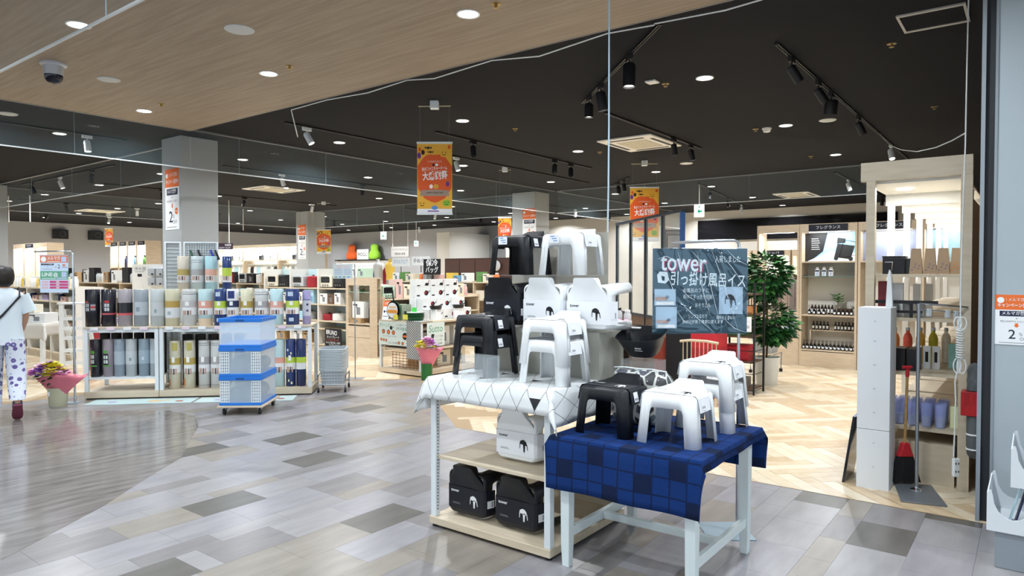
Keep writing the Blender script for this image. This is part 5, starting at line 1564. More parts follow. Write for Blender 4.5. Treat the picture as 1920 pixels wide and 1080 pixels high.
for i, (x, c, nm) in enumerate(((1.02, '#2F5A46', 'green'), (1.12, '#1A1A1C', 'black'), (1.28, '#2338A0', 'blue'), (1.34, '#17171A', 'dark'))):
    tag(obj('hanging_brush', B().tube([(0, 0, 0), (0.02, -0.01, -0.05), (0.05, -0.015, -0.13)], [0.010, 0.014, 0.022], 8), mat('brush_' + nm, c, 0.5), None, L45(x, 0.72, 1.85), A45, smooth=50), '%s brush hanging on the wire grid panel' % nm, 'brush', 'brushes on the wire grid panel')

ROLLS = {}
def roll_mat(name, c, band=None, lab='#E9ECEE', pat=None):
    return mat('roll_' + name, c, 0.35, var=0.04, scale=12, coat=0.5)
def arc_plate(b, r, a0, a1, z0, z1, m, n=6):
    """printed patch hugging a roll: angles measured from the front (-y) in degrees, + to the right"""
    o = len(b.v)
    for k in range(n+1):
        a = R(a0+(a1-a0)*k/n)
        for z in (z0, z1): b.v.append((r*math.sin(a), -r*math.cos(a), z))
    for k in range(n):
        b.face((o+2*k, o+2*k+2, o+2*k+3, o+2*k+1), m)
def mat_roll(x, y, z, r, h, label, body, bands, prints=(), group='kitchen mat rolls on the upper boards', top='#2A2A2C'):
    """bands: (z0, z1, colour) rings; prints: (a0, a1, z0, z1, colour) patches, heights as fractions"""
    t = thing('mat_roll', label, 'mat roll', L45(x, y, z), A45-R(2), group)
    obj('rolled_mat', B().lathe([(r-0.004, 0), (r, 0.004), (r, h-0.004), (r-0.004, h), (r*0.55, h-0.002), (r*0.5, h-0.03)], n=28, cap=False), mat('roll_' + body[1:], body, 0.3, coat=0.35, var=0.03, scale=10), t, smooth=50)
    obj('core', B().lathe([(0.0, h-0.028), (r*0.52, h-0.028)], n=20, cap=False), mat('roll_core', '#4A4642', 0.8), t)
    for k, (a, c_, col) in enumerate(bands):
        obj('paper_band', B().lathe([(r+0.0012+0.0002*k, a*h), (r+0.0012+0.0002*k, c_*h)], n=28, cap=False), mat('band_' + col[1:], col, 0.35, coat=0.3), t, smooth=60)
    if prints:
        for q, (a0, a1, z0, z1, col) in enumerate(prints):
            b = B()
            arc_plate(b, r+0.0022+0.0002*q, a0, a1, z0*h, z1*h, 0)
            obj('label_patch', b, mat('patch_' + col[1:], col, 0.4), t)
    return t
PH = [(-38, -5, .30, .42, '#B9A093'), (2, 14, .30, .42, '#3A3438'), (20, 34, .30, .42, '#C79A8E')]      # little product photos
FLOW = [(-15, 15, .55, .66, '#F2F2EE')]
upper = [
 (0.04, 'black mat roll with red and white label at the far left', '#14151F', [(.40, .66, '#1A1A24')], [(-36, -22, .42, .51, '#C5C9CF'), (-18, -4, .42, .51, '#C5C9CF'), (-36, -22, .53, .62, '#C5C9CF'), (-18, -4, .53, .62, '#C5C9CF'), (-34, -6, .64, .69, '#C23B40'), (8, 44, .44, .60, '#A9A2A8'), (8, 44, .50, .55, '#C23B40')]),
 (0.225, 'black mat roll with red and white label, second from the left', '#161724', [(.32, .36, '#C9545A')], [(-10, 6, .42, .51, '#C5C9CF'), (10, 26, .42, .51, '#C5C9CF'), (-10, 6, .53, .62, '#C5C9CF'), (10, 26, .53, .62, '#C5C9CF'), (-8, 26, .64, .70, '#C23B40')]),
 (0.415, 'grey mat roll with wide black band and red line', '#9A949A', [(.36, .64, '#17171C'), (.30, .36, '#D2595C')], []),
 (0.60, 'grey blue mat roll with pale blue label', '#8E98A0', [(.30, .66, '#B9C3CB')], [(-20, 10, .40, .52, '#8C9AA6')]),
 (0.795, 'pale silver mat roll with small print', '#B5BDBF', [(.28, .64, '#C6CCCD')], [(-8, 12, .36, .46, '#8FA0A8')]),
 (0.966, 'cream mat roll with ochre band', '#C7C2A6', [(.50, .68, '#B99A4E'), (.22, .50, '#DCE0E2')], [(-20, 8, .30, .40, '#A9B4B8')]),
 (1.168, 'white mat roll with grey stripes, left one of two', '#C6C9C8', [(.30, .50, '#E6E8EA'), (.50, .68, '#BDBEC0'), (.86, .88, '#8E9092'), (.92, .93, '#8E9092')], PH+FLOW),
 (1.36, 'aqua and coral mat roll, left one of two', '#B5D2D6', [(.30, .48, '#E8EAEC'), (.48, .68, '#E2A493'), (.0, .2, '#D9C3A8')], PH+FLOW),
 (1.54, 'navy mat roll with lime band, left one of two', '#1F3A74', [(.30, .48, '#E8EAEC'), (.48, .67, '#B9D24A')], PH+FLOW+[(-30, 15, .80, .92, '#BFD0E4'), (-20, 20, .10, .2, '#BFD0E4')]),
 (1.69, 'white mat roll with navy flower and navy band', '#E4E6EA', [(.30, .48, '#E8EAEC'), (.50, .68, '#24305E')], PH+FLOW+[(-35, 30, .74, .95, '#2B3A78'), (-60, 10, .06, .2, '#2B3A78')]),
 (1.858, 'cream and mustard mat roll behind the crates', '#D8D5B8', [(.30, .48, '#E8EAEC'), (.48, .66, '#B59F50')], PH+FLOW),
 (2.04, 'white mat roll with grey stripes, right one of two', '#C9CCCC', [(.30, .48, '#E6E8EA'), (.48, .66, '#A9A9AC'), (.84, .86, '#8E9092'), (.91, .92, '#8E9092')], PH+FLOW),
 (2.225, 'aqua and coral mat roll, right one of two', '#B9D9DF', [(.30, .48, '#E8EAEC'), (.48, .66, '#E3AC9E')], PH+FLOW),
 (2.42, 'navy mat roll with lime band, right one of two', '#1D3872', [(.30, .48, '#E8EAEC'), (.48, .67, '#B9D24A')], PH+FLOW+[(-30, 15, .80, .92, '#BFD0E4'), (-20, 20, .10, .2, '#BFD0E4')]),
]
for (x, lb, body, bands, pr) in upper:
    mat_roll(x+0.02, 0.13, 0.8855, 0.072 if 1.5 < x < 1.9 else 0.083, 0.455, lb, body, bands, pr)
mat_roll(2.61, 0.16, 0.8855, 0.052, 0.43, 'slim lilac patterned mat roll at the right end', '#9C97C4', [(.25, .72, '#C3C6D4')], [(5, 35, .38, .44, '#4A4766'), (5, 35, .56, .62, '#4A4766'), (-60, 60, .72, .74, '#4B4FA0')])
for i, (x, lb, body, bands, pr) in enumerate([
 (0.055, 'black mat roll with green label on the low shelf', '#15141E', [], [(-34, -18, .36, .46, '#C9D4CF'), (-14, 4, .36, .46, '#C9D4CF'), (-34, -18, .49, .59, '#C9D4CF'), (-14, 4, .49, .59, '#C9D4CF'), (-30, 6, .62, .70, '#59A53F'), (-50, 30, .28, .31, '#59A53F')]),
 (0.20, 'mauve mat roll with green label on the low shelf', '#8E868E', [], [(-40, 20, .32, .62, '#23262A'), (-32, -12, .36, .45, '#C9D4CF'), (-6, 14, .36, .45, '#C9D4CF'), (-32, -12, .48, .57, '#C9D4CF'), (-6, 14, .48, .57, '#C9D4CF'), (-30, 10, .64, .70, '#59A53F'), (-50, 40, .28, .31, '#59A53F')]),
 (0.33, 'grey blue mat roll on the low shelf, left of the pale one', '#8A98A4', [(.32, .68, '#A9B7C2')], []),
 (0.465, 'pale silver mat roll on the low shelf', '#AEB6B8', [(.32, .68, '#C2CACC')], [(0, 20, .42, .50, '#7F9098')]),
 (0.615, 'steel blue mat roll on the low shelf', '#8395A2', [(.34, .70, '#9DB0BE')], [(-5, 18, .44, .52, '#C9D6DE')]),
 (0.747, 'light grey mat roll at the end of the low shelf', '#A5AEB3', [(.34, .70, '#B9C4CA')], [])]):
    mat_roll(x+0.035, 0.13, 0.2655, 0.064, 0.46, lb, body, bands, pr, 'mat rolls on the low shelf of the left rack')
for i in range(6):
    mat_roll(0.10+0.135*i, 0.36, 0.2655, 0.06, 0.52, 'dark mat roll behind the low shelf row, %s' % nth(i, 6), '#25262B', [], [], 'dark mat rolls at the back of the low shelf')
for (x, lb, body, bands, pr) in [
 (1.005, 'tall cream mat roll with ochre dot, left one of the pair', '#C7C3AE', [(.50, .64, '#B5A056'), (.34, .50, '#E5E6E4')], PH+FLOW+[(-10, 40, .80, .96, '#B9AE62'), (-70, -30, .06, .2, '#C4804F')]),
 (1.18, 'tall cream mat roll with ochre dot, right one of the pair', '#C9C5B0', [(.50, .64, '#B5A056'), (.34, .50, '#E5E6E4')], PH+FLOW+[(-10, 40, .80, .96, '#B9AE62'), (-70, -30, .06, .2, '#C4804F')]),
 (1.355, 'tall white striped mat roll, left one of the pair', '#C4C6C4', [(.50, .66, '#A9A8AA'), (.34, .50, '#E5E6E8'), (.90, .91, '#85878A'), (.94, .95, '#85878A'), (.06, .07, '#85878A')], PH+FLOW),
 (1.50, 'tall white striped mat roll, right one of the pair', '#C6C8C6', [(.50, .66, '#A9A8AA'), (.34, .50, '#E5E6E8'), (.90, .91, '#85878A'), (.94, .95, '#85878A'), (.06, .07, '#85878A')], PH+FLOW),
 (2.27, 'tall aqua and coral mat roll right of the crates', '#B4D0D4', [(.50, .62, '#E2A493'), (.36, .50, '#E5E6E8')], PH),
 (2.41, 'tall navy mat roll with small flowers and lime band', '#1E3670', [(.50, .62, '#B9D24A'), (.36, .50, '#E5E6E8')], PH+FLOW+[(-30, -15, .75, .80, '#E8E6C8'), (5, 20, .68, .73, '#E8E6C8'), (-20, -5, .10, .15, '#E8E6C8'), (10, 28, .05, .10, '#E8E6C8')]),
 (2.538, 'tall dark navy mat roll at the right end of the base board', '#1B2C5C', [(.50, .62, '#B9D24A'), (.36, .50, '#E5E6E8')], [])]:
    mat_roll(x, 0.15, 0.0958, 0.068 if x < 2.3 else 0.062, 0.60, lb, body, bands, pr, 'tall mat rolls on the base board')
for i in range(5):
    mat_roll(1.08+0.16*i, 0.40, 0.0958, 0.066, 0.66, 'black topped mat roll behind the tall rolls, %s' % nth(i, 5), '#2B2B30', [], [], 'dark mat rolls at the back of the long rack')
for (x, lb, body, bands, pr) in [
 (0.985, 'beige mat roll raised in front of the wire panel', '#C9C1B2', [(.44, .62, '#B3A05C'), (.24, .44, '#DADCDE')], PH),
 (1.16, 'striped white mat roll raised in front of the wire panel', '#B9C6C8', [(.24, .44, '#DADCDE'), (.44, .62, '#A9AAAC'), (.88, .89, '#7E8284'), (.82, .83, '#7E8284')], PH),
 (1.33, 'aqua mat roll raised in front of the wire panel', '#A5CBD4', [(.24, .44, '#DADCDE'), (.44, .62, '#DDAA9A')], PH),
 (1.53, 'navy mat roll raised in front of the wire panel', '#213C78', [(.24, .42, '#DADCDE'), (.42, .66, '#B9D24A')], PH)]:
    mat_roll(x, 0.56, 1.3125, 0.074 if x < 1.5 else 0.058, 0.45, lb, body, bands, pr, 'mat rolls on the raised shelf')
# display mats on the floor
for i, (x0, x1, c, nm) in enumerate(((0.16, 1.35, '#BFD8DA', 'pale aqua floor mat with faint flowers in front of the racks'), (1.38, 2.52, '#C5DBDC', 'pale aqua floor mat showing beside the crate dolly'))):
    t = thing('display_mat', nm, 'floor mat', L45((x0+x1)/2, -0.38, 0.0015), A45)
    w = x1-x0
    obj('mat_sheet', B().box(-w/2, 0, 0, w/2, 0.34, 0.004), mat('floor_mat_aqua_%d' % i, c, 0.4, var=0.08, scale=4), t)
    b = B()
    for (fx, fy, s, m) in ((-0.28, 0.14, 0.06, 0), (0.12, 0.16, 0.09, 1), (0.22, 0.2, 0.05, 1), (0.36, 0.12, 0.05, 2)):
        b.add([(fx*w+s*math.cos(2*PI*k/10), fy+s*0.8*math.sin(2*PI*k/10), 0.0046) for k in range(10)], [tuple(range(10))], m)
    obj('flower_print', b, [mat('mat_lilac', '#A9A6D0', 0.5), mat('mat_peach', '#DDC39A', 0.5), mat('mat_rust', '#A8574B', 0.5)], t)

# ---- crates on a dolly
RC = R(-50)
cx, cy = 4.36, 7.03
t = thing('crate_dolly', 'low wooden dolly with black casters under the blue rimmed crates', 'dolly', (cx, cy, 0), RC)
obj('platform', B().box(-0.245, -0.30, 0.085, 0.245, 0.34, 0.105), OAKH, t, bevel=0.004)
for sx in (-0.19, 0.19):
    for y in (-0.22, 0.26):
        w = obj('caster', B().lathe([(0.0, -0.012), (0.034, -0.012), (0.036, 0), (0.034, 0.012), (0, 0.012)], n=16, cap=False).xf(Matrix.Translation((sx, y, 0.036)) @ Matrix.Rotation(R(90), 4, 'Y')), DARKMETAL, t, smooth=40)
        obj('caster_fork', B().box(sx-0.02, y-0.012, 0.05, sx+0.02, y+0.03, 0.0845), STEEL, t)
CRIM = mat('crate_blue', '#1F74D2', 0.35)
CWALL = glass_sheet('crate_translucent', '#D6E8F6', 0.34, 0.25)
CWALL2 = glass_sheet('crate_mesh', '#D9E6EE', 0.6, 0.3)
def crate(z, label, filled):
    t = thing('folding_crate', label, 'crate', (cx, cy+0.0, z), RC, 'blue rimmed folding crates')
    W_, D_, H_ = 0.225, 0.28, 0.315
    obj('bottom_rim', B().box(-W_, -D_, 0, W_, D_, 0.03), CRIM, t, bevel=0.004)
    obj('front_wall', B().box(-W_+0.008, -D_+0.006, 0.0305, W_-0.008, -D_+0.012, H_-0.0405), CWALL, t)
    obj('back_wall', B().box(-W_+0.008, D_-0.012, 0.0305, W_-0.008, D_-0.006, H_-0.0405), CWALL, t)
    for s in (-1, 1):
        obj('side_wall', B().box(s*(W_-0.009)-0.003, -D_+0.014, 0.0305, s*(W_-0.009)+0.003, D_-0.014, H_-0.0405), CWALL, t)
    obj('top_rim', B().box(-W_-0.004, -D_-0.004, H_-0.04, W_+0.004, -D_+0.016, H_).box(-W_-0.004, D_-0.016, H_-0.04, W_+0.004, D_+0.004, H_).box(-W_-0.004, -D_+0.016, H_-0.04, -W_+0.016, D_-0.016, H_).box(W_-0.016, -D_+0.016, H_-0.04, W_+0.004, D_-0.016, H_), CRIM, t, bevel=0.003)
    obj('latch', B().box(-0.045, -D_-0.007, H_-0.028, 0.045, -D_-0.0042, H_-0.012), mat('latch_dark_blue', '#154A8C', 0.4), t)
    if filled:
        for s in (-1, 1):
            g = B(); x0, x1 = (-W_+0.012, -W_+0.105) if s < 0 else (W_-0.105, W_-0.012)
            for k in range(5): xx = x0+(x1-x0)*k/4; g.box(xx-0.004, -D_+0.0015, 0.04, xx+0.004, -D_+0.0055, H_-0.05)
            for k in range(8): zz = 0.04+(H_-0.09)*k/7; g.box(x0, -D_+0.0015, zz-0.004, x1, -D_+0.0055, zz+0.004)
            obj('grid_panel', g, mat('grid_white', '#E6EDF2', 0.4), t)
    return t
for k, (lb, fl) in enumerate((('bottom crate with blue rim holding rolled goods on the dolly', True), ('middle crate with blue rim holding rolled goods', True), ('topmost empty translucent crate with blue rim', False))):
    crate(0.1055+0.3155*k, lb, fl)
for k in range(2):
    for i, (x, z, r) in enumerate(((0.0, 0.238, 0.066), (-0.085, 0.112, 0.078), (0.085, 0.112, 0.078)) if k == 0 else ((-0.065, 0.12, 0.085), (0.115, 0.105, 0.07))):
        tag(obj('stored_roll', B().cyl(0, 0, -0.2, 0.2, r, 24).xf(Matrix.Translation((x, 0.02, z)) @ Matrix.Rotation(R(90), 4, 'X')), mat('stored_roll_grey', '#7C888C', 0.5, var=0.1), None, (cx, cy, 0.1055+0.3155*k-0.0), RC, smooth=40),
            '%s grey roll lying inside the %s crate' % (ORD[i], ('bottom', 'middle')[k]), 'roll', 'rolls inside the crates')

# ---- stack of shopping baskets on wheels
BGREY = mat('basket_grey', '#A9B2B8', 0.4, 0.2)
BRIM = mat('basket_rim', '#C3CCD2', 0.3, 0.2)
RBk = R(-46)
bx_, by_ = 5.80, 7.36
t = thing('basket_trolley', 'wheeled metal frame under the stack of grey shopping baskets', 'trolley', (bx_, by_, 0), RBk)
for sx in (-1, 1):
    obj('side_frame', B().tube([(sx*0.17, -0.20, 0.05), (sx*0.175, -0.20, 0.22), (sx*0.175, 0.20, 0.22), (sx*0.17, 0.20, 0.05)], 0.009, 8), STEEL, t, smooth=60)
    for y in (-0.20, 0.20):
        obj('caster', B().lathe([(0.0, -0.012), (0.028, -0.012), (0.03, 0), (0.028, 0.012), (0, 0.012)], n=16, cap=False).xf(Matrix.Translation((sx*0.17, y, 0.03)) @ Matrix.Rotation(R(90), 4, 'Y')), DARKMETAL, t, smooth=40)
obj('cross_bar', B().tube([(-0.175, -0.20, 0.10), (0.175, -0.20, 0.10)], 0.008, 8).tube([(-0.175, 0.20, 0.10), (0.175, 0.20, 0.10)], 0.008, 8), STEEL, t)
def basket_mesh():
    b = B()
    T_, Bo = (0.172, 0.24), (0.135, 0.19); h = 0.19
    n = 28
    def sq(a, A, Bq):
        c_, s_ = math.cos(a), math.sin(a); q = (abs(c_)**6+abs(s_)**6)**(1/6)
        return A*c_/q, Bq*s_/q
    for A, Bq, z in ((Bo[0], Bo[1], 0), (T_[0]-0.012, T_[1]-0.012, h)):
        for k in range(n):
            x, y = sq(2*PI*k/n, A, Bq); b.v.append((x, y, z))
    for k in range(n):
        j = (k+1) % n
        b.face((k, j, n+j, n+k))
    b.face(list(reversed(range(n))))
    return b
bm_body = basket_mesh().mesh('basket_body', BGREY)
def rim_mesh():
    b = B(); n = 28
    prof = [(0.0, 0.19), (0.0, 0.204), (-0.014, 0.206), (-0.014, 0.190)]
    for (d, z) in prof:
        for k in range(n):
            c_, s_ = math.cos(2*PI*k/n), math.sin(2*PI*k/n); q = (abs(c_)**6+abs(s_)**6)**(1/6)
            b.v.append(((0.172+d)*c_/q, (0.24+d)*s_/q, z))
    for p in range(4):
        for k in range(n):
            j = (k+1) % n; p2 = (p+1) % 4
            b.face((p*n+k, p*n+j, p2*n+j, p2*n+k))
    return b
bm_rim = rim_mesh().mesh('rim', BRIM)
wires = B()
for z in (0.03, 0.07, 0.11, 0.15):
    f = z/0.19; A, Bq = 0.135+0.025*f+0.002, 0.19+0.038*f+0.002
    wires.box(-A, -Bq-0.002, z-0.003, A, -Bq+0.001, z+0.003)
for k in range(9):
    x = -0.13+0.0325*k
    wires.add([(x-0.002, -0.1925, 0.01), (x+0.002, -0.1925, 0.01), (x*1.2+0.002, -0.2305, 0.185), (x*1.2-0.002, -0.2305, 0.185)], [(0, 1, 2, 3)])
wm = wires.mesh('basket_rib', BRIM)
for k in range(14):
    t = thing('shopping_basket', 'grey shopping basket, %s in the stack by the mat racks' % (nth(13-k, 14, 'top') if k else 'lowest'), 'basket', (bx_, by_, 0.088+0.0205*k), RBk, 'grey shopping baskets in the front stack')
    if k in (0, 13): obj('basket_body', bm_body, None, t)
    else: obj('basket_body', bm_body, None, t)
    obj('rim', bm_rim, None, t)
    if k == 0: obj('basket_rib', wm, None, t)

# ---- flowers
PETALS = [mat('petal_pink', '#D68BC8', 0.6), mat('petal_lilac', '#A678C8', 0.6), mat('petal_yellow', '#E0D44A', 0.6), mat('petal_pale', '#E7B9DA', 0.6), mat('petal_violet', '#7A4FB0', 0.6)]
def blossoms(b, cx, cy, cz, rx, rz, n, seed, size, cols):
    rr = random.Random(seed)
    for k in range(n):
        a = rr.uniform(0, 2*PI); u = rr.random()**0.6
        x, y = cx+rx*u*math.cos(a), cy+rx*u*math.sin(a)*0.8; z = cz+rz*(1-u*u)*rr.uniform(0.6, 1)
        m = cols[int((x-cx+rx)/(2*rx)*len(cols)*0.999 + rr.uniform(-0.7, 0.7)) % len(cols)]
        for p in range(7):
            t0 = 2*PI*p/7 + rr.random()*0.3
            d = Vector((math.cos(t0), math.sin(t0), 0.5)); s = Vector((-math.sin(t0), math.cos(t0), 0))
            c0 = Vector((x, y, z)); L = size*rr.uniform(0.7, 1.2)
            b.add([c0, c0+d*L*0.6+s*L*0.35, c0+d*L, c0+d*L*0.6-s*L*0.35], [(0, 1, 2, 3)], m)
def wrap_cone(r0, r1, z0, z1, waves, amp, n=48, sq=0.7, skew=0.0):
    b = B()
    rings = 7
    for j in range(rings+1):
        f = j/rings
        for k in range(n):
            a = 2*PI*k/n
            r = (r0+(r1-r0)*f**1.2)*(1+amp*f*math.sin(waves*a+1))
            b.v.append((r*math.cos(a)+skew*f, r*sq*math.sin(a), z0+(z1-z0)*f+amp*0.6*f*r1*math.sin(waves*a*0.5+2)))
    for j in range(rings):
        for k in range(n):
            q = (k+1) % n
            b.face((j*n+k, j*n+q, (j+1)*n+q, (j+1)*n+k))
    return b
WRAPP = glass_sheet('pink_wrap_tissue', '#F0899C', 0.72, 0.4)
t = thing('flower_bucket', 'pink wrapped bouquet of lilac and yellow flowers in a pale bucket', 'bouquet', (3.16, 9.02, 0), DD)
obj('bucket', B().lathe([(0.085, 0), (0.09, 0.01), (0.108, 0.22), (0.112, 0.222), (0.104, 0.22), (0.09, 0.03), (0, 0.03)], n=28, cap=False).lathe([(0, 0), (0.085, 0)], n=28, cap=False), mat('bucket_pale', '#BDBDA2', 0.4), t, smooth=40)
obj('bucket_sticker', B().box(-0.05, -0.102, 0.13, -0.03, -0.0995, 0.18), PAPER, t)
o = obj('wrapping', wrap_cone(0.07, 0.27, 0.10, 0.36, 5, 0.14, sq=0.6, skew=0.05), WRAPP, t, smooth=60)
md = o.modifiers.new('thickness', 'SOLIDIFY'); md.thickness = 0.002
b = B(); blossoms(b, -0.06, -0.05, 0.37, 0.20, 0.14, 80, 3, 0.055, [0, 3, 1, 2, 2, 0])
obj('blossoms', b, PETALS, t)
obj('greenery', leaf_ball((-0.03, 0.0, 0.36), (0.17, 0.08), 70, 12, 0.06), [LEAFD, LEAF], t)
t = thing('flower_vase', 'small pink wrapped bouquet in a dark green vase by the cookware table', 'bouquet', (7.15, 6.98, 0), DD)
obj('vase', B().lathe([(0.075, 0), (0.08, 0.005), (0.085, 0.24), (0.078, 0.24), (0.07, 0.03), (0, 0.03)], n=24, cap=False).lathe([(0, 0), (0.075, 0)], n=24, cap=False), mat('vase_green', '#256B32', 0.4), t, smooth=40)
o = obj('wrapping', wrap_cone(0.05, 0.19, 0.12, 0.46, 3, 0.2, sq=0.6, skew=0.02), WRAPP, t, smooth=60)
o.modifiers.new('thickness', 'SOLIDIFY').thickness = 0.002
b = B(); blossoms(b, 0.01, -0.04, 0.47, 0.15, 0.14, 60, 8, 0.055, [2, 2, 3, 0, 1])
obj('blossoms', b, PETALS, t)

# ---- newsletter sign on a chrome stand at the left
t = thing('sign_stand', 'chrome sign stand with bent top bar beside the flower bucket', 'sign stand', (3.365, 9.10, 0), DD)
obj('base_plate', B().box(-0.10, -0.10, 0, 0.06, 0.06, 0.006), mat('stand_base_blue_grey', '#9CB0BC', 0.3, 0.4), t)
obj('pole', B().cyl(0, 0, 0.006, 1.05, 0.013, 14).cyl(0, 0, 1.05, 1.76, 0.010, 14), CHROME, t, smooth=40)
obj('top_bar', B().tube([(0, 0, 1.755), (-0.004, 0, 1.785), (-0.02, 0, 1.80), (-0.22, 0.0, 1.80), (-0.455, 0, 1.795)], 0.010, 10), CHROME, t, smooth=60)
obj('hanging_rod', B().tube([(-0.44, -0.003, 1.79), (-0.43, -0.003, 1.755), (-0.02, -0.003, 1.757)], 0.004, 6), STEEL, t)
t = thing('newsletter_sign', 'hanging sign with orange, white, green and pink strips', 'sign', (3.365-0.0, 9.10, 1.31), DD)
SX0, SX1 = -0.385, -0.05
obj('sheet', B().box(SX0, -0.012, 0, SX1, -0.009, 0.445), mat('sign_pale_blue', '#C9DCF2', 0.5), t)
b = B(); y_ = -0.0126; y2 = -0.0132
SALM = mat('strip_salmon', '#D67F62', 0.6); STG = mat('strip_green', '#5FA98A', 0.6); STP = mat('strip_pink', '#C9487E', 0.6)
plate(b, SX0, 0.355, SX1, 0.44, y_, 0); disc(b, SX0+0.045, 0.396, 0.032, 0.032, y2, 4)
put_text(b, 'メルマガ', 0.05, SX0+0.165, y2, 0.405, 4, width=0.15, bold=0.012)
plate(b, SX0+0.255, 0.365, SX0+0.315, 0.425, y2, 5); plate(b, SX0+0.09, 0.364, SX0+0.24, 0.370, y2, 4)
plate(b, SX0+0.015, 0.325, SX0+0.165, 0.345, y_, 3); put_text(b, 'メルマガ登録', 0.014, SX0+0.09, y2, 0.336, 4, width=0.12)
put_text(b, '2', 0.065, SX0+0.225, y_, 0.308, 3); put_text(b, '→', 0.035, SX0+0.185, y_, 0.304, 0); disc(b, SX0+0.285, 0.325, 0.02, 0.013, y_, 0)
put_text(b, '+', 0.03, SX0+0.09, y_, 0.304, 3); plate(b, SX0+0.03, 0.278, SX0+0.15, 0.282, y_, 6); plate(b, SX0+0.26, 0.297, SX0+0.33, 0.303, y_, 6)
plate(b, SX0+0.005, 0.155, SX1, 0.255, y_, 1)
put_text(b, 'LINE', 0.062, SX0+0.085, y2, 0.213, 4, width=0.125, bold=0.02); put_text(b, '@', 0.055, SX0+0.185, y2, 0.213, 4, bold=0.02)
plate(b, SX0+0.255, 0.185, SX0+0.315, 0.245, y2, 5); plate(b, SX0+0.02, 0.165, SX0+0.19, 0.172, y2, 4); plate(b, SX0+0.2, 0.163, SX0+0.32, 0.178, y2, 5)
for k in range(3):
    z = 0.115-0.034*k
    plate(b, SX0+0.02, z, SX0+0.10, z+0.024, y_, 7); plate(b, SX0+0.115, z, SX1-0.004, z+0.026, y_, 2); plate(b, SX0+0.19, z+0.003, SX0+0.23, z+0.022, y2, 7)
obj('print', b, [SALM, STG, STP, NAVYINK, PAPER, mat('print_pale_lilac', '#BFC6E6', 0.6), GREYINK, mat('print_pink_pale', '#DDB9C4', 0.6)], t)

# ---- person, seen from behind
def loft(b, rings, n=20, m=0, cap=True, e=2.4):
    o = len(b.v)
    for (x, y, z, rx, ry) in rings:
        for k in range(n):
            a = 2*PI*k/n; c_, s_ = math.cos(a), math.sin(a); q = (abs(c_)**e+abs(s_)**e)**(1/e)
            b.v.append((x+rx*c_/q, y+ry*s_/q, z))
    for j in range(len(rings)-1):
        for k in range(n):
            w = (k+1) % n
            b.face((o+j*n+k, o+j*n+w, o+(j+1)*n+w, o+(j+1)*n+k), m)
    if cap:
        b.face([o+k for k in reversed(range(n))], m); b.face([o+(len(rings)-1)*n+k for k in range(n)], m)
    return b
def skinned(name, verts, edges, radii, m, parent, level=2, root=0):
    me = bpy.data.meshes.new(name); me.from_pydata(verts, edges, [])
    o = bpy.data.objects.new(name, me); COL.objects.link(o)
    if parent is not None: o.parent = parent
    sk = o.modifiers.new('skin', 'SKIN'); sk.use_smooth_shade = True
    sv = me.skin_vertices[0].data if me.skin_vertices else None
    if sv is None:
        me.skin_vertices.new() if hasattr(me.skin_vertices, 'new') else None
    sv = me.skin_vertices[0].data
    for i, r_ in enumerate(radii):
        sv[i].radius = r_ if isinstance(r_, tuple) else (r_, r_)
        sv[i].use_root = (i == root)
    o.modifiers.new('smooth', 'SUBSURF').levels = level
    o.modifiers['smooth'].render_levels = level
    me.materials.append(m)
    return o
SKIN = mat('skin', '#C79A80', 0.55)
px_, py_ = 2.51, 8.57
RP = math.atan2(-8.57, -2.51) + R(90)       # local -y turned to the hallway side
t = thing('person', 'person in white t-shirt and floral trousers walking away at the edge', 'person', (px_, py_, 0), RP)
V_ = [(0, 0.0, 0.93), (0, 0.0, 1.10), (0, -0.01, 1.28), (0, 0.0, 1.36), (0, 0.03, 1.43), (0, 0.05, 1.53),
      (0.15, 0.0, 1.31), (0.185, 0.02, 1.08), (0.15, 0.17, 0.93), (0.13, 0.24, 0.90),
      (-0.15, 0.0, 1.31), (-0.19, 0.0, 1.07), (-0.18, 0.12, 0.86), (-0.17, 0.16, 0.80),
      (0.09, 0.0, 0.86), (0.10, 0.02, 0.49), (0.105, -0.16, 0.24), (0.105, -0.175, 0.19),
      (-0.09, 0.02, 0.86), (-0.10, 0.14, 0.49), (-0.10, 0.17, 0.10), (-0.10, 0.15, 0.05),
      (0.105, -0.13, 0.155), (-0.10, 0.22, 0.04)]
E_ = [(0, 1), (1, 2), (2, 3), (3, 4), (4, 5), (2, 6), (6, 7), (7, 8), (8, 9), (2, 10), (10, 11), (11, 12), (12, 13), (0, 14), (14, 15), (15, 16), (16, 17), (0, 18), (18, 19), (19, 20), (20, 21), (17, 22), (21, 23)]
Rr = [0.12, 0.115, 0.11, 0.06, 0.055, 0.085, 0.055, 0.042, 0.034, 0.028, 0.055, 0.042, 0.034, 0.028, 0.085, 0.062, 0.040, 0.034, 0.085, 0.062, 0.042, 0.038, 0.02, 0.02]
skinned('body', V_, E_, Rr, SKIN, t)
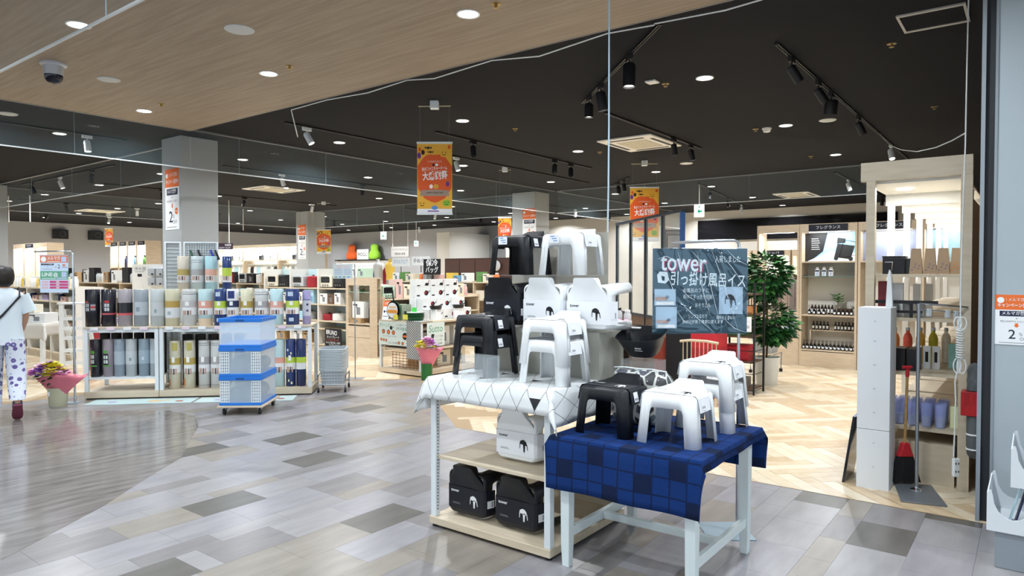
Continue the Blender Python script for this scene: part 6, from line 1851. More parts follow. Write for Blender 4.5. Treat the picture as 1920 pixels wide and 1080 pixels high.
# hands: palm with five fingers each
def hand(base, d, side, parent):
    d = Vector(d).normalized(); s = Vector((0, 0, 1)).cross(d).normalized()*side
    b0 = Vector(base)
    vs = [b0, b0+d*0.05, b0+d*0.085]; es = [(0, 1), (1, 2)]; rs_ = [0.024, 0.030, 0.026]
    for k, (off, L) in enumerate(((-0.026, 0.06), (-0.009, 0.07), (0.009, 0.066), (0.026, 0.052))):
        i = len(vs)
        p = b0+d*0.085+s*off
        vs += [p, p+d*L*0.55+Vector((0, 0, -0.012)), p+d*L*0.9+Vector((0, 0, -0.034))]
        es += [(2, i), (i, i+1), (i+1, i+2)]; rs_ += [0.009, 0.0085, 0.0075]
    i = len(vs)
    p = b0+d*0.03+s*0.03
    vs += [p, p+d*0.03+s*0.018, p+d*0.055+s*0.018]; es += [(1, i), (i, i+1), (i+1, i+2)]; rs_ += [0.011, 0.010, 0.008]
    skinned('hand', [tuple(v) for v in vs], es, rs_, SKIN, parent, 1)
hand((0.13, 0.24, 0.90), (-0.2, 0.9, -0.3), 1, t)
hand((-0.17, 0.16, 0.80), (0.0, 0.5, -0.85), -1, t)
SHIRT = mat('shirt_white', '#DCE9F2', 0.85, var=0.03, scale=10, bump=0.15)
b = B()
loft(b, [(0, 0.0, 0.84, 0.178, 0.128), (0, 0.0, 0.90, 0.172, 0.125), (0, 0, 1.0, 0.158, 0.115), (0, 0, 1.12, 0.163, 0.118), (0, 0, 1.24, 0.178, 0.118), (0, 0, 1.31, 0.185, 0.105), (0, 0.005, 1.355, 0.14, 0.08), (0, 0.015, 1.385, 0.075, 0.065)], 28)
for s in (-1, 1):
    o_ = len(b.v)
    loft(b, [(0, 0, 0, 0.070, 0.078), (0, 0, 0.09, 0.070, 0.074), (0, 0, 0.19, 0.072, 0.074)], 16)
    b.xf(Matrix.Translation((s*0.155, 0.0, 1.31)) @ Matrix.Rotation(s*R(160), 4, 'Y'), o_)
so = obj('t_shirt', b, SHIRT, t, smooth=60)
def floral_material():
    k = NT('floral_trousers', 0.8, 0.3)
    tc = k.n('ShaderNodeTexCoord')
    v1 = k.n('ShaderNodeTexVoronoi'); v1.inputs['Scale'].default_value = 14
    v2 = k.n('ShaderNodeTexVoronoi'); v2.inputs['Scale'].default_value = 27
    for v in (v1, v2): k.l(tc.outputs['Object'], v.inputs['Vector'])
    a = k.math('LESS_THAN', v1.outputs['Distance'], 0.36)
    a2 = k.math('LESS_THAN', v1.outputs['Distance'], 0.16)
    c_ = k.math('LESS_THAN', v2.outputs['Distance'], 0.24)
    col = k.mix(c_, lin('#DDE4F2'), lin('#9AA5CC'))
    col = k.mix(a, col, lin('#6A5F9E'))
    col = k.mix(a2, col, lin('#A9B4DA'))
    k.l(col, k.b.inputs['Base Color'])
    return k.m
b = B()
loft(b, [(0, 0.0, 0.80, 0.175, 0.13), (0, 0, 0.92, 0.165, 0.12), (0, 0, 0.96, 0.15, 0.11)], 28)
loft(b, [(0.105, -0.15, 0.235, 0.070, 0.078), (0.105, -0.10, 0.34, 0.080, 0.088), (0.102, 0.0, 0.49, 0.088, 0.092), (0.095, 0.005, 0.68, 0.092, 0.11), (0.088, 0.0, 0.86, 0.09, 0.128)], 20)
loft(b, [(-0.10, 0.17, 0.13, 0.075, 0.085), (-0.10, 0.16, 0.30, 0.082, 0.09), (-0.10, 0.12, 0.49, 0.088, 0.092), (-0.095, 0.06, 0.68, 0.092, 0.11), (-0.088, 0.01, 0.86, 0.09, 0.128)], 20)
obj('trousers', b, floral_material(), t, smooth=60)
SNK = mat('sneaker_grey_purple', '#4E4656', 0.7, var=0.2, scale=40); SOLE = mat('sneaker_sole', '#7A3A50', 0.6)
def shoe(x, y, z, pitch):
    M_ = Matrix.Translation((x, y, z)) @ Matrix.Rotation(pitch, 4, 'X')
    b = B()
    for (yy, w, z0, z1) in ((-0.075, 0.038, 0.018, 0.095), (-0.03, 0.044, 0.018, 0.10), (0.03, 0.043, 0.018, 0.075), (0.10, 0.046, 0.018, 0.055), (0.155, 0.040, 0.018, 0.045), (0.18, 0.02, 0.02, 0.034)):
        for (fx, fz) in ((-1, 0), (-1, 0.6), (-0.5, 1), (0.5, 1), (1, 0.6), (1, 0)): b.v.append((fx*w, yy, z0+(z1-z0)*fz))
    for j in range(5):
        for k in range(6):
            w_ = (k+1) % 6
            b.face((j*6+k, (j+1)*6+k, (j+1)*6+w_, j*6+w_))
    b.face(range(6)); b.face([30+k for k in reversed(range(6))])
    s = obj('shoe', b.xf(M_), SNK, t, smooth=60)
    pr = [(-0.036, -0.075), (0.036, -0.075), (0.045, 0.02), (0.049, 0.10), (0.042, 0.16), (0.02, 0.187), (-0.02, 0.187), (-0.042, 0.16), (-0.049, 0.10), (-0.045, 0.02)]
    obj('sole', B().slab(pr, 0, 0.019).xf(M_), SOLE, s)
shoe(0.105, -0.16, 0.128, R(-42))
shoe(-0.10, 0.20, 0.002, 0)
# hair: dark bob
b = B()
loft(b, [(0, 0.005, 1.40, 0.055, 0.05), (0, 0.005, 1.43, 0.085, 0.08), (0, 0.02, 1.47, 0.098, 0.10), (0, 0.03, 1.52, 0.102, 0.108), (0, 0.04, 1.57, 0.095, 0.105), (0, 0.045, 1.605, 0.07, 0.08), (0, 0.045, 1.622, 0.03, 0.035)], 24, e=2.0)
obj('hair', b, mat('hair_dark', '#1B1410', 0.5, var=0.3, scale=50), t, smooth=70)
# face on the far side
face = obj('head', B().ball((0, 0.055, 1.505), (0.078, 0.095, 0.115), 20, 12), SKIN, t, smooth=80)
obj('nose', B().add([(-0.012, 0.147, 1.485), (0.012, 0.147, 1.485), (0, 0.168, 1.482), (0, 0.148, 1.52)], [(0, 2, 1), (0, 3, 2), (1, 2, 3)]), SKIN, face)
for s in (-1, 1):
    obj('eye', B().ball((s*0.03, 0.138, 1.512), (0.012, 0.006, 0.006), 10, 6), INK, face)
    obj('ear', B().ball((s*0.079, 0.05, 1.50), (0.010, 0.02, 0.03), 10, 6), SKIN, face)
obj('mouth', B().ball((0, 0.142, 1.452), (0.022, 0.006, 0.006), 10, 6), mat('lip', '#A8665C', 0.5), face)
tag(obj('shoulder_bag', B().tube([(0.135, 0.02, 1.385), (0.14, -0.105, 1.30), (0.0, -0.137, 1.12), (-0.15, -0.11, 0.95)], 0.011, 6).tube([(0.135, 0.02, 1.385), (0.10, 0.11, 1.28), (-0.10, 0.135, 1.05), (-0.19, 0.0, 0.93)], 0.011, 6).box(-0.25, -0.12, 0.72, -0.19, 0.12, 0.94), mat('bag_black', '#16181E', 0.6), None, (px_, py_, 0), RP), 'black shoulder bag with strap across the person in white', 'bag')

# ================================================================ inside the shop: sale banners, cookware, appliances, far displays
PUMP = mat('pumpkin_yellow', '#E9B23A', 0.6); PURP = mat('balloon_purple', '#6A2F8E', 0.6); LIMEP = mat('pumpkin_green', '#8FBF3A', 0.6)
BANY = mat('banner_yellow', '#EBB23C', 0.55, var=0.08, scale=6); BANO = mat('banner_orange', '#DD5B22', 0.55); RIBB = mat('banner_ribbon', '#A58F80', 0.6); BATB = mat('bat_black', '#231A1C', 0.6)
def sale_banner(label, w, h, loc, rz, hang_z=None, full=True):
    t = thing('sale_banner', label, 'banner', loc, rz, 'hanging autumn sale banners')
    obj('cloth_sheet', B().box(-w/2, -0.002, 0, w/2, 0.0, h), BANY, t)
    for z in (0, h): obj('batten', B().box(-w/2-0.005, -0.006, z-0.012, w/2+0.005, 0.004, z+0.012), WHITEMETAL, t)
    b = B(); y0, y1, y2, y3 = -0.0028, -0.0034, -0.0040, -0.0046
    plate(b, -w/2, 0.013, w/2, h*0.07, y0, 8)
    body = []
    for k in range(24):
        a = PI*k/23
        body.append((w*0.49*math.cos(a)*(1+0.03*math.sin(9*a)), h*0.62+h*0.22*math.sin(a)*(1+0.05*math.sin(7*a))))
    body += [(-w*0.48, h*0.36), (-w*0.30, h*0.22), (-w*0.1, h*0.17), (0, h*0.155), (w*0.1, h*0.17), (w*0.30, h*0.22), (w*0.48, h*0.36)]
    poly(b, body, y0, 0)
    n = len(body)
    put_text(b, '大感謝祭', h*0.13, 0.01*w, y1, h*0.53, 1, width=w*0.72, bold=0.022, tilt=R(4))
    put_text(b, '秋のファニチャードーム', h*0.06, 0, y1, h*0.635, 1, width=w*0.72, bold=0.012, tilt=R(4))
    put_text(b, 'いつもありがとう', h*0.03, 0, y1, h*0.735, 1, width=w*0.40)
    disc(b, -0.03*w, h*0.69, w*0.035, h*0.02, y1, 4); disc(b, 0.06*w, h*0.69, w*0.045, h*0.018, y1, 1)
    poly(b, [(-w*0.42, h*0.25), (w*0.42, h*0.25), (w*0.40, h*0.33), (0, h*0.345), (-w*0.40, h*0.33)], y1, 3)
    put_text(b, 'HAPPY FURNITURE', h*0.035, 0, y2, h*0.295, 4, width=w*0.48)
    def pumpkin(x, z, s, m):
        disc(b, x, z, s, s*0.85, y2, m); disc(b, x-s*0.45, z, s*0.5, s*0.8, y2+0.0001, m); disc(b, x+s*0.45, z, s*0.5, s*0.8, y2+0.0001, m)
        for q in (-1, 1): poly(b, [(x+q*s*0.4-s*0.18, z+s*0.15), (x+q*s*0.4+s*0.18, z+s*0.15), (x+q*s*0.4, z+s*0.45)], y3, 4)
        poly(b, [(x-s*0.6, z-s*0.15), (x-s*0.25, z-s*0.42), (x+s*0.25, z-s*0.42), (x+s*0.6, z-s*0.15), (x, z-s*0.28)], y3, 4)
    pumpkin(w*0.27, h*0.85, w*0.12, 2); pumpkin(-w*0.36, h*0.135, w*0.12, 2); pumpkin(w*0.34, h*0.15, w*0.11, 6)
    pumpkin(0.04*w, h*0.385, w*0.075, 2)
    disc(b, -0.1*w, h*0.385, w*0.05, h*0.03, y2, 1)
    disc(b, -w*0.44, h*0.82, w*0.055, h*0.045, y2, 5); disc(b, w*0.37, h*0.42, w*0.05, h*0.035, y2, 5); disc(b, -w*0.33, h*0.865, w*0.05, h*0.035, y2, 4); disc(b, -w*0.42, h*0.905, w*0.04, h*0.03, y2, 0); disc(b, w*0.42, h*0.94, w*0.04, h*0.03, y2, 0)
    for (x, z, s) in ((-w*0.18, h*0.93, w*0.11), (-w*0.12, h*0.87, w*0.09)):
        poly(b, [(x-s, z+s*0.35), (x-s*0.45, z+s*0.05), (x-s*0.15, z+s*0.3), (x+s*0.15, z+s*0.3), (x+s*0.45, z+s*0.05), (x+s, z+s*0.35), (x+s*0.75, z-s*0.3), (x+s*0.3, z-s*0.1), (x, z-s*0.5), (x-s*0.3, z-s*0.1), (x-s*0.75, z-s*0.3)][::-1], y2, 4)
    plate(b, -w*0.2, h*0.03, w*0.12, h*0.045, y1, 5); disc(b, 0.0, h*0.085, w*0.09, h*0.03, y1, 7)
    obj('banner_print', b, [BANO, PAPER, PUMP, RIBB, BATB, PURP, LIMEP, BLUEINK, PAPER], t)
    if hang_z:
        wb = B()
        for s in (-1, 1): wb.tube([(s*w*0.42, 0, h+0.012), (s*w*0.42, 0, hang_z-loc[2]-0.06)], 0.0012, 4)
        obj('hanging_thread', wb, GREYINK, t)
        obj('hanger_bar', B().tube([(-w*0.46, 0, hang_z-loc[2]-0.06), (w*0.46, 0, hang_z-loc[2]-0.055)], 0.006, 6), mat('hanger_ivory', '#C9BE9C', 0.5), t)
        obj('hanger_mount', B().box(-0.05, -0.05, hang_z-loc[2]-0.09, 0.05, 0.05, hang_z-loc[2]), WHITEMETAL, t, bevel=0.004)
    return t
sale_banner('largest orange and yellow autumn sale banner hanging near the wood ceiling', 0.42, 0.85, (6.06, 5.775, 2.255), DD, ZC)
sale_banner('orange and yellow autumn sale banner above the glass partition', 0.53, 0.98, (11.6, 5.76, 2.13), DD, ZC)
sale_banner('orange and yellow autumn sale banner beside the distant column', 0.42, 0.68, (12.62, 16.44, 2.10), R(-60), ZC)
sale_banner('orange and yellow autumn sale banner left of the third column', 0.26, 0.56, (10.66, 8.28, 2.06), R(-60), ZC)
sale_banner('tiny far orange sale banner above the kitchen goods', 0.32, 0.62, (10.6, 25.6, 2.45), R(-65), ZC)

# exit signs and hanging boards
def exit_sign(x, y, zt, label, w=0.22, h=0.30):
    t = thing('exit_sign', label, 'exit sign', (x, y, zt), DD, 'hanging exit signs')
    obj('rod', B().cyl(0, 0, h, ZC-zt, 0.012, 8), RING, t)
    obj('sign_box', B().box(-w/2, -0.04, 0, w/2, 0.04, h), mat('exit_white', '#F2F6F4', 0.4, emit=1.2), t, bevel=0.004)
    b = B()
    poly(b, [(-0.06, 0.13), (0.0, 0.20), (0.0, 0.15), (0.06, 0.15), (0.06, 0.11), (0.0, 0.11), (0.0, 0.06)], -0.0415, 0)
    disc(b, -0.01, 0.235, 0.02, 0.02, -0.0415, 0)
    obj('arrow', b, mat('exit_green', '#1FA27C', 0.5, emit=0.6), t)
exit_sign(15.69, 6.37, 2.86, 'hanging white exit sign with green arrow right of the blue post')
exit_sign(18.6, 20.5, 2.85, 'hanging white exit sign above the consultation board')
t = thing('consultation_board', 'grey hanging board announcing the interior consultation', 'sign board', (20.0, 21.03, 2.20), FX)
obj('panel', B().box(-0.52, -0.02, 0, 0.52, 0.02, 0.42), mat('board_grey', '#B0B0AE', 0.6), t)
b = B(); put_text(b, 'インテリアオプション', 0.11, 0, -0.0215, 0.29, 0, width=0.92); put_text(b, '相談会 会場', 0.11, 0, -0.0215, 0.12, 0, width=0.62)
obj('lettering', b, INK, t)
for s in (-1, 1): obj('hanging_wire', B().tube([(s*0.45, 0, 0.42), (s*0.45, 0, ZC-2.2)], 0.006, 5), RING, t)
exit_sign(20.2, 20.3, 2.62, 'small green and white exit sign just above the grey board', 0.16, 0.22)

# ---------------------------------------------------------------- shelf runs and goods
class Run:
    def __init__(self, x, y, rz): self.o = (x, y); self.rz = rz; self.c, self.s = math.cos(rz), math.sin(rz)
    def P(self, lx, ly, z=0.0): return (self.o[0]+lx*self.c-ly*self.s, self.o[1]+lx*self.s+ly*self.c, z)
    def rack(self, x0, x1, zs, depth, top, label, name='shop_shelf', back=None, posts=0.9, post_m=None, board_m=None, base=0.12, y0=0.0, sides=True):
        w = x1-x0
        t = thing(name, label, 'shelf', self.P((x0+x1)/2, y0), self.rz)
        pm, bm = post_m or OAK, board_m or SHELFWOOD
        n = max(1, round(w/posts))
        self.cuts = [x0+w*i/n for i in range(n+1)]
        for i in range(n+1):
            x = -w/2+w*i/n
            obj('upright', B().box(x-0.018, 0.012, 0, x+0.018, depth-0.012, top), pm, t)
        for z in zs:
            for i in range(n):
                obj('shelf_board', B().box(-w/2+w*i/n+0.0185, 0, z-0.025, -w/2+w*(i+1)/n-0.0185, depth-0.02, z), bm, t)
        obj('plinth', B().box(-w/2+0.0185, 0.02, 0, w/2-0.0185, 0.05, base), bm, t)
        if back: obj('back_panel', B().box(-w/2+0.0185, depth-0.011, base, w/2-0.0185, depth, top), back, t)
        return t
PAL = {'white': '#E9EBEA', 'cream': '#E3DCC8', 'black': '#1C1C20', 'red': '#9E2630', 'mint': '#B7D3BE', 'pink': '#E2BDB8', 'blue': '#6FA8CC', 'navy': '#26345C', 'grey': '#9A9E9F', 'kraft': '#B4946C', 'yellow': '#E0BE52', 'green': '#5E8F4E', 'orange': '#DB7A3A', 'lilac': '#A99CC4', 'brown': '#6E5442', 'sky': '#A9D3E6', 'silver': '#B9BDC0'}
def gm(c, rough=0.5, var=0.05): return mat('goods_' + c, PAL[c], rough, var=var, scale=15)
def carton(run, lx, ly, z, w, d, h, c, label, group, deco=0, cat='box'):
    o = obj('carton' if cat == 'box' else cat.replace(' ', '_'), B().box(-w/2, 0, 0, w/2, d, h), gm(c), None, run.P(lx, ly, z), run.rz, bevel=0.002)
    tag(o, label, cat, group)
    if deco:
        b = B(); ms = [INK, ORANGE, GREYINK, gm('red'), gm('blue')]
        if deco == 1: plate(b, -w*0.12, h*0.2, w*0.2, h*0.65, -0.0012, 2); plate(b, -w*0.4, h*0.75, -w*0.05, h*0.85, -0.0012, 0); plate(b, -w*0.16, h*0.6, -w*0.05, h*0.76, -0.0012, 2)
        if deco == 2:
            disc(b, w*0.22, h*0.45, min(w, h)*0.28, min(w, h)*0.24, -0.0012, 0); disc(b, w*0.16, h*0.48, min(w, h)*0.15, min(w, h)*0.12, -0.0018, 3); poly(b, [(w*0.30, h*0.45), (w*0.46, h*0.70), (w*0.48, h*0.64), (w*0.33, h*0.38)][::-1], -0.0012, 0); plate(b, -w*0.42, h*0.15, -w*0.22, h*0.28, -0.0012, 0)
        if deco == 3: plate(b, -w*0.42, h*0.1, w*0.42, h*0.55, -0.0012, 4); plate(b, -w*0.35, h*0.65, w*0.2, h*0.75, -0.0012, 2)
        if deco == 4: poly(b, [(w*0.12, h*0.2), (w*0.38, h*0.15), (w*0.42, h*0.5), (w*0.2, h*0.55)], -0.0012, 0); poly(b, [(w*0.40, h*0.5), (w*0.46, h*0.9), (w*0.42, h*0.92), (w*0.36, h*0.5)], -0.0012, 3); plate(b, -w*0.4, h*0.12, -w*0.18, h*0.25, -0.0012, 0)
        obj('label_print', b, ms, o)
    return o
def toaster(run, lx, ly, z, c, label, group, w=0.36, h=0.24):
    t = thing('toaster_oven', label, 'toaster oven', run.P(lx, ly, z), run.rz, group)
    obj('housing', B().box(-w/2, 0, 0.015, w/2, 0.28, h), gm(c, 0.35), t, bevel=0.012)
    obj('door_glass', B().box(-w*0.42, -0.004, h*0.42, w*0.30, 0.0, h*0.86), mat('oven_glass', '#20242A', 0.1), t)
    obj('door_handle', B().box(-w*0.36, -0.03, h*0.88, w*0.24, -0.006, h*0.92), STEEL, t)
    for k in range(3): obj('dial', B().lathe([(0.018, 0), (0.016, 0.016), (0, 0.016)], n=12, cap=False).xf(Matrix.Translation((-w*0.25+k*w*0.2, 0, h*0.22)) @ Matrix.Rotation(R(90), 4, 'X')), STEEL, t)
    for s in (-1, 1): obj('foot', B().box(s*w*0.4-0.015, 0.02, 0, s*w*0.4+0.015, 0.25, 0.0145), DARKMETAL, t)
    return t
def jar(run, lx, ly, z, r, h, c, label, group, lid='white', name='jar'):
    t = thing(name, label, name.replace('_', ' '), run.P(lx, ly, z), run.rz, group)
    obj('jar_body', B().lathe([(r*0.95, 0), (r, 0.005), (r, h*0.72), (r*0.7, h*0.84), (r*0.7, h*0.88)], n=14), gm(c, 0.3), t, smooth=45)
    obj('lid', B().cyl(0, 0, h*0.8805, h, r*0.75, 12), gm(lid, 0.4), t)
    return t
def pot(run, lx, ly, z, r, h, c, label, group):
    t = thing('cooking_pot', label, 'pot', run.P(lx, ly, z), run.rz, group)
    obj('pot_body', B().lathe([(r*0.9, 0), (r, 0.01), (r, h)], n=18), gm(c, 0.3), t, smooth=45)
    obj('lid', B().lathe([(r*1.02, h+0.0005), (r*0.9, h+0.015), (r*0.3, h+0.03), (0, h+0.03)], n=18, cap=False), gm(c, 0.3), t, smooth=45)
    obj('knob', B().cyl(0, 0, h+0.0305, h+0.05, r*0.16, 10), DARKMETAL, t)
    return t
rg = random.Random(77)
def fill(run, x0, x1, z, ly, kinds, where, group, gap=0.03, hscale=1.0):
    """place goods in a row from x0 to x1; kinds: list of (type, width, height, depth, colour, noun, deco)"""
    items = []; x = x0; k = 0
    while True:
        ty = kinds[k % len(kinds)]
        if x + ty[1] > x1: break
        hit = [c for c in getattr(run, 'cuts', []) if x < c+0.022 and x+ty[1] > c-0.022]
        if hit: x = hit[-1]+0.0225; continue
        items.append((x+ty[1]/2, ty)); x += ty[1]+gap; k += 1
    n = len(items)
    for i, (cx_, (typ, w, h, d, c, noun, deco)) in enumerate(items):
        lb = '%s, %s %s' % (noun, nth(i, n), where)
        h *= hscale
        if typ == 'box': carton(run, cx_, ly, z, w, d, h, c, lb, group, deco, noun.split()[-1] if noun.split()[-1] in ('box', 'pack', 'towel', 'cushion', 'bag', 'book', 'tray') else 'box')
        elif typ == 'jar': jar(run, cx_, ly+w/2, z, w/2, h, c, lb, group, 'white' if deco == 0 else 'black')
        elif typ == 'oven': toaster(run, cx_, ly, z, c, lb, group, w, h)
        elif typ == 'pot': pot(run, cx_, ly+w/2, z, w/2, h, c, lb, group)
    return n

# ---- cookware table
RT = Run(7.25, 8.10, FX)            # front edge, local x runs towards the camera's right
t = thing('cookware_table', 'white and oak cookware table hung with paper signs', 'display table', (7.25, 7.65, 0), FX)
obj('base_board', B().box(-0.455, 0, 0.02, 0.455, 1.42, 0.085), OAKH, t)
for x in (-0.43, 0.43):
    for y in (0.025, 1.39): obj('post', B().box(x-0.02, y-0.02, 0.0855, x+0.02, y+0.02, 0.79), WHITEMETAL, t)
obj('mid_shelf', B().box(-0.41, 0.01, 0.38, 0.41, 1.40, 0.40), OAKH, t)
obj('table_top', B().box(-0.455, 0, 0.791, 0.455, 1.42, 0.815), OAKH, t)
obj('mesh_side', B().box(-0.4405, 0.05, 0.41, -0.436, 1.35, 0.79), mat('mesh_dark', '#5A5548', 0.7), t)
SGN = mat('sign_paper_pale', '#D5E0DA', 0.7)
o = obj('paper_sign', B().box(-0.45, -0.008, 0.44, 0.19, -0.004, 0.80), SGN, t)
b = B(); y_ = -0.0088
put_text(b, 'グリーンパン', 0.07, -0.30, y_, 0.735, 0, width=0.26, bold=0.01); put_text(b, 'くっつきにくい', 0.045, 0.04, y_, 0.755, 1, width=0.22); put_text(b, 'お手入れ', 0.045, 0.0, y_, 0.70, 1, width=0.12); put_text(b, '簡単', 0.06, 0.12, y_, 0.69, 0)
for (x, z, r) in ((-0.34, 0.645, 0.035), (-0.23, 0.64, 0.035), (-0.12, 0.635, 0.035), (-0.39, 0.52, 0.022), (-0.335, 0.515, 0.022), (-0.28, 0.51, 0.022), (0.0, 0.485, 0.024), (0.08, 0.48, 0.026)):
    disc(b, x, z, r, r, y_, 2); disc(b, x, z, r*0.65, r*0.65, y_-0.0006, 3)
disc(b, 0.13, 0.59, 0.055, 0.055, y_, 1); plate(b, 0.085, 0.575, 0.175, 0.605, y_-0.0006, 3); disc(b, -0.17, 0.705, 0.03, 0.03, y_, 1); plate(b, -0.14, 0.715, -0.10, 0.722, y_, 1)
put_text(b, 'いろいろな料理に', 0.035, -0.13, y_, 0.475, 1, width=0.24); put_text(b, 'ガスにもIHにも対応', 0.03, -0.2, y_, 0.575, 4, width=0.3)
obj('sign_print', b, [GREENINK, INK, mat('print_brown', '#6B3A2E', 0.6), ORANGE, GREYINK], o)
def gingham():
    k = NT('gingham_black_white', 0.85, 0.2)
    tc = k.n('ShaderNodeTexCoord'); ck = k.n('ShaderNodeTexChecker'); ck.inputs['Scale'].default_value = 52
    mp = k.n('ShaderNodeMapping'); mp.inputs['Location'].default_value = (0, 0.5, 0)
    k.l(tc.outputs['Object'], ck.inputs['Vector'])
    ck.inputs['Color1'].default_value = lin('#1E1E22'); ck.inputs['Color2'].default_value = lin('#D9DBD8')
    k.l(ck.outputs['Color'], k.b.inputs['Base Color'])
    return k.m
tag(obj('gingham_cloth', B().box(0.17, -0.018, 0.26, 0.462, -0.0105, 0.823).box(0.17, -0.018, 0.8165, 0.462, 0.25, 0.8235), gingham(), None, (7.25, 7.65, 0), FX), 'black and white gingham cloth hanging over the cookware table corner', 'cloth')
o = tag(obj('paper_sign', B().box(0.12, -0.008, 0.44, 0.50, -0.004, 0.80), SGN, None, (7.25, 7.195, 0)), 'pale paper sign with green handwriting on the side of the cookware table', 'sign')
b = B(); put_text(b, 'Sutto', 0.15, 0.31, -0.0088, 0.70, 0, width=0.30, shear=0.15); poly(b, [(0.17, 0.50), (0.23, 0.48), (0.28, 0.62), (0.22, 0.63)], -0.0088, 1)
put_text(b, '立てて収納', 0.035, 0.38, -0.0088, 0.585, 2, width=0.16); put_text(b, 'スリムな形', 0.03, 0.38, -0.0088, 0.53, 2, width=0.14); put_text(b, '¥2,980', 0.035, 0.40, -0.0088, 0.475, 1)
obj('sign_print', b, [GREENINK, INK, GREYINK], o)
# green pans
GPAN = mat('pan_green', '#1E5A34', 0.3, 0.2); PANIN = mat('pan_black_inside', '#17181A', 0.35)
def pan(loc, rz, r, label, rot=None, handle=True, m=None, h=0.055):
    t = thing('frying_pan', label, 'frying pan', loc, rz, 'pans on the cookware table')
    if rot: t.rotation_euler = rot
    obj('pan_body', B().lathe([(r*0.78, 0), (r*0.85, 0.006), (r, h), (r*0.96, h), (r*0.80, 0.012), (0, 0.012)], n=28, cap=False).lathe([(0, 0), (r*0.78, 0)], n=28, cap=False), m or GPAN, t, smooth=40)
    obj('inner_coating', B().lathe([(0, 0.0125), (r*0.80, 0.0125), (r*0.955, h-0.001)], n=28, cap=False), PANIN, t, smooth=40)
    if handle: obj('handle', B().tube([(r*0.95, 0, h*0.8), (r*1.3, 0, h*1.05), (r*2.1, 0, h*1.3)], [0.012, 0.011, 0.014], 8), PANIN, t, smooth=50)
    return t
for k in range(3):
    pan(RT.P(0.62, 0.165, 0.8245+0.030*k), FX+R(180), 0.145, 'green pan in the stack on the table corner, %s' % ('lowest', 'middle', 'topmost')[k])
pl = thing('pan_insert_card', 'white paper insert with green handle card on the topmost pan', 'pan insert', RT.P(0.62, 0.165, 0.944), FX)
obj('paper_disc', B().cyl(0, 0, 0, 0.004, 0.13, 24), PAPER, pl)
obj('header_card', B().box(-0.05, -0.02, 0.0045, 0.05, -0.016, 0.075), mat('card_green', '#3FBF4A', 0.5), pl)
pan(RT.P(0.30, 0.075, 0.975), 0, 0.145, 'upright frying pan with orange label standing on its stand', rot=tuple((Matrix.Rotation(FX, 3, 'Z') @ Matrix(((0, -1, 0), (0, 0, -1), (1, 0, 0)))).to_euler()))
t = thing('pan_stand', 'pale green box behind the upright frying pan', 'box', RT.P(0.30, 0.0, 0.8155), FX)
obj('box_body', B().box(-0.10, 0.10, 0, 0.10, 0.30, 0.24), mat('box_sage', '#8E9A86', 0.6), t)
ob = thing('round_pan_label', 'round orange and white label on the upright pan', 'label', RT.P(0.30, 0.0, 0.975), FX)
b = B(); disc(b, 0, 0, 0.115, 0.115, 0, 0, 24); plate(b, -0.105, -0.045, 0.105, 0.005, -0.001, 1); plate(b, -0.07, 0.03, 0.07, 0.06, -0.001, 2)
obj('label_face', b, [PAPER, mat('label_orange', '#E79A3A', 0.5), mat('label_peach', '#EFC9A0', 0.5)], ob)
b = B().box(-0.09, -0.004, 0, 0.06, 0.0, 0.30); t = thing('promo_card', 'leaning price card with orange heading on the cookware table', 'price card', RT.P(0.095, 0.05, 0.8155), FX)
obj('card', b.xf(Matrix.Rotation(R(-12), 4, 'X')), PAPER, t)
b = B(); plate(b, -0.09, 0.21, 0.06, 0.30, -0.0048, 0); put_text(b, 'お買得', 0.05, -0.015, -0.0054, 0.255, 2, width=0.11); disc(b, -0.05, 0.13, 0.02, 0.02, -0.0048, 1); plate(b, -0.02, 0.12, 0.04, 0.14, -0.0048, 3); plate(b, -0.07, 0.05, 0.04, 0.06, -0.0048, 3)
obj('card_print', b.xf(Matrix.Rotation(R(-12), 4, 'X')), [ORANGE, NAVYINK, PAPER, GREYINK], t)
for i, (lx, z, lb) in enumerate(((0.60, 0.845, 'lower yellow price tag on the green pan stack'), (0.385, 0.835, 'yellow price tag under the upright pan'))):
    tag(obj('price_tag', B().box(-0.05, -0.012, 0, 0.05, -0.010, 0.075), mat('tag_yellow', '#E8E05A', 0.6), None, RT.P(lx, -0.01 if i == 0 else -0.005, z), FX), lb, 'price tag')
# white pan boxes rising in steps, facing the entrance side
RB = Run(7.32, 7.42, 0.0)
st_ = thing('stepped_riser', 'white stepped riser under the pan boxes', 'riser', RB.P(0.68, 0), 0)
for k in range(3): obj('step', B().box(-0.355, 0.14*k, 0.8155, 0.66, 0.14*(k+1)-0.002, 0.8165+0.165*k if k else 0.8175), PAPER, st_)
rowz = (0.8185, 0.983, 1.148, 1.315)
for r, (z, h) in enumerate(((0.8185, 0.16), (0.983, 0.16), (1.148, 0.17))):
    for i in range(3):
        carton(RB, 0.50+0.335*i, 0.01+0.14*r, z, 0.325, 0.125, h, 'white', 'white pan box, %s row, %s on the stepped riser' % (('front', 'middle', 'back')[r], nth(i, 3)), 'white pan boxes on the cookware table', 2)
for i in range(3):
    carton(RB, 0.50+0.335*i, 0.295, 1.3195, 0.325, 0.12, 0.12, 'white', 'white grill pan box on top of the back row, %s' % nth(i, 3), 'white grill pan boxes of the cookware table', 4)
for i in range(2):
    pan(RB.P(0.42+0.52*i, -0.06, 0.983), R(15), 0.10, '%s small black pan set before the white pan boxes' % ('left', 'right')[i], m=PANIN, h=0.05)
    tag(obj('stand_block', B().box(-0.06, -0.06, 0, 0.06, 0.06, 0.166), PAPER, None, RB.P(0.42+0.52*i, -0.06, 0.8160), bevel=0.003), 'white block under the %s small black pan' % ('left', 'right')[i], 'block')
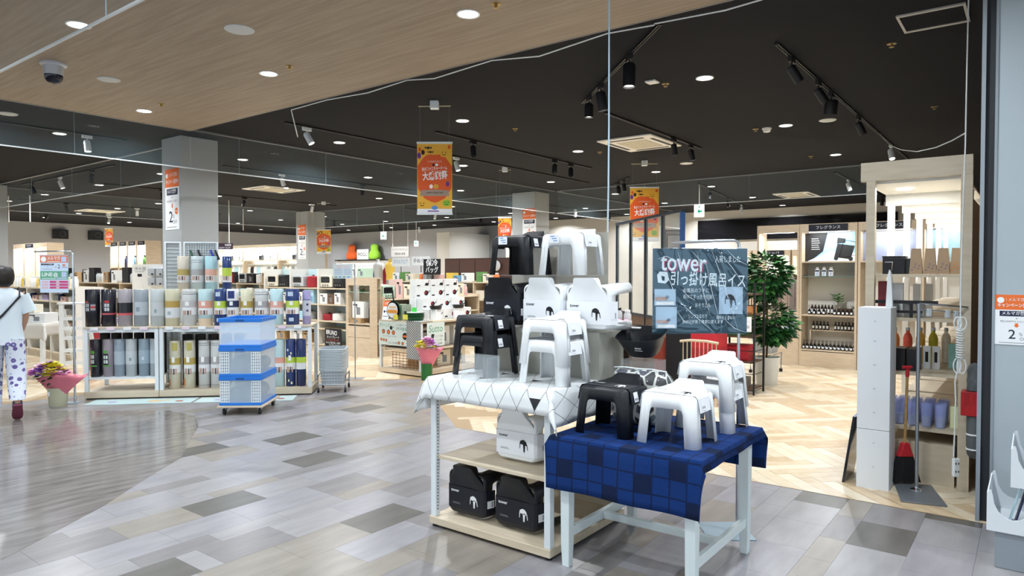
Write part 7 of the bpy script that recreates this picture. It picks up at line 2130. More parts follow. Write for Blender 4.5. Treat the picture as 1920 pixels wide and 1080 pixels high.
# goods below the cookware table
t = thing('wire_basket', 'low rusty wire basket under the cookware table', 'wire basket', RT.P(0.50, 0.10, 0.0855), FX)
COP = mat('copper_wire', '#8C5A34', 0.35, 0.6)
for k in range(9): obj('wire', B().tube([(-0.3+0.075*k, 0, 0.0), (-0.3+0.075*k, 0, 0.24)], 0.004, 5), COP, t)
for k in range(6): obj('wire', B().tube([(-0.32, 0.0, 0.02+0.044*k), (0.32, 0, 0.02+0.044*k), (0.32, 0.4, 0.02+0.044*k)], 0.004, 5), COP, t)
for i in range(3):
    carton(RB, 0.34+0.36*i, 0.03, 0.405, 0.26, 0.2, 0.30, 'white', 'white carton with dark pan picture on the middle board, %s' % nth(i, 3), 'white cartons under the cookware table', 1)
    carton(RB, 0.34+0.36*i, 0.03, 0.0865, 0.30, 0.3, 0.24, 'cream' if i else 'kraft', 'carton with dark print on the lowest cookware board, %s' % nth(i, 3), 'cartons at the bottom of the cookware table', 1)

# ---- oak end cabinet
t = thing('oak_end_cabinet', 'oak end cabinet with open frame, carton and drawer front', 'cabinet', (8.33, 9.85, 0), FX)
for x in (-0.33, 0.33): obj('side_panel', B().box(x-0.035, 0, 0, x+0.035, 0.12, 1.455), OAK, t)
obj('header', B().box(-0.2945, 0, 1.31, 0.2945, 0.03, 1.455), OAKH, t)
obj('top_panel', B().box(-0.2945, 0.031, 1.43, 0.2945, 0.27, 1.455), OAKH, t)
obj('shelf_board', B().box(-0.2945, 0.0, 0.595, 0.2945, 0.26, 0.62), OAKH, t)
obj('glass_shelf', B().box(-0.2945, 0.01, 1.185, 0.2945, 0.26, 1.195), mat('glass_edge_pale', '#A9CBC0', 0.1), t)
obj('drawer_front', B().box(-0.2945, -0.004, 0.36, 0.2945, 0.02, 0.565), OAKH, t, bevel=0.003)
obj('kick_panel', B().box(-0.2945, 0.0, 0.0, 0.2945, 0.03, 0.355), OAKH, t)
obj('back_panel', B().box(-0.2945, 0.262, 0.62, 0.2945, 0.275, 1.43), OAKH, t)
RC_ = Run(8.33, 10.20, FX)
carton(RC_, 0.26, 0.055, 0.6215+0.09, 0.32, 0.2, 0.30, 'white', 'white appliance carton with dark picture in the oak end cabinet', 'goods of the oak end cabinet', 1)
carton(RC_, 0.23, 0.02, 0.6215, 0.30, 0.235, 0.088, 'kraft', 'flat wooden box under the white appliance carton', 'goods of the oak end cabinet', 1)
jar(RC_, 0.53, 0.15, 0.6215, 0.055, 0.36, 'black', 'tall black coffee mill in the oak end cabinet', 'goods of the oak end cabinet', 'black', 'coffee_mill')
carton(RC_, 0.17, 0.05, 1.4562, 0.15, 0.2, 0.17, 'white', 'white gift box on top of the oak end cabinet', 'gift boxes on the oak end cabinet', 1)
carton(RC_, 0.36, 0.05, 1.4562, 0.20, 0.2, 0.17, 'mint', 'pale green gift box on top of the oak end cabinet', 'gift boxes on the oak end cabinet', 1)
tag(obj('potted_sprig', leaf_ball((0, 0, 0.05), (0.05, 0.05), 60, 4, 0.03), [LEAFD, LEAF], None, RC_.P(0.32, 0.1, 1.196)), 'small green plant on the glass shelf of the oak end cabinet', 'plant')

# ---- toaster run beside it
SKYB = mat('lit_back_sky', '#CBE2E6', 0.6)
RA = Run(8.40, 12.95, FX)
RA.rack(0.0, 2.70, [0.16, 0.47, 0.62, 0.94, 1.25], 0.45, 1.62, 'oak appliance shelf with pale lit back beside the end cabinet', back=SKYB, posts=0.9, post_m=POSTW)
fill(RA, 0.05, 2.66, 1.2505, 0.05, [('oven', 0.36, 0.24, 0, 'cream', 'cream toaster oven', 0), ('oven', 0.34, 0.25, 0, 'black', 'black toaster oven', 0), ('oven', 0.36, 0.23, 0, 'silver', 'silver toaster oven', 0), ('pot', 0.26, 0.2, 0, 'red', 'red electric pot', 0)], 'on the top appliance board', 'appliances on the top board')
fill(RA, 0.05, 2.66, 0.9405, 0.04, [('box', 0.18, 0.22, 0.2, 'white', 'white appliance box', 1), ('box', 0.30, 0.27, 0.2, 'sky', 'sky blue appliance box', 3), ('box', 0.22, 0.20, 0.2, 'white', 'white printed box', 1), ('box', 0.16, 0.18, 0.2, 'brown', 'brown printed box', 1)], 'on the second appliance board', 'boxes on the second appliance board')
fill(RA, 0.05, 2.66, 0.6205, 0.04, [('pot', 0.26, 0.10, 0, 'red', 'red hot plate', 0), ('pot', 0.28, 0.12, 0, 'white', 'white rice cooker', 0), ('box', 0.34, 0.16, 0.25, 'sky', 'pale blue tray box', 1), ('pot', 0.24, 0.13, 0, 'grey', 'grey cooker', 0)], 'on the third appliance board', 'cookers on the third appliance board')
fill(RA, 0.05, 1.9, 0.1605, 0.06, [('box', 0.30, 0.24, 0.3, 'white', 'white stock carton', 1), ('box', 0.26, 0.2, 0.3, 'kraft', 'brown stock carton', 1)], 'on the lowest appliance board', 'cartons on the lowest appliance board')
t = thing('chalk_sign', 'black chalk sign with white brand lettering under the appliance shelf', 'chalk sign', RA.P(2.32, -0.03, 0.14), FX)
obj('panel', B().box(-0.24, -0.012, 0, 0.24, 0.0, 0.34), mat('chalkboard', '#15161A', 0.7), t)
b = B(); put_text(b, 'BRUNO', 0.12, -0.04, -0.0128, 0.26, 0, width=0.32, bold=0.01, tilt=R(-3)); put_text(b, 'ホットプレート', 0.06, 0.0, -0.0128, 0.175, 0, width=0.36)
put_text(b, 'レシピいろいろ', 0.045, -0.02, -0.0128, 0.12, 1, width=0.38); put_text(b, 'みんなで囲む楽しい食卓', 0.04, 0.0, -0.0128, 0.07, 0, width=0.42); put_text(b, 'プレゼントにも', 0.035, 0.03, -0.0128, 0.03, 0, width=0.3)
obj('chalk_lettering', b, [PAPER, mat('chalk_red', '#D2543E', 0.7)], t)
# notice on a thin stand in front
t = thing('notice_stand', 'clear notice with red and blue writing on a thin stand', 'sign stand', (6.6, 7.89, 0), DD)
obj('base_plate', B().box(-0.15, -0.12, 0, 0.12, 0.12, 0.006), STEEL, t)
obj('pole', B().cyl(0.0, 0, 0.006, 1.68, 0.008, 10), STEEL, t)
obj('top_bar', B().tube([(0, 0, 1.67), (-0.27, 0, 1.675)], 0.005, 8), STEEL, t)
obj('notice_sheet', B().box(-0.31, -0.01, 1.46, -0.03, -0.007, 1.665), mat('notice_pale', '#CBE0E4', 0.4), t)
b = B(); put_text(b, 'ご試食できます', 0.045, -0.17, -0.0108, 1.63, 0, width=0.22)
for k in range(4):
    for q in range(2): plate(b, -0.29+0.13*q, 1.52+0.024*k, -0.18+0.13*q, 1.53+0.024*k, -0.0108, 1)
for k in range(4): plate(b, -0.29+0.06*k, 1.475, -0.25+0.06*k, 1.49, -0.0108, 2 if k % 2 else 3)
obj('notice_print', b, [PINKINK, mat('print_lilac', '#A9B0D2', 0.6), BLUEINK, GREYINK], t)

# ---- gondola behind the cookware table
RG = Run(8.64, 9.50, 0.0)
RG.rack(0.0, 2.7, [0.12, 0.45, 0.76, 1.06], 0.60, 1.10, 'oak gondola behind the cookware table', back=OAKH, posts=1.35)
fill(RG, 0.05, 2.6, 1.0605, 0.10, [('oven', 0.30, 0.24, 0, 'mint', 'mint toaster oven', 0), ('box', 0.17, 0.36, 0.2, 'pink', 'tall pink gift box', 1), ('box', 0.2, 0.26, 0.2, 'cream', 'cream gift box', 1), ('jar', 0.12, 0.24, 0, 'pink', 'pink canister', 0), ('box', 0.16, 0.18, 0.2, 'white', 'white gift box', 1), ('box', 0.18, 0.30, 0.2, 'kraft', 'brown gift box', 1)], 'on top of the oak gondola', 'goods on top of the oak gondola')
fill(RG, 0.05, 2.6, 0.7605, 0.06, [('jar', 0.12, 0.2, 0, 'black', 'black canister', 1), ('box', 0.2, 0.2, 0.2, 'black', 'black speckled box', 1), ('pot', 0.22, 0.13, 0, 'brown', 'brown pot', 0)], 'on the middle gondola board', 'goods on the middle gondola board')

# ---- cooler bags and textiles (lower oak shelf further back)
RH = Run(11.6, 12.6, FX)
RH.rack(0.0, 3.6, [0.15, 0.55, 0.95, 1.34], 0.5, 1.36, 'long low oak shelf with cooler bags', back=OAKH, posts=0.9)
fill(RH, 0.05, 3.5, 1.3405, 0.08, [('box', 0.22, 0.20, 0.2, 'white', 'white lunch box', 1), ('box', 0.16, 0.22, 0.2, 'green', 'green cooler bag', 0), ('box', 0.24, 0.18, 0.2, 'cream', 'cream cooler bag', 1), ('jar', 0.13, 0.2, 0, 'orange', 'orange flask', 0), ('box', 0.26, 0.16, 0.22, 'grey', 'grey folded towel', 0), ('pot', 0.24, 0.16, 0, 'pink', 'peach round bag', 0), ('box', 0.2, 0.2, 0.2, 'yellow', 'yellow cooler bag', 0), ('box', 0.2, 0.14, 0.2, 'blue', 'blue lunch box', 1)], 'on the long low oak shelf', 'goods on the long low oak shelf')
fill(RH, 0.05, 3.5, 0.9505, 0.05, [('box', 0.3, 0.2, 0.2, 'cream', 'cream textile pack', 0), ('box', 0.24, 0.16, 0.2, 'red', 'red textile pack', 1), ('box', 0.3, 0.18, 0.2, 'blue', 'blue textile pack', 1)], 'below on the long low oak shelf', 'packs below on the long low oak shelf')
t = thing('chalk_sign', 'black hand lettered cooler bag sign above the low oak shelf', 'chalk sign', RH.P(1.46, 0.0, 1.50), FX)
obj('panel', B().box(-0.27, -0.012, 0, 0.27, 0.0, 0.36), mat('chalkboard', '#15161A', 0.7), t)
b = B(); put_text(b, '保冷', 0.17, 0, -0.0128, 0.26, 0, width=0.38, bold=0.01); put_text(b, 'バッグ', 0.15, 0, -0.0128, 0.10, 0, width=0.40, bold=0.01)
obj('chalk_lettering', b, PAPER, t)
obj('sign_leg', B().box(-0.01, 0.001, -0.158, 0.01, 0.012, 0.3), DARKMETAL, t)
for i, (lx, w, z, tx) in enumerate(((-0.55, 0.62, 1.70, 'タオルフェア'), (0.15, 0.62, 1.72, '手ぬぐい'))):
    t = thing('paper_sign', '%s white hand lettered sign above the low oak shelf' % ('left', 'middle')[i], 'sign', RH.P(lx+0.5, 0.45, z), FX)
    obj('panel', B().box(-w/2, -0.01, 0, w/2, 0, 0.22), PAPER, t)
    b = B(); put_text(b, tx, 0.12, 0, -0.0108, 0.11, 0, width=w*0.8); obj('lettering', b, NAVYINK if i else BLUEINK, t)
    obj('sign_post', B().box(-0.008, 0.001, 1.3415-z, 0.008, 0.012, 0.1), DARKMETAL, t)

# ---- clothes rail and torsos
RL = Run(16.0, 20.0, FX)
t = thing('clothes_rail', 'white clothes rail full of coloured clothes before the cushion wall', 'clothes rail', RL.P(1.4, 0), FX)
for x in (-1.4, 1.4): obj('upright', B().cyl(x, 0, 0, 1.78, 0.016, 10), WHITEMETAL, t)
obj('rail', B().tube([(-1.4, 0, 1.78), (1.4, 0, 1.78)], 0.016, 8), WHITEMETAL, t)
def garment(run, lx, ly, z, c, label, group, w=0.16, L=0.55, name='hanging_garment'):
    t = thing(name, label, 'garment', run.P(lx, ly, z), run.rz, group)
    b = B()
    b.prism([(-w*0.5, -L), (w*0.5, -L), (w*0.48, -0.10), (w*0.12, 0.0), (-w*0.12, 0.0), (-w*0.48, -0.10)], -0.03, 0.03)
    obj('cloth', b, gm(c, 0.9), t, bevel=0.01)
    obj('hanger', B().tube([(0, 0, 0.0), (0, 0, 0.05), (0.015, 0, 0.065), (0.0, 0, 0.078)], 0.004, 5), STEEL, t)
for i in range(16):
    garment(RL, 0.12+0.165*i, 0, 1.70, ('white', 'blue', 'navy', 'red', 'lilac', 'white', 'grey', 'pink')[(i*3+1) % 8], 'garment on the white clothes rail, %s' % nth(i, 16), 'garments on the white clothes rail')
for i, (lx, c, nm) in enumerate(((2.36, 'silver', 'pale grey'), (2.95, 'yellow', 'yellow'))):
    t = thing('torso_form', '%s torso form standing beside the white clothes rail' % nm, 'mannequin', RL.P(lx, -0.25, 0), FX)
    obj('torso', loft(B(), [(0, 0, 1.30, 0.15, 0.10), (0, 0, 1.45, 0.14, 0.095), (0, 0, 1.65, 0.19, 0.11), (0, 0, 1.80, 0.20, 0.10), (0, 0, 1.86, 0.14, 0.08), (0, 0, 1.90, 0.06, 0.055), (0, 0, 2.0, 0.055, 0.05)], 18), gm(c, 0.7), t, smooth=60)
    obj('stand_pole', B().cyl(0, 0, 0.02, 1.30, 0.015, 8), CHROME, t)
    obj('stand_base', B().cyl(0, 0, 0, 0.02, 0.15, 20), CHROME, t)

# ---- cushion wall
RM = Run(23.1, 29.3, FX)
t = thing('wall_shelf', 'dark wall shelf under the bean cushions', 'wall shelf', RM.P(1.9, 0.0, 0), FX)
obj('board', B().box(-1.8, 0.0, 2.14, 1.8, 0.48, 2.20), DARKMETAL, t)
obj('lower_front', B().box(-1.8, 0.1, 0.0, 1.8, 0.48, 2.139), gm('white', 0.6), t)
def bean(lx, m, label):
    t = thing('bean_cushion', label, 'cushion', RM.P(lx, 0.22, 2.201), FX, 'bean cushions on the wall shelf')
    obj('cushion_body', B().lathe([(0.30, 0.0), (0.38, 0.06), (0.40, 0.22), (0.33, 0.38), (0.24, 0.45), (0.26, 0.55), (0.25, 0.68), (0.17, 0.76), (0, 0.78)], n=24, sy=0.5, cap=False).lathe([(0, 0), (0.30, 0)], n=24, sy=0.5, cap=False), m, t, smooth=60)
bean(1.22, mat('cushion_orange', '#E2652B', 0.8), 'orange figure-eight bean cushion on the wall shelf')
bean(2.95, mat('cushion_lime', '#8DC23A', 0.8), 'lime green figure-eight bean cushion on the wall shelf')
t = thing('brand_board', 'white brand board between the orange and green cushions', 'sign board', RM.P(2.08, 0.2, 2.201), FX)
obj('panel', B().box(-0.44, -0.02, 0, 0.44, 0.0, 0.52), PAPER, t)
b = B(); put_text(b, 'MOGU', 0.26, 0, -0.0215, 0.25, 0, width=0.70); obj('lettering', b, INK, t)
# dark cabinets and round cushions under the white wall
for i in range(2):
    t = thing('dark_cabinet', '%s dark brown cabinet before the rear wall' % ('left', 'right')[i], 'cabinet', (20.3, 17.6-2.6*i, 0), FX)
    obj('body', B().box(-1.2, 0, 0, 1.2, 0.5, 2.1), mat('cabinet_espresso', '#3A241F', 0.5), t)
    for k in range(3): obj('door', B().box(-1.18+0.79*k, -0.015, 0.05, -0.42+0.79*k, 0.0, 2.05), mat('cabinet_door_dark', '#46302A', 0.45), t)
tag(obj('round_cushion', B().ball((0, 0, 0.2), (0.2, 0.06, 0.2), 20, 10), gm('silver', 0.8), None, (20.2, 16.1, 1.60), FX, smooth=70), 'pale round cushion hanging before the dark cabinet', 'cushion')

# ---- bright clothes corner beyond the column
RW = Run(15.4, 27.5, FX)
t = thing('lit_display_wall', 'bright white lit clothes wall left of the distant column', 'display wall', RW.P(3.5, 0), FX)
obj('back_panel', B().box(-3.5, 0.5, 0, 3.5, 0.53, 2.5), gm('white', 0.6), t)
obj('canopy', B().box(-3.5, -0.1, 2.5, 3.5, 0.53, 2.62), gm('cream', 0.6), t)
for k in range(4): obj('divider', B().box(-3.5+k*2.33-0.03, 0, 0, -3.5+k*2.33+0.03, 0.4999, 2.4995), OAK, t)
for z in (1.86,): obj('rail', B().tube([(-3.5, 0.2, z), (3.5, 0.2, z)], 0.015, 8), WHITEMETAL, t)
obj('light_strip', B().box(-3.4, 0.0, 2.47, 3.4, 0.1, 2.4995), GLOW, t)
l = bpy.data.lights.new('canopy_light', 'AREA'); l.shape = 'RECTANGLE'; l.size = 6.6; l.size_y = 0.12; l.energy = 160; l.color = (0.95, 0.98, 1.0)
lo = bpy.data.objects.new('canopy_light', l); COL.objects.link(lo); lo.parent = t; lo.location = (0, 0.05, 2.465)
for i in range(30):
    garment(RW, 0.2+0.225*i, 0.2, 1.78, ('white', 'white', 'grey', 'white', 'black', 'white', 'sky')[i % 7], 'garment on the lit clothes wall, %s' % nth(i, 30), 'garments on the lit clothes wall', 0.2, 0.75)
for i in range(9):
    jar(RW, 0.5+0.72*i, 0.15, 2.03, 0.10, 0.24, ('white', 'black', 'grey')[i % 3], 'hat form above the lit clothes rail, %s' % nth(i, 9), 'hat forms on the lit clothes wall', 'white', 'hat_form')
o = obj('hat_shelf', B().box(-3.4, 0.02, 1.99, 3.4, 0.4, 2.029), gm('cream', 0.5), t)
t = thing('hanging_sign', 'dark purple hanging sign for the repair counter', 'hanging sign', (10.6, 18.55, 2.20), DD)
obj('panel', B().box(-0.40, -0.015, 0, 0.40, 0.015, 0.18), mat('sign_aubergine', '#2B1B2B', 0.5), t)
b = B(); plate(b, -0.30, 0.03, -0.18, 0.15, -0.016, 0); put_text(b, '化粧室', 0.06, 0.27, -0.016, 0.125, 0, width=0.18); put_text(b, 'カスタマーセンター', 0.055, 0.19, -0.016, 0.05, 0, width=0.34); put_text(b, '♿', 0.08, -0.24, -0.017, 0.09, 1)
obj('lettering', b, [PAPER, INK], t)
for s in (-1, 1): obj('hanging_rod', B().cyl(s*0.3, 0, 0.18, ZC-2.2, 0.012, 6), RING, t)

# ---- kettle run between column and toaster shelf
RK = Run(9.6, 17.0, FX)
RK.rack(0.0, 4.0, [0.15, 0.55, 0.95, 1.28], 0.5, 1.30, 'oak shelf run with kettles behind the mat rolls', back=SKYB, posts=1.0)
fill(RK, 0.05, 3.95, 1.2805, 0.06, [('pot', 0.22, 0.2, 0, 'white', 'white kettle', 0), ('box', 0.26, 0.26, 0.2, 'kraft', 'brown coffee box', 1), ('jar', 0.12, 0.28, 0, 'red', 'red flask', 1), ('jar', 0.12, 0.28, 0, 'black', 'black flask', 1), ('oven', 0.32, 0.25, 0, 'silver', 'silver mini oven', 0), ('box', 0.3, 0.24, 0.2, 'black', 'black machine box', 1)], 'on the kettle shelf top', 'goods on the kettle shelf top')
fill(RK, 0.05, 3.95, 0.9505, 0.06, [('box', 0.3, 0.2, 0.2, 'sky', 'pale blue box', 3), ('box', 0.26, 0.22, 0.2, 'white', 'white box', 1), ('pot', 0.24, 0.14, 0, 'white', 'white pan', 0)], 'on the second kettle board', 'goods on the second kettle board')

# ---- kitchen wall bays with lit boxes far left
for k in range(4):
    t = shelf_bay(22.4-0.58*k, 21.83-0.58*k, 'lit kitchen goods bay with black sign, %s of four' % nth(k, 4), [1.70, 1.35, 0.9], ('まな板', '調理小物', '保存容器', 'ボトル')[k], x=9.3, top=2.46, lamp=6.0, name='kitchen_bay')
RKB = Run(9.3, 22.4, FX)
for k, (c, nm) in enumerate((('white', 'plain white board'), ('navy', 'navy cutting board'), ('blue', 'blue watering can'), ('green', 'dark green bottle'))):
    jar(RKB, 0.30+0.58*k, 0.14, 1.7005, 0.10 if k else 0.06, 0.34, c, nm + ' in the lit kitchen bays, %s' % nth(k, 4), 'goods in the lit kitchen bays', 'black', 'kitchen_bottle')
    jar(RKB, 0.46+0.58*k, 0.12, 1.7005, 0.05, 0.26, ('cream', 'yellow', 'sky', 'mint')[k], 'small %s canister in the lit kitchen bays' % ('cream', 'yellow', 'sky blue', 'mint')[k], 'goods in the lit kitchen bays')
for k in range(3):
    shelf_bay(25.0-0.9*k, 24.12-0.9*k, 'lit kitchen mat bay behind the shopper, %s of three' % nth(k, 3), [1.0], 'キッチンマット' if k == 1 else None, x=7.6, top=2.40, lamp=7.0, back='#DFE6D8', name='mat_bay')
# water filter display board
t = thing('filter_display', 'white display panel with filter jugs above the mat rolls', 'display panel', (6.9, 14.6, 0), R(-60))
obj('panel', B().box(-0.48, 0, 0.0, 0.48, 0.04, 1.72), gm('white', 0.5), t)
for i in range(3):
    for j in range(2):
        jg = obj('filter_jug', B().box(-0.06+0.18*i, -0.10, 1.28+0.2*j, 0.08+0.18*i, -0.001, 1.44+0.2*j), mat('jug_clear_grey', '#AEB6BE', 0.2), t, bevel=0.01)
        obj('jug_tap', B().box(0.03+0.18*i, -0.12, 1.30+0.2*j, 0.06+0.18*i, -0.101, 1.33+0.2*j), DARKMETAL, jg)
b = B(); put_text(b, '浄水器', 0.09, -0.3, -0.0015, 1.62, 0); plate(b, -0.36, 1.46, -0.26, 1.52, -0.0015, 1); plate(b, -0.42, 1.56, -0.2, 1.57, -0.0015, 0); obj('panel_print', b, [GREYINK, INK], t)
RF = Run(6.9, 19.5, FX)
RF.rack(0.0, 4.4, [0.15, 0.6, 1.0, 1.32], 0.5, 1.34, 'oak shelf run with glass jars left of the column', back=OAKH, posts=1.1)
fill(RF, 0.05, 4.3, 1.3205, 0.06, [('box', 0.3, 0.34, 0.15, 'black', 'black panel box', 0), ('jar', 0.14, 0.24, 0, 'silver', 'silver canister', 1), ('jar', 0.12, 0.22, 0, 'white', 'white canister', 0), ('box', 0.22, 0.24, 0.2, 'kraft', 'brown wooden box', 1), ('jar', 0.13, 0.3, 0, 'black', 'black thermos', 1), ('box', 0.28, 0.28, 0.2, 'white', 'white photo box', 1)], 'on the jar shelf left of the column', 'goods on the jar shelf')
fill(RF, 0.05, 4.3, 1.0005, 0.06, [('jar', 0.11, 0.2, 0, 'cream', 'cream spice jar', 0), ('jar', 0.11, 0.18, 0, 'brown', 'brown spice jar', 0), ('box', 0.2, 0.16, 0.2, 'white', 'white dish box', 1)], 'on the second jar board', 'goods on the second jar board')

# ---- dish counter behind the shopper
RD = Run(4.75, 17.2, FX)
RD.rack(0.0, 4.4, [0.15, 0.52, 0.82, 1.05, 1.28], 0.45, 1.30, 'pale dish shelf behind the shopper', back=gm('cream', 0.6), posts=1.1, post_m=POSTW)
fill(RD, 0.05, 4.3, 1.2805, 0.05, [('jar', 0.10, 0.2, 0, 'white', 'white pump bottle', 0), ('jar', 0.10, 0.2, 0, 'white', 'white soap bottle', 0), ('jar', 0.11, 0.19, 0, 'yellow', 'yellow soap bottle', 0), ('box', 0.12, 0.16, 0.1, 'cream', 'cream soap box', 1)], 'on the dish shelf top', 'bottles on the dish shelf top', gap=0.05)
fill(RD, 0.05, 4.3, 1.0505, 0.05, [('pot', 0.2, 0.07, 0, 'white', 'white serving bowl', 0), ('box', 0.26, 0.10, 0.25, 'lilac', 'lilac tray', 0), ('pot', 0.18, 0.09, 0, 'grey', 'grey lidded bowl', 0), ('jar', 0.1, 0.14, 0, 'navy', 'navy cup', 0), ('box', 0.22, 0.08, 0.22, 'pink', 'pink napkin pack', 1)], 'on the second dish board', 'dishes on the second dish board')
fill(RD, 0.05, 4.3, 0.8205, 0.05, [('pot', 0.2, 0.08, 0, 'grey', 'grey bowl', 0), ('pot', 0.22, 0.07, 0, 'cream', 'cream dish', 0), ('jar', 0.1, 0.13, 0, 'red', 'red cup', 0), ('box', 0.2, 0.1, 0.2, 'white', 'white plate box', 1)], 'on the third dish board', 'dishes on the third dish board')
fill(RD, 0.05, 4.3, 0.5205, 0.05, [('box', 0.28, 0.2, 0.25, 'grey', 'grey storage box', 1), ('box', 0.24, 0.18, 0.25, 'cream', 'cream storage box', 1), ('box', 0.2, 0.16, 0.25, 'pink', 'rose storage box', 0)], 'on the fourth dish board', 'boxes on the fourth dish board')
t = thing('draped_table', 'small white table draped with cloth behind the shopper', 'table', (3.62, 11.75, 0), DD)
for sx in (-1, 1):
    for y in (0.03, 0.47): obj('leg', B().box(sx*0.33-0.025, y-0.025, 0, sx*0.33+0.025, y+0.025, 0.78), gm('white', 0.5), t)
obj('table_top', B().box(-0.37, 0, 0.7805, 0.37, 0.5, 0.805), gm('white', 0.5), t)
tag(drape('tablecloth', 0.74, 0.5, 0.22, 0.1, 0.18, 0.18, mat('cloth_offwhite', '#CFCBC4', 0.85), None, (3.62, 11.75, 0.807), DD, flare=0.35), 'off-white cloth over the small table behind the shopper', 'tablecloth')
RTb = Run(3.62, 11.75, DD)
carton(RTb, -0.14, 0.08, 0.8105, 0.34, 0.3, 0.145, 'grey', 'grey gift box with brown label on the off-white cloth', 'boxes on the off-white cloth', 1)
carton(RTb, 0.20, 0.08, 0.8105, 0.26, 0.3, 0.14, 'white', 'white gift box with brown label on the off-white cloth', 'boxes on the off-white cloth', 1)
carton(RTb, 0.0, 0.12, 0.9565, 0.30, 0.2, 0.12, 'cream', 'cream lid box stacked on the gift boxes', 'boxes on the off-white cloth', 0)
t = thing('ladder_chair', 'white ladder-like high chair beside the newsletter sign', 'chair', (4.06, 11.02, 0), R(-45))
LW = gm('white', 0.5)
for sx in (-1, 1):
    obj('upright', B().box(sx*0.155-0.03, 0, 0, sx*0.155+0.03, 0.04, 1.09), LW, t, bevel=0.003)
    obj('rear_leg', B().add([(sx*0.155+dx, y, z) for z, yo in ((0, 0.42), (1.0, 0.05)) for dx, y in ((-0.022, yo), (0.022, yo), (0.022, yo+0.04), (-0.022, yo+0.04))], [(3, 2, 1, 0), (4, 5, 6, 7), (0, 1, 5, 4), (1, 2, 6, 5), (2, 3, 7, 6), (3, 0, 4, 7)]), LW, t)
for z in (0.22, 0.40, 0.58, 0.72, 0.86): obj('rung', B().box(-0.1245, 0.0, z, 0.1245, 0.12, z+0.045), LW, t)
obj('top_board', B().box(-0.20, -0.02, 1.0905, 0.20, 0.16, 1.115), LW, t, bevel=0.003)
for i, (dx, c, nm) in enumerate(((0.45, 'red', 'crimson'), (0.72, 'lilac', 'plum'))):
    carton(Run(4.6, 11.9, R(-45)), dx-0.4, 0, 0.0, 0.24, 0.24, 0.82, c, '%s tall box behind the white high chair' % nm, 'tall boxes behind the high chair', 0)

# ---- decor table behind the acrylic box
RX = Run(7.1, 5.2, FX)
RX.rack(0.0, 1.5, [0.12, 0.5, 0.90], 0.6, 0.91, 'dark wooden decor shelf behind the frosted box', back=DARKWOOD, posts=0.75, post_m=DARKWOOD, board_m=DARKWOOD)
fill(RX, 0.05, 1.45, 0.9005, 0.28, [('jar', 0.09, 0.2, 0, 'silver', 'silver candle jar', 0), ('jar', 0.09, 0.18, 0, 'grey', 'grey candle jar', 1), ('jar', 0.09, 0.22, 0, 'silver', 'tall silver jar', 1)], 'on the decor shelf', 'jars on the decor shelf')
for i in range(3):
    tag(obj('ribbon_bow', B().ball((-0.05, 0, 0.05), (0.06, 0.05, 0.05), 12, 8).ball((0.05, 0, 0.05), (0.06, 0.05, 0.05), 12, 8).ball((0, -0.03, 0.05), (0.025, 0.03, 0.025), 10, 6), mat('ribbon_pink', '#E39AB0', 0.6), None, RX.P(0.85+0.24*i, 0.14, 0.9005), FX, smooth=60), 'pink ribbon bow on the decor shelf, %s' % nth(i, 3), 'ribbon bow', 'ribbon bows on the decor shelf')
fill(RX, 0.05, 1.45, 0.5005, 0.03, [('jar', 0.1, 0.2, 0, 'silver', 'glittering glass jar', 0), ('jar', 0.12, 0.16, 0, 'cream', 'cream glass jar', 0)], 'on the lower decor board', 'jars on the lower decor board')
t = thing('poster_rack', 'dark hanging swatch book on the glass partition', 'swatch book', (9.40, 4.22, 1.62), R(-43))
for k in range(4): obj('page', B().box(-0.13+0.012*k, -0.03-0.012*k, 0.0, 0.13+0.012*k, -0.022-0.012*k, 0.55-0.03*k), mat('page_%d' % k, ('#2B2B2E', '#6B6864', '#3C3A3C', '#8C8788')[k], 0.6, var=0.4, scale=20), t)
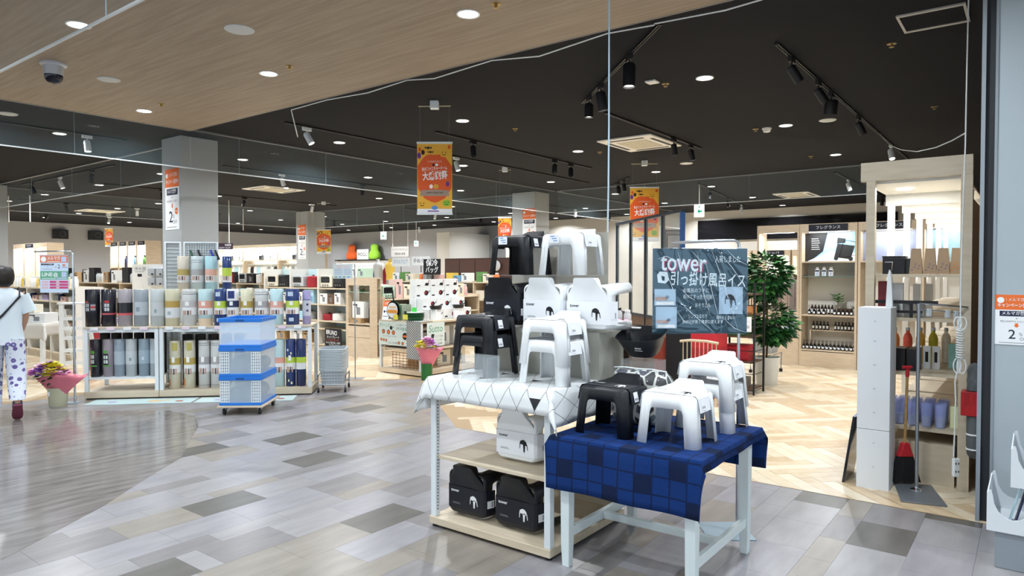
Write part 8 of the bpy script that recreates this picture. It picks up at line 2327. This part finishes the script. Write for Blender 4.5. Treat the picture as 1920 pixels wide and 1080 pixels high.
# second stack of baskets by the potted tree
t = thing('basket_trolley', 'wheeled frame under the basket stack behind the white pot', 'trolley', (10.9, 3.33, 0), FX)
for sx in (-1, 1):
    obj('side_frame', B().tube([(sx*0.17, -0.20, 0.05), (sx*0.175, -0.20, 0.30), (sx*0.175, 0.20, 0.30), (sx*0.17, 0.20, 0.05)], 0.009, 8), STEEL, t)
    for y in (-0.2, 0.2): obj('caster', B().cyl(sx*0.17, y, 0, 0.05, 0.025, 12), DARKMETAL, t)
for k in range(9):
    bk = thing('shopping_basket', 'grey shopping basket, %s in the stack behind the white pot' % (nth(8-k, 9, 'top') if k else 'lowest'), 'basket', (10.9, 3.33, 0.31+0.030*k), FX, 'grey shopping baskets behind the potted tree')
    obj('basket_body', bm_body, None, bk); obj('rim', bm_rim, None, bk)
# beige wall bays beyond the fragrance corner
for k in range(4):
    shelf_bay(7.6-0.95*k, 6.68-0.95*k, 'far lit bay behind the potted tree, %s of four' % nth(k, 4), [1.5, 1.1, 0.7], ('バスマット', 'タオル', 'スリッパ', 'トイレマット')[k], x=17.5, top=2.1, lamp=4.0, name='bath_bay')
RBB = Run(17.5, 7.6, FX); RBB.cuts = [0.0, 0.02] + [v for k in range(1, 4) for v in (0.95*k-0.05, 0.95*k-0.01, 0.95*k+0.015)] + [3.76]
for q, z in enumerate((1.1, 0.7)):
    fill(RBB, 0.06, 3.75, z+0.0005, 0.06, [('box', 0.32, 0.24, 0.2, 'brown', 'brown folded towel', 0), ('box', 0.30, 0.2, 0.2, 'grey', 'grey folded towel', 0), ('box', 0.28, 0.26, 0.2, 'white', 'white folded towel', 0)], 'on the %s board of the far lit bays' % ('upper', 'lower')[q], 'towels on the %s board of the far lit bays' % ('upper', 'lower')[q])

for i, x in enumerate((11.52, 12.88)):
    t = thing('wall_speaker', '%s black box speaker high on the far grey wall' % ('left', 'right')[i], 'speaker', (x, 32.30, 2.95), 0.0)
    obj('cabinet', B().box(-0.28, 0, 0, 0.28, 0.19, 0.38), BLACK, t, bevel=0.01)
    obj('cone', B().lathe([(0.11, 0.0), (0.09, -0.012), (0.0, -0.004)], n=18, cap=False).xf(Matrix.Translation((0.06, -0.002, 0.2)) @ Matrix.Rotation(R(90), 4, 'X')), gm('silver', 0.5), t)
for i, (x, y) in enumerate(((10.9, 22.2), (11.4, 21.5), (11.9, 20.9), (12.5, 20.4), (6.6, 22.0), (6.9, 21.4))):
    tag(obj('hanging_pole', B().cyl(0, 0, 0, 0.7, 0.014, 8), RING, None, (x, y, ZC-0.7)), 'white pole hanging from the far ceiling, %s' % nth(i, 6), 'pole', 'white poles hanging from the far ceiling')
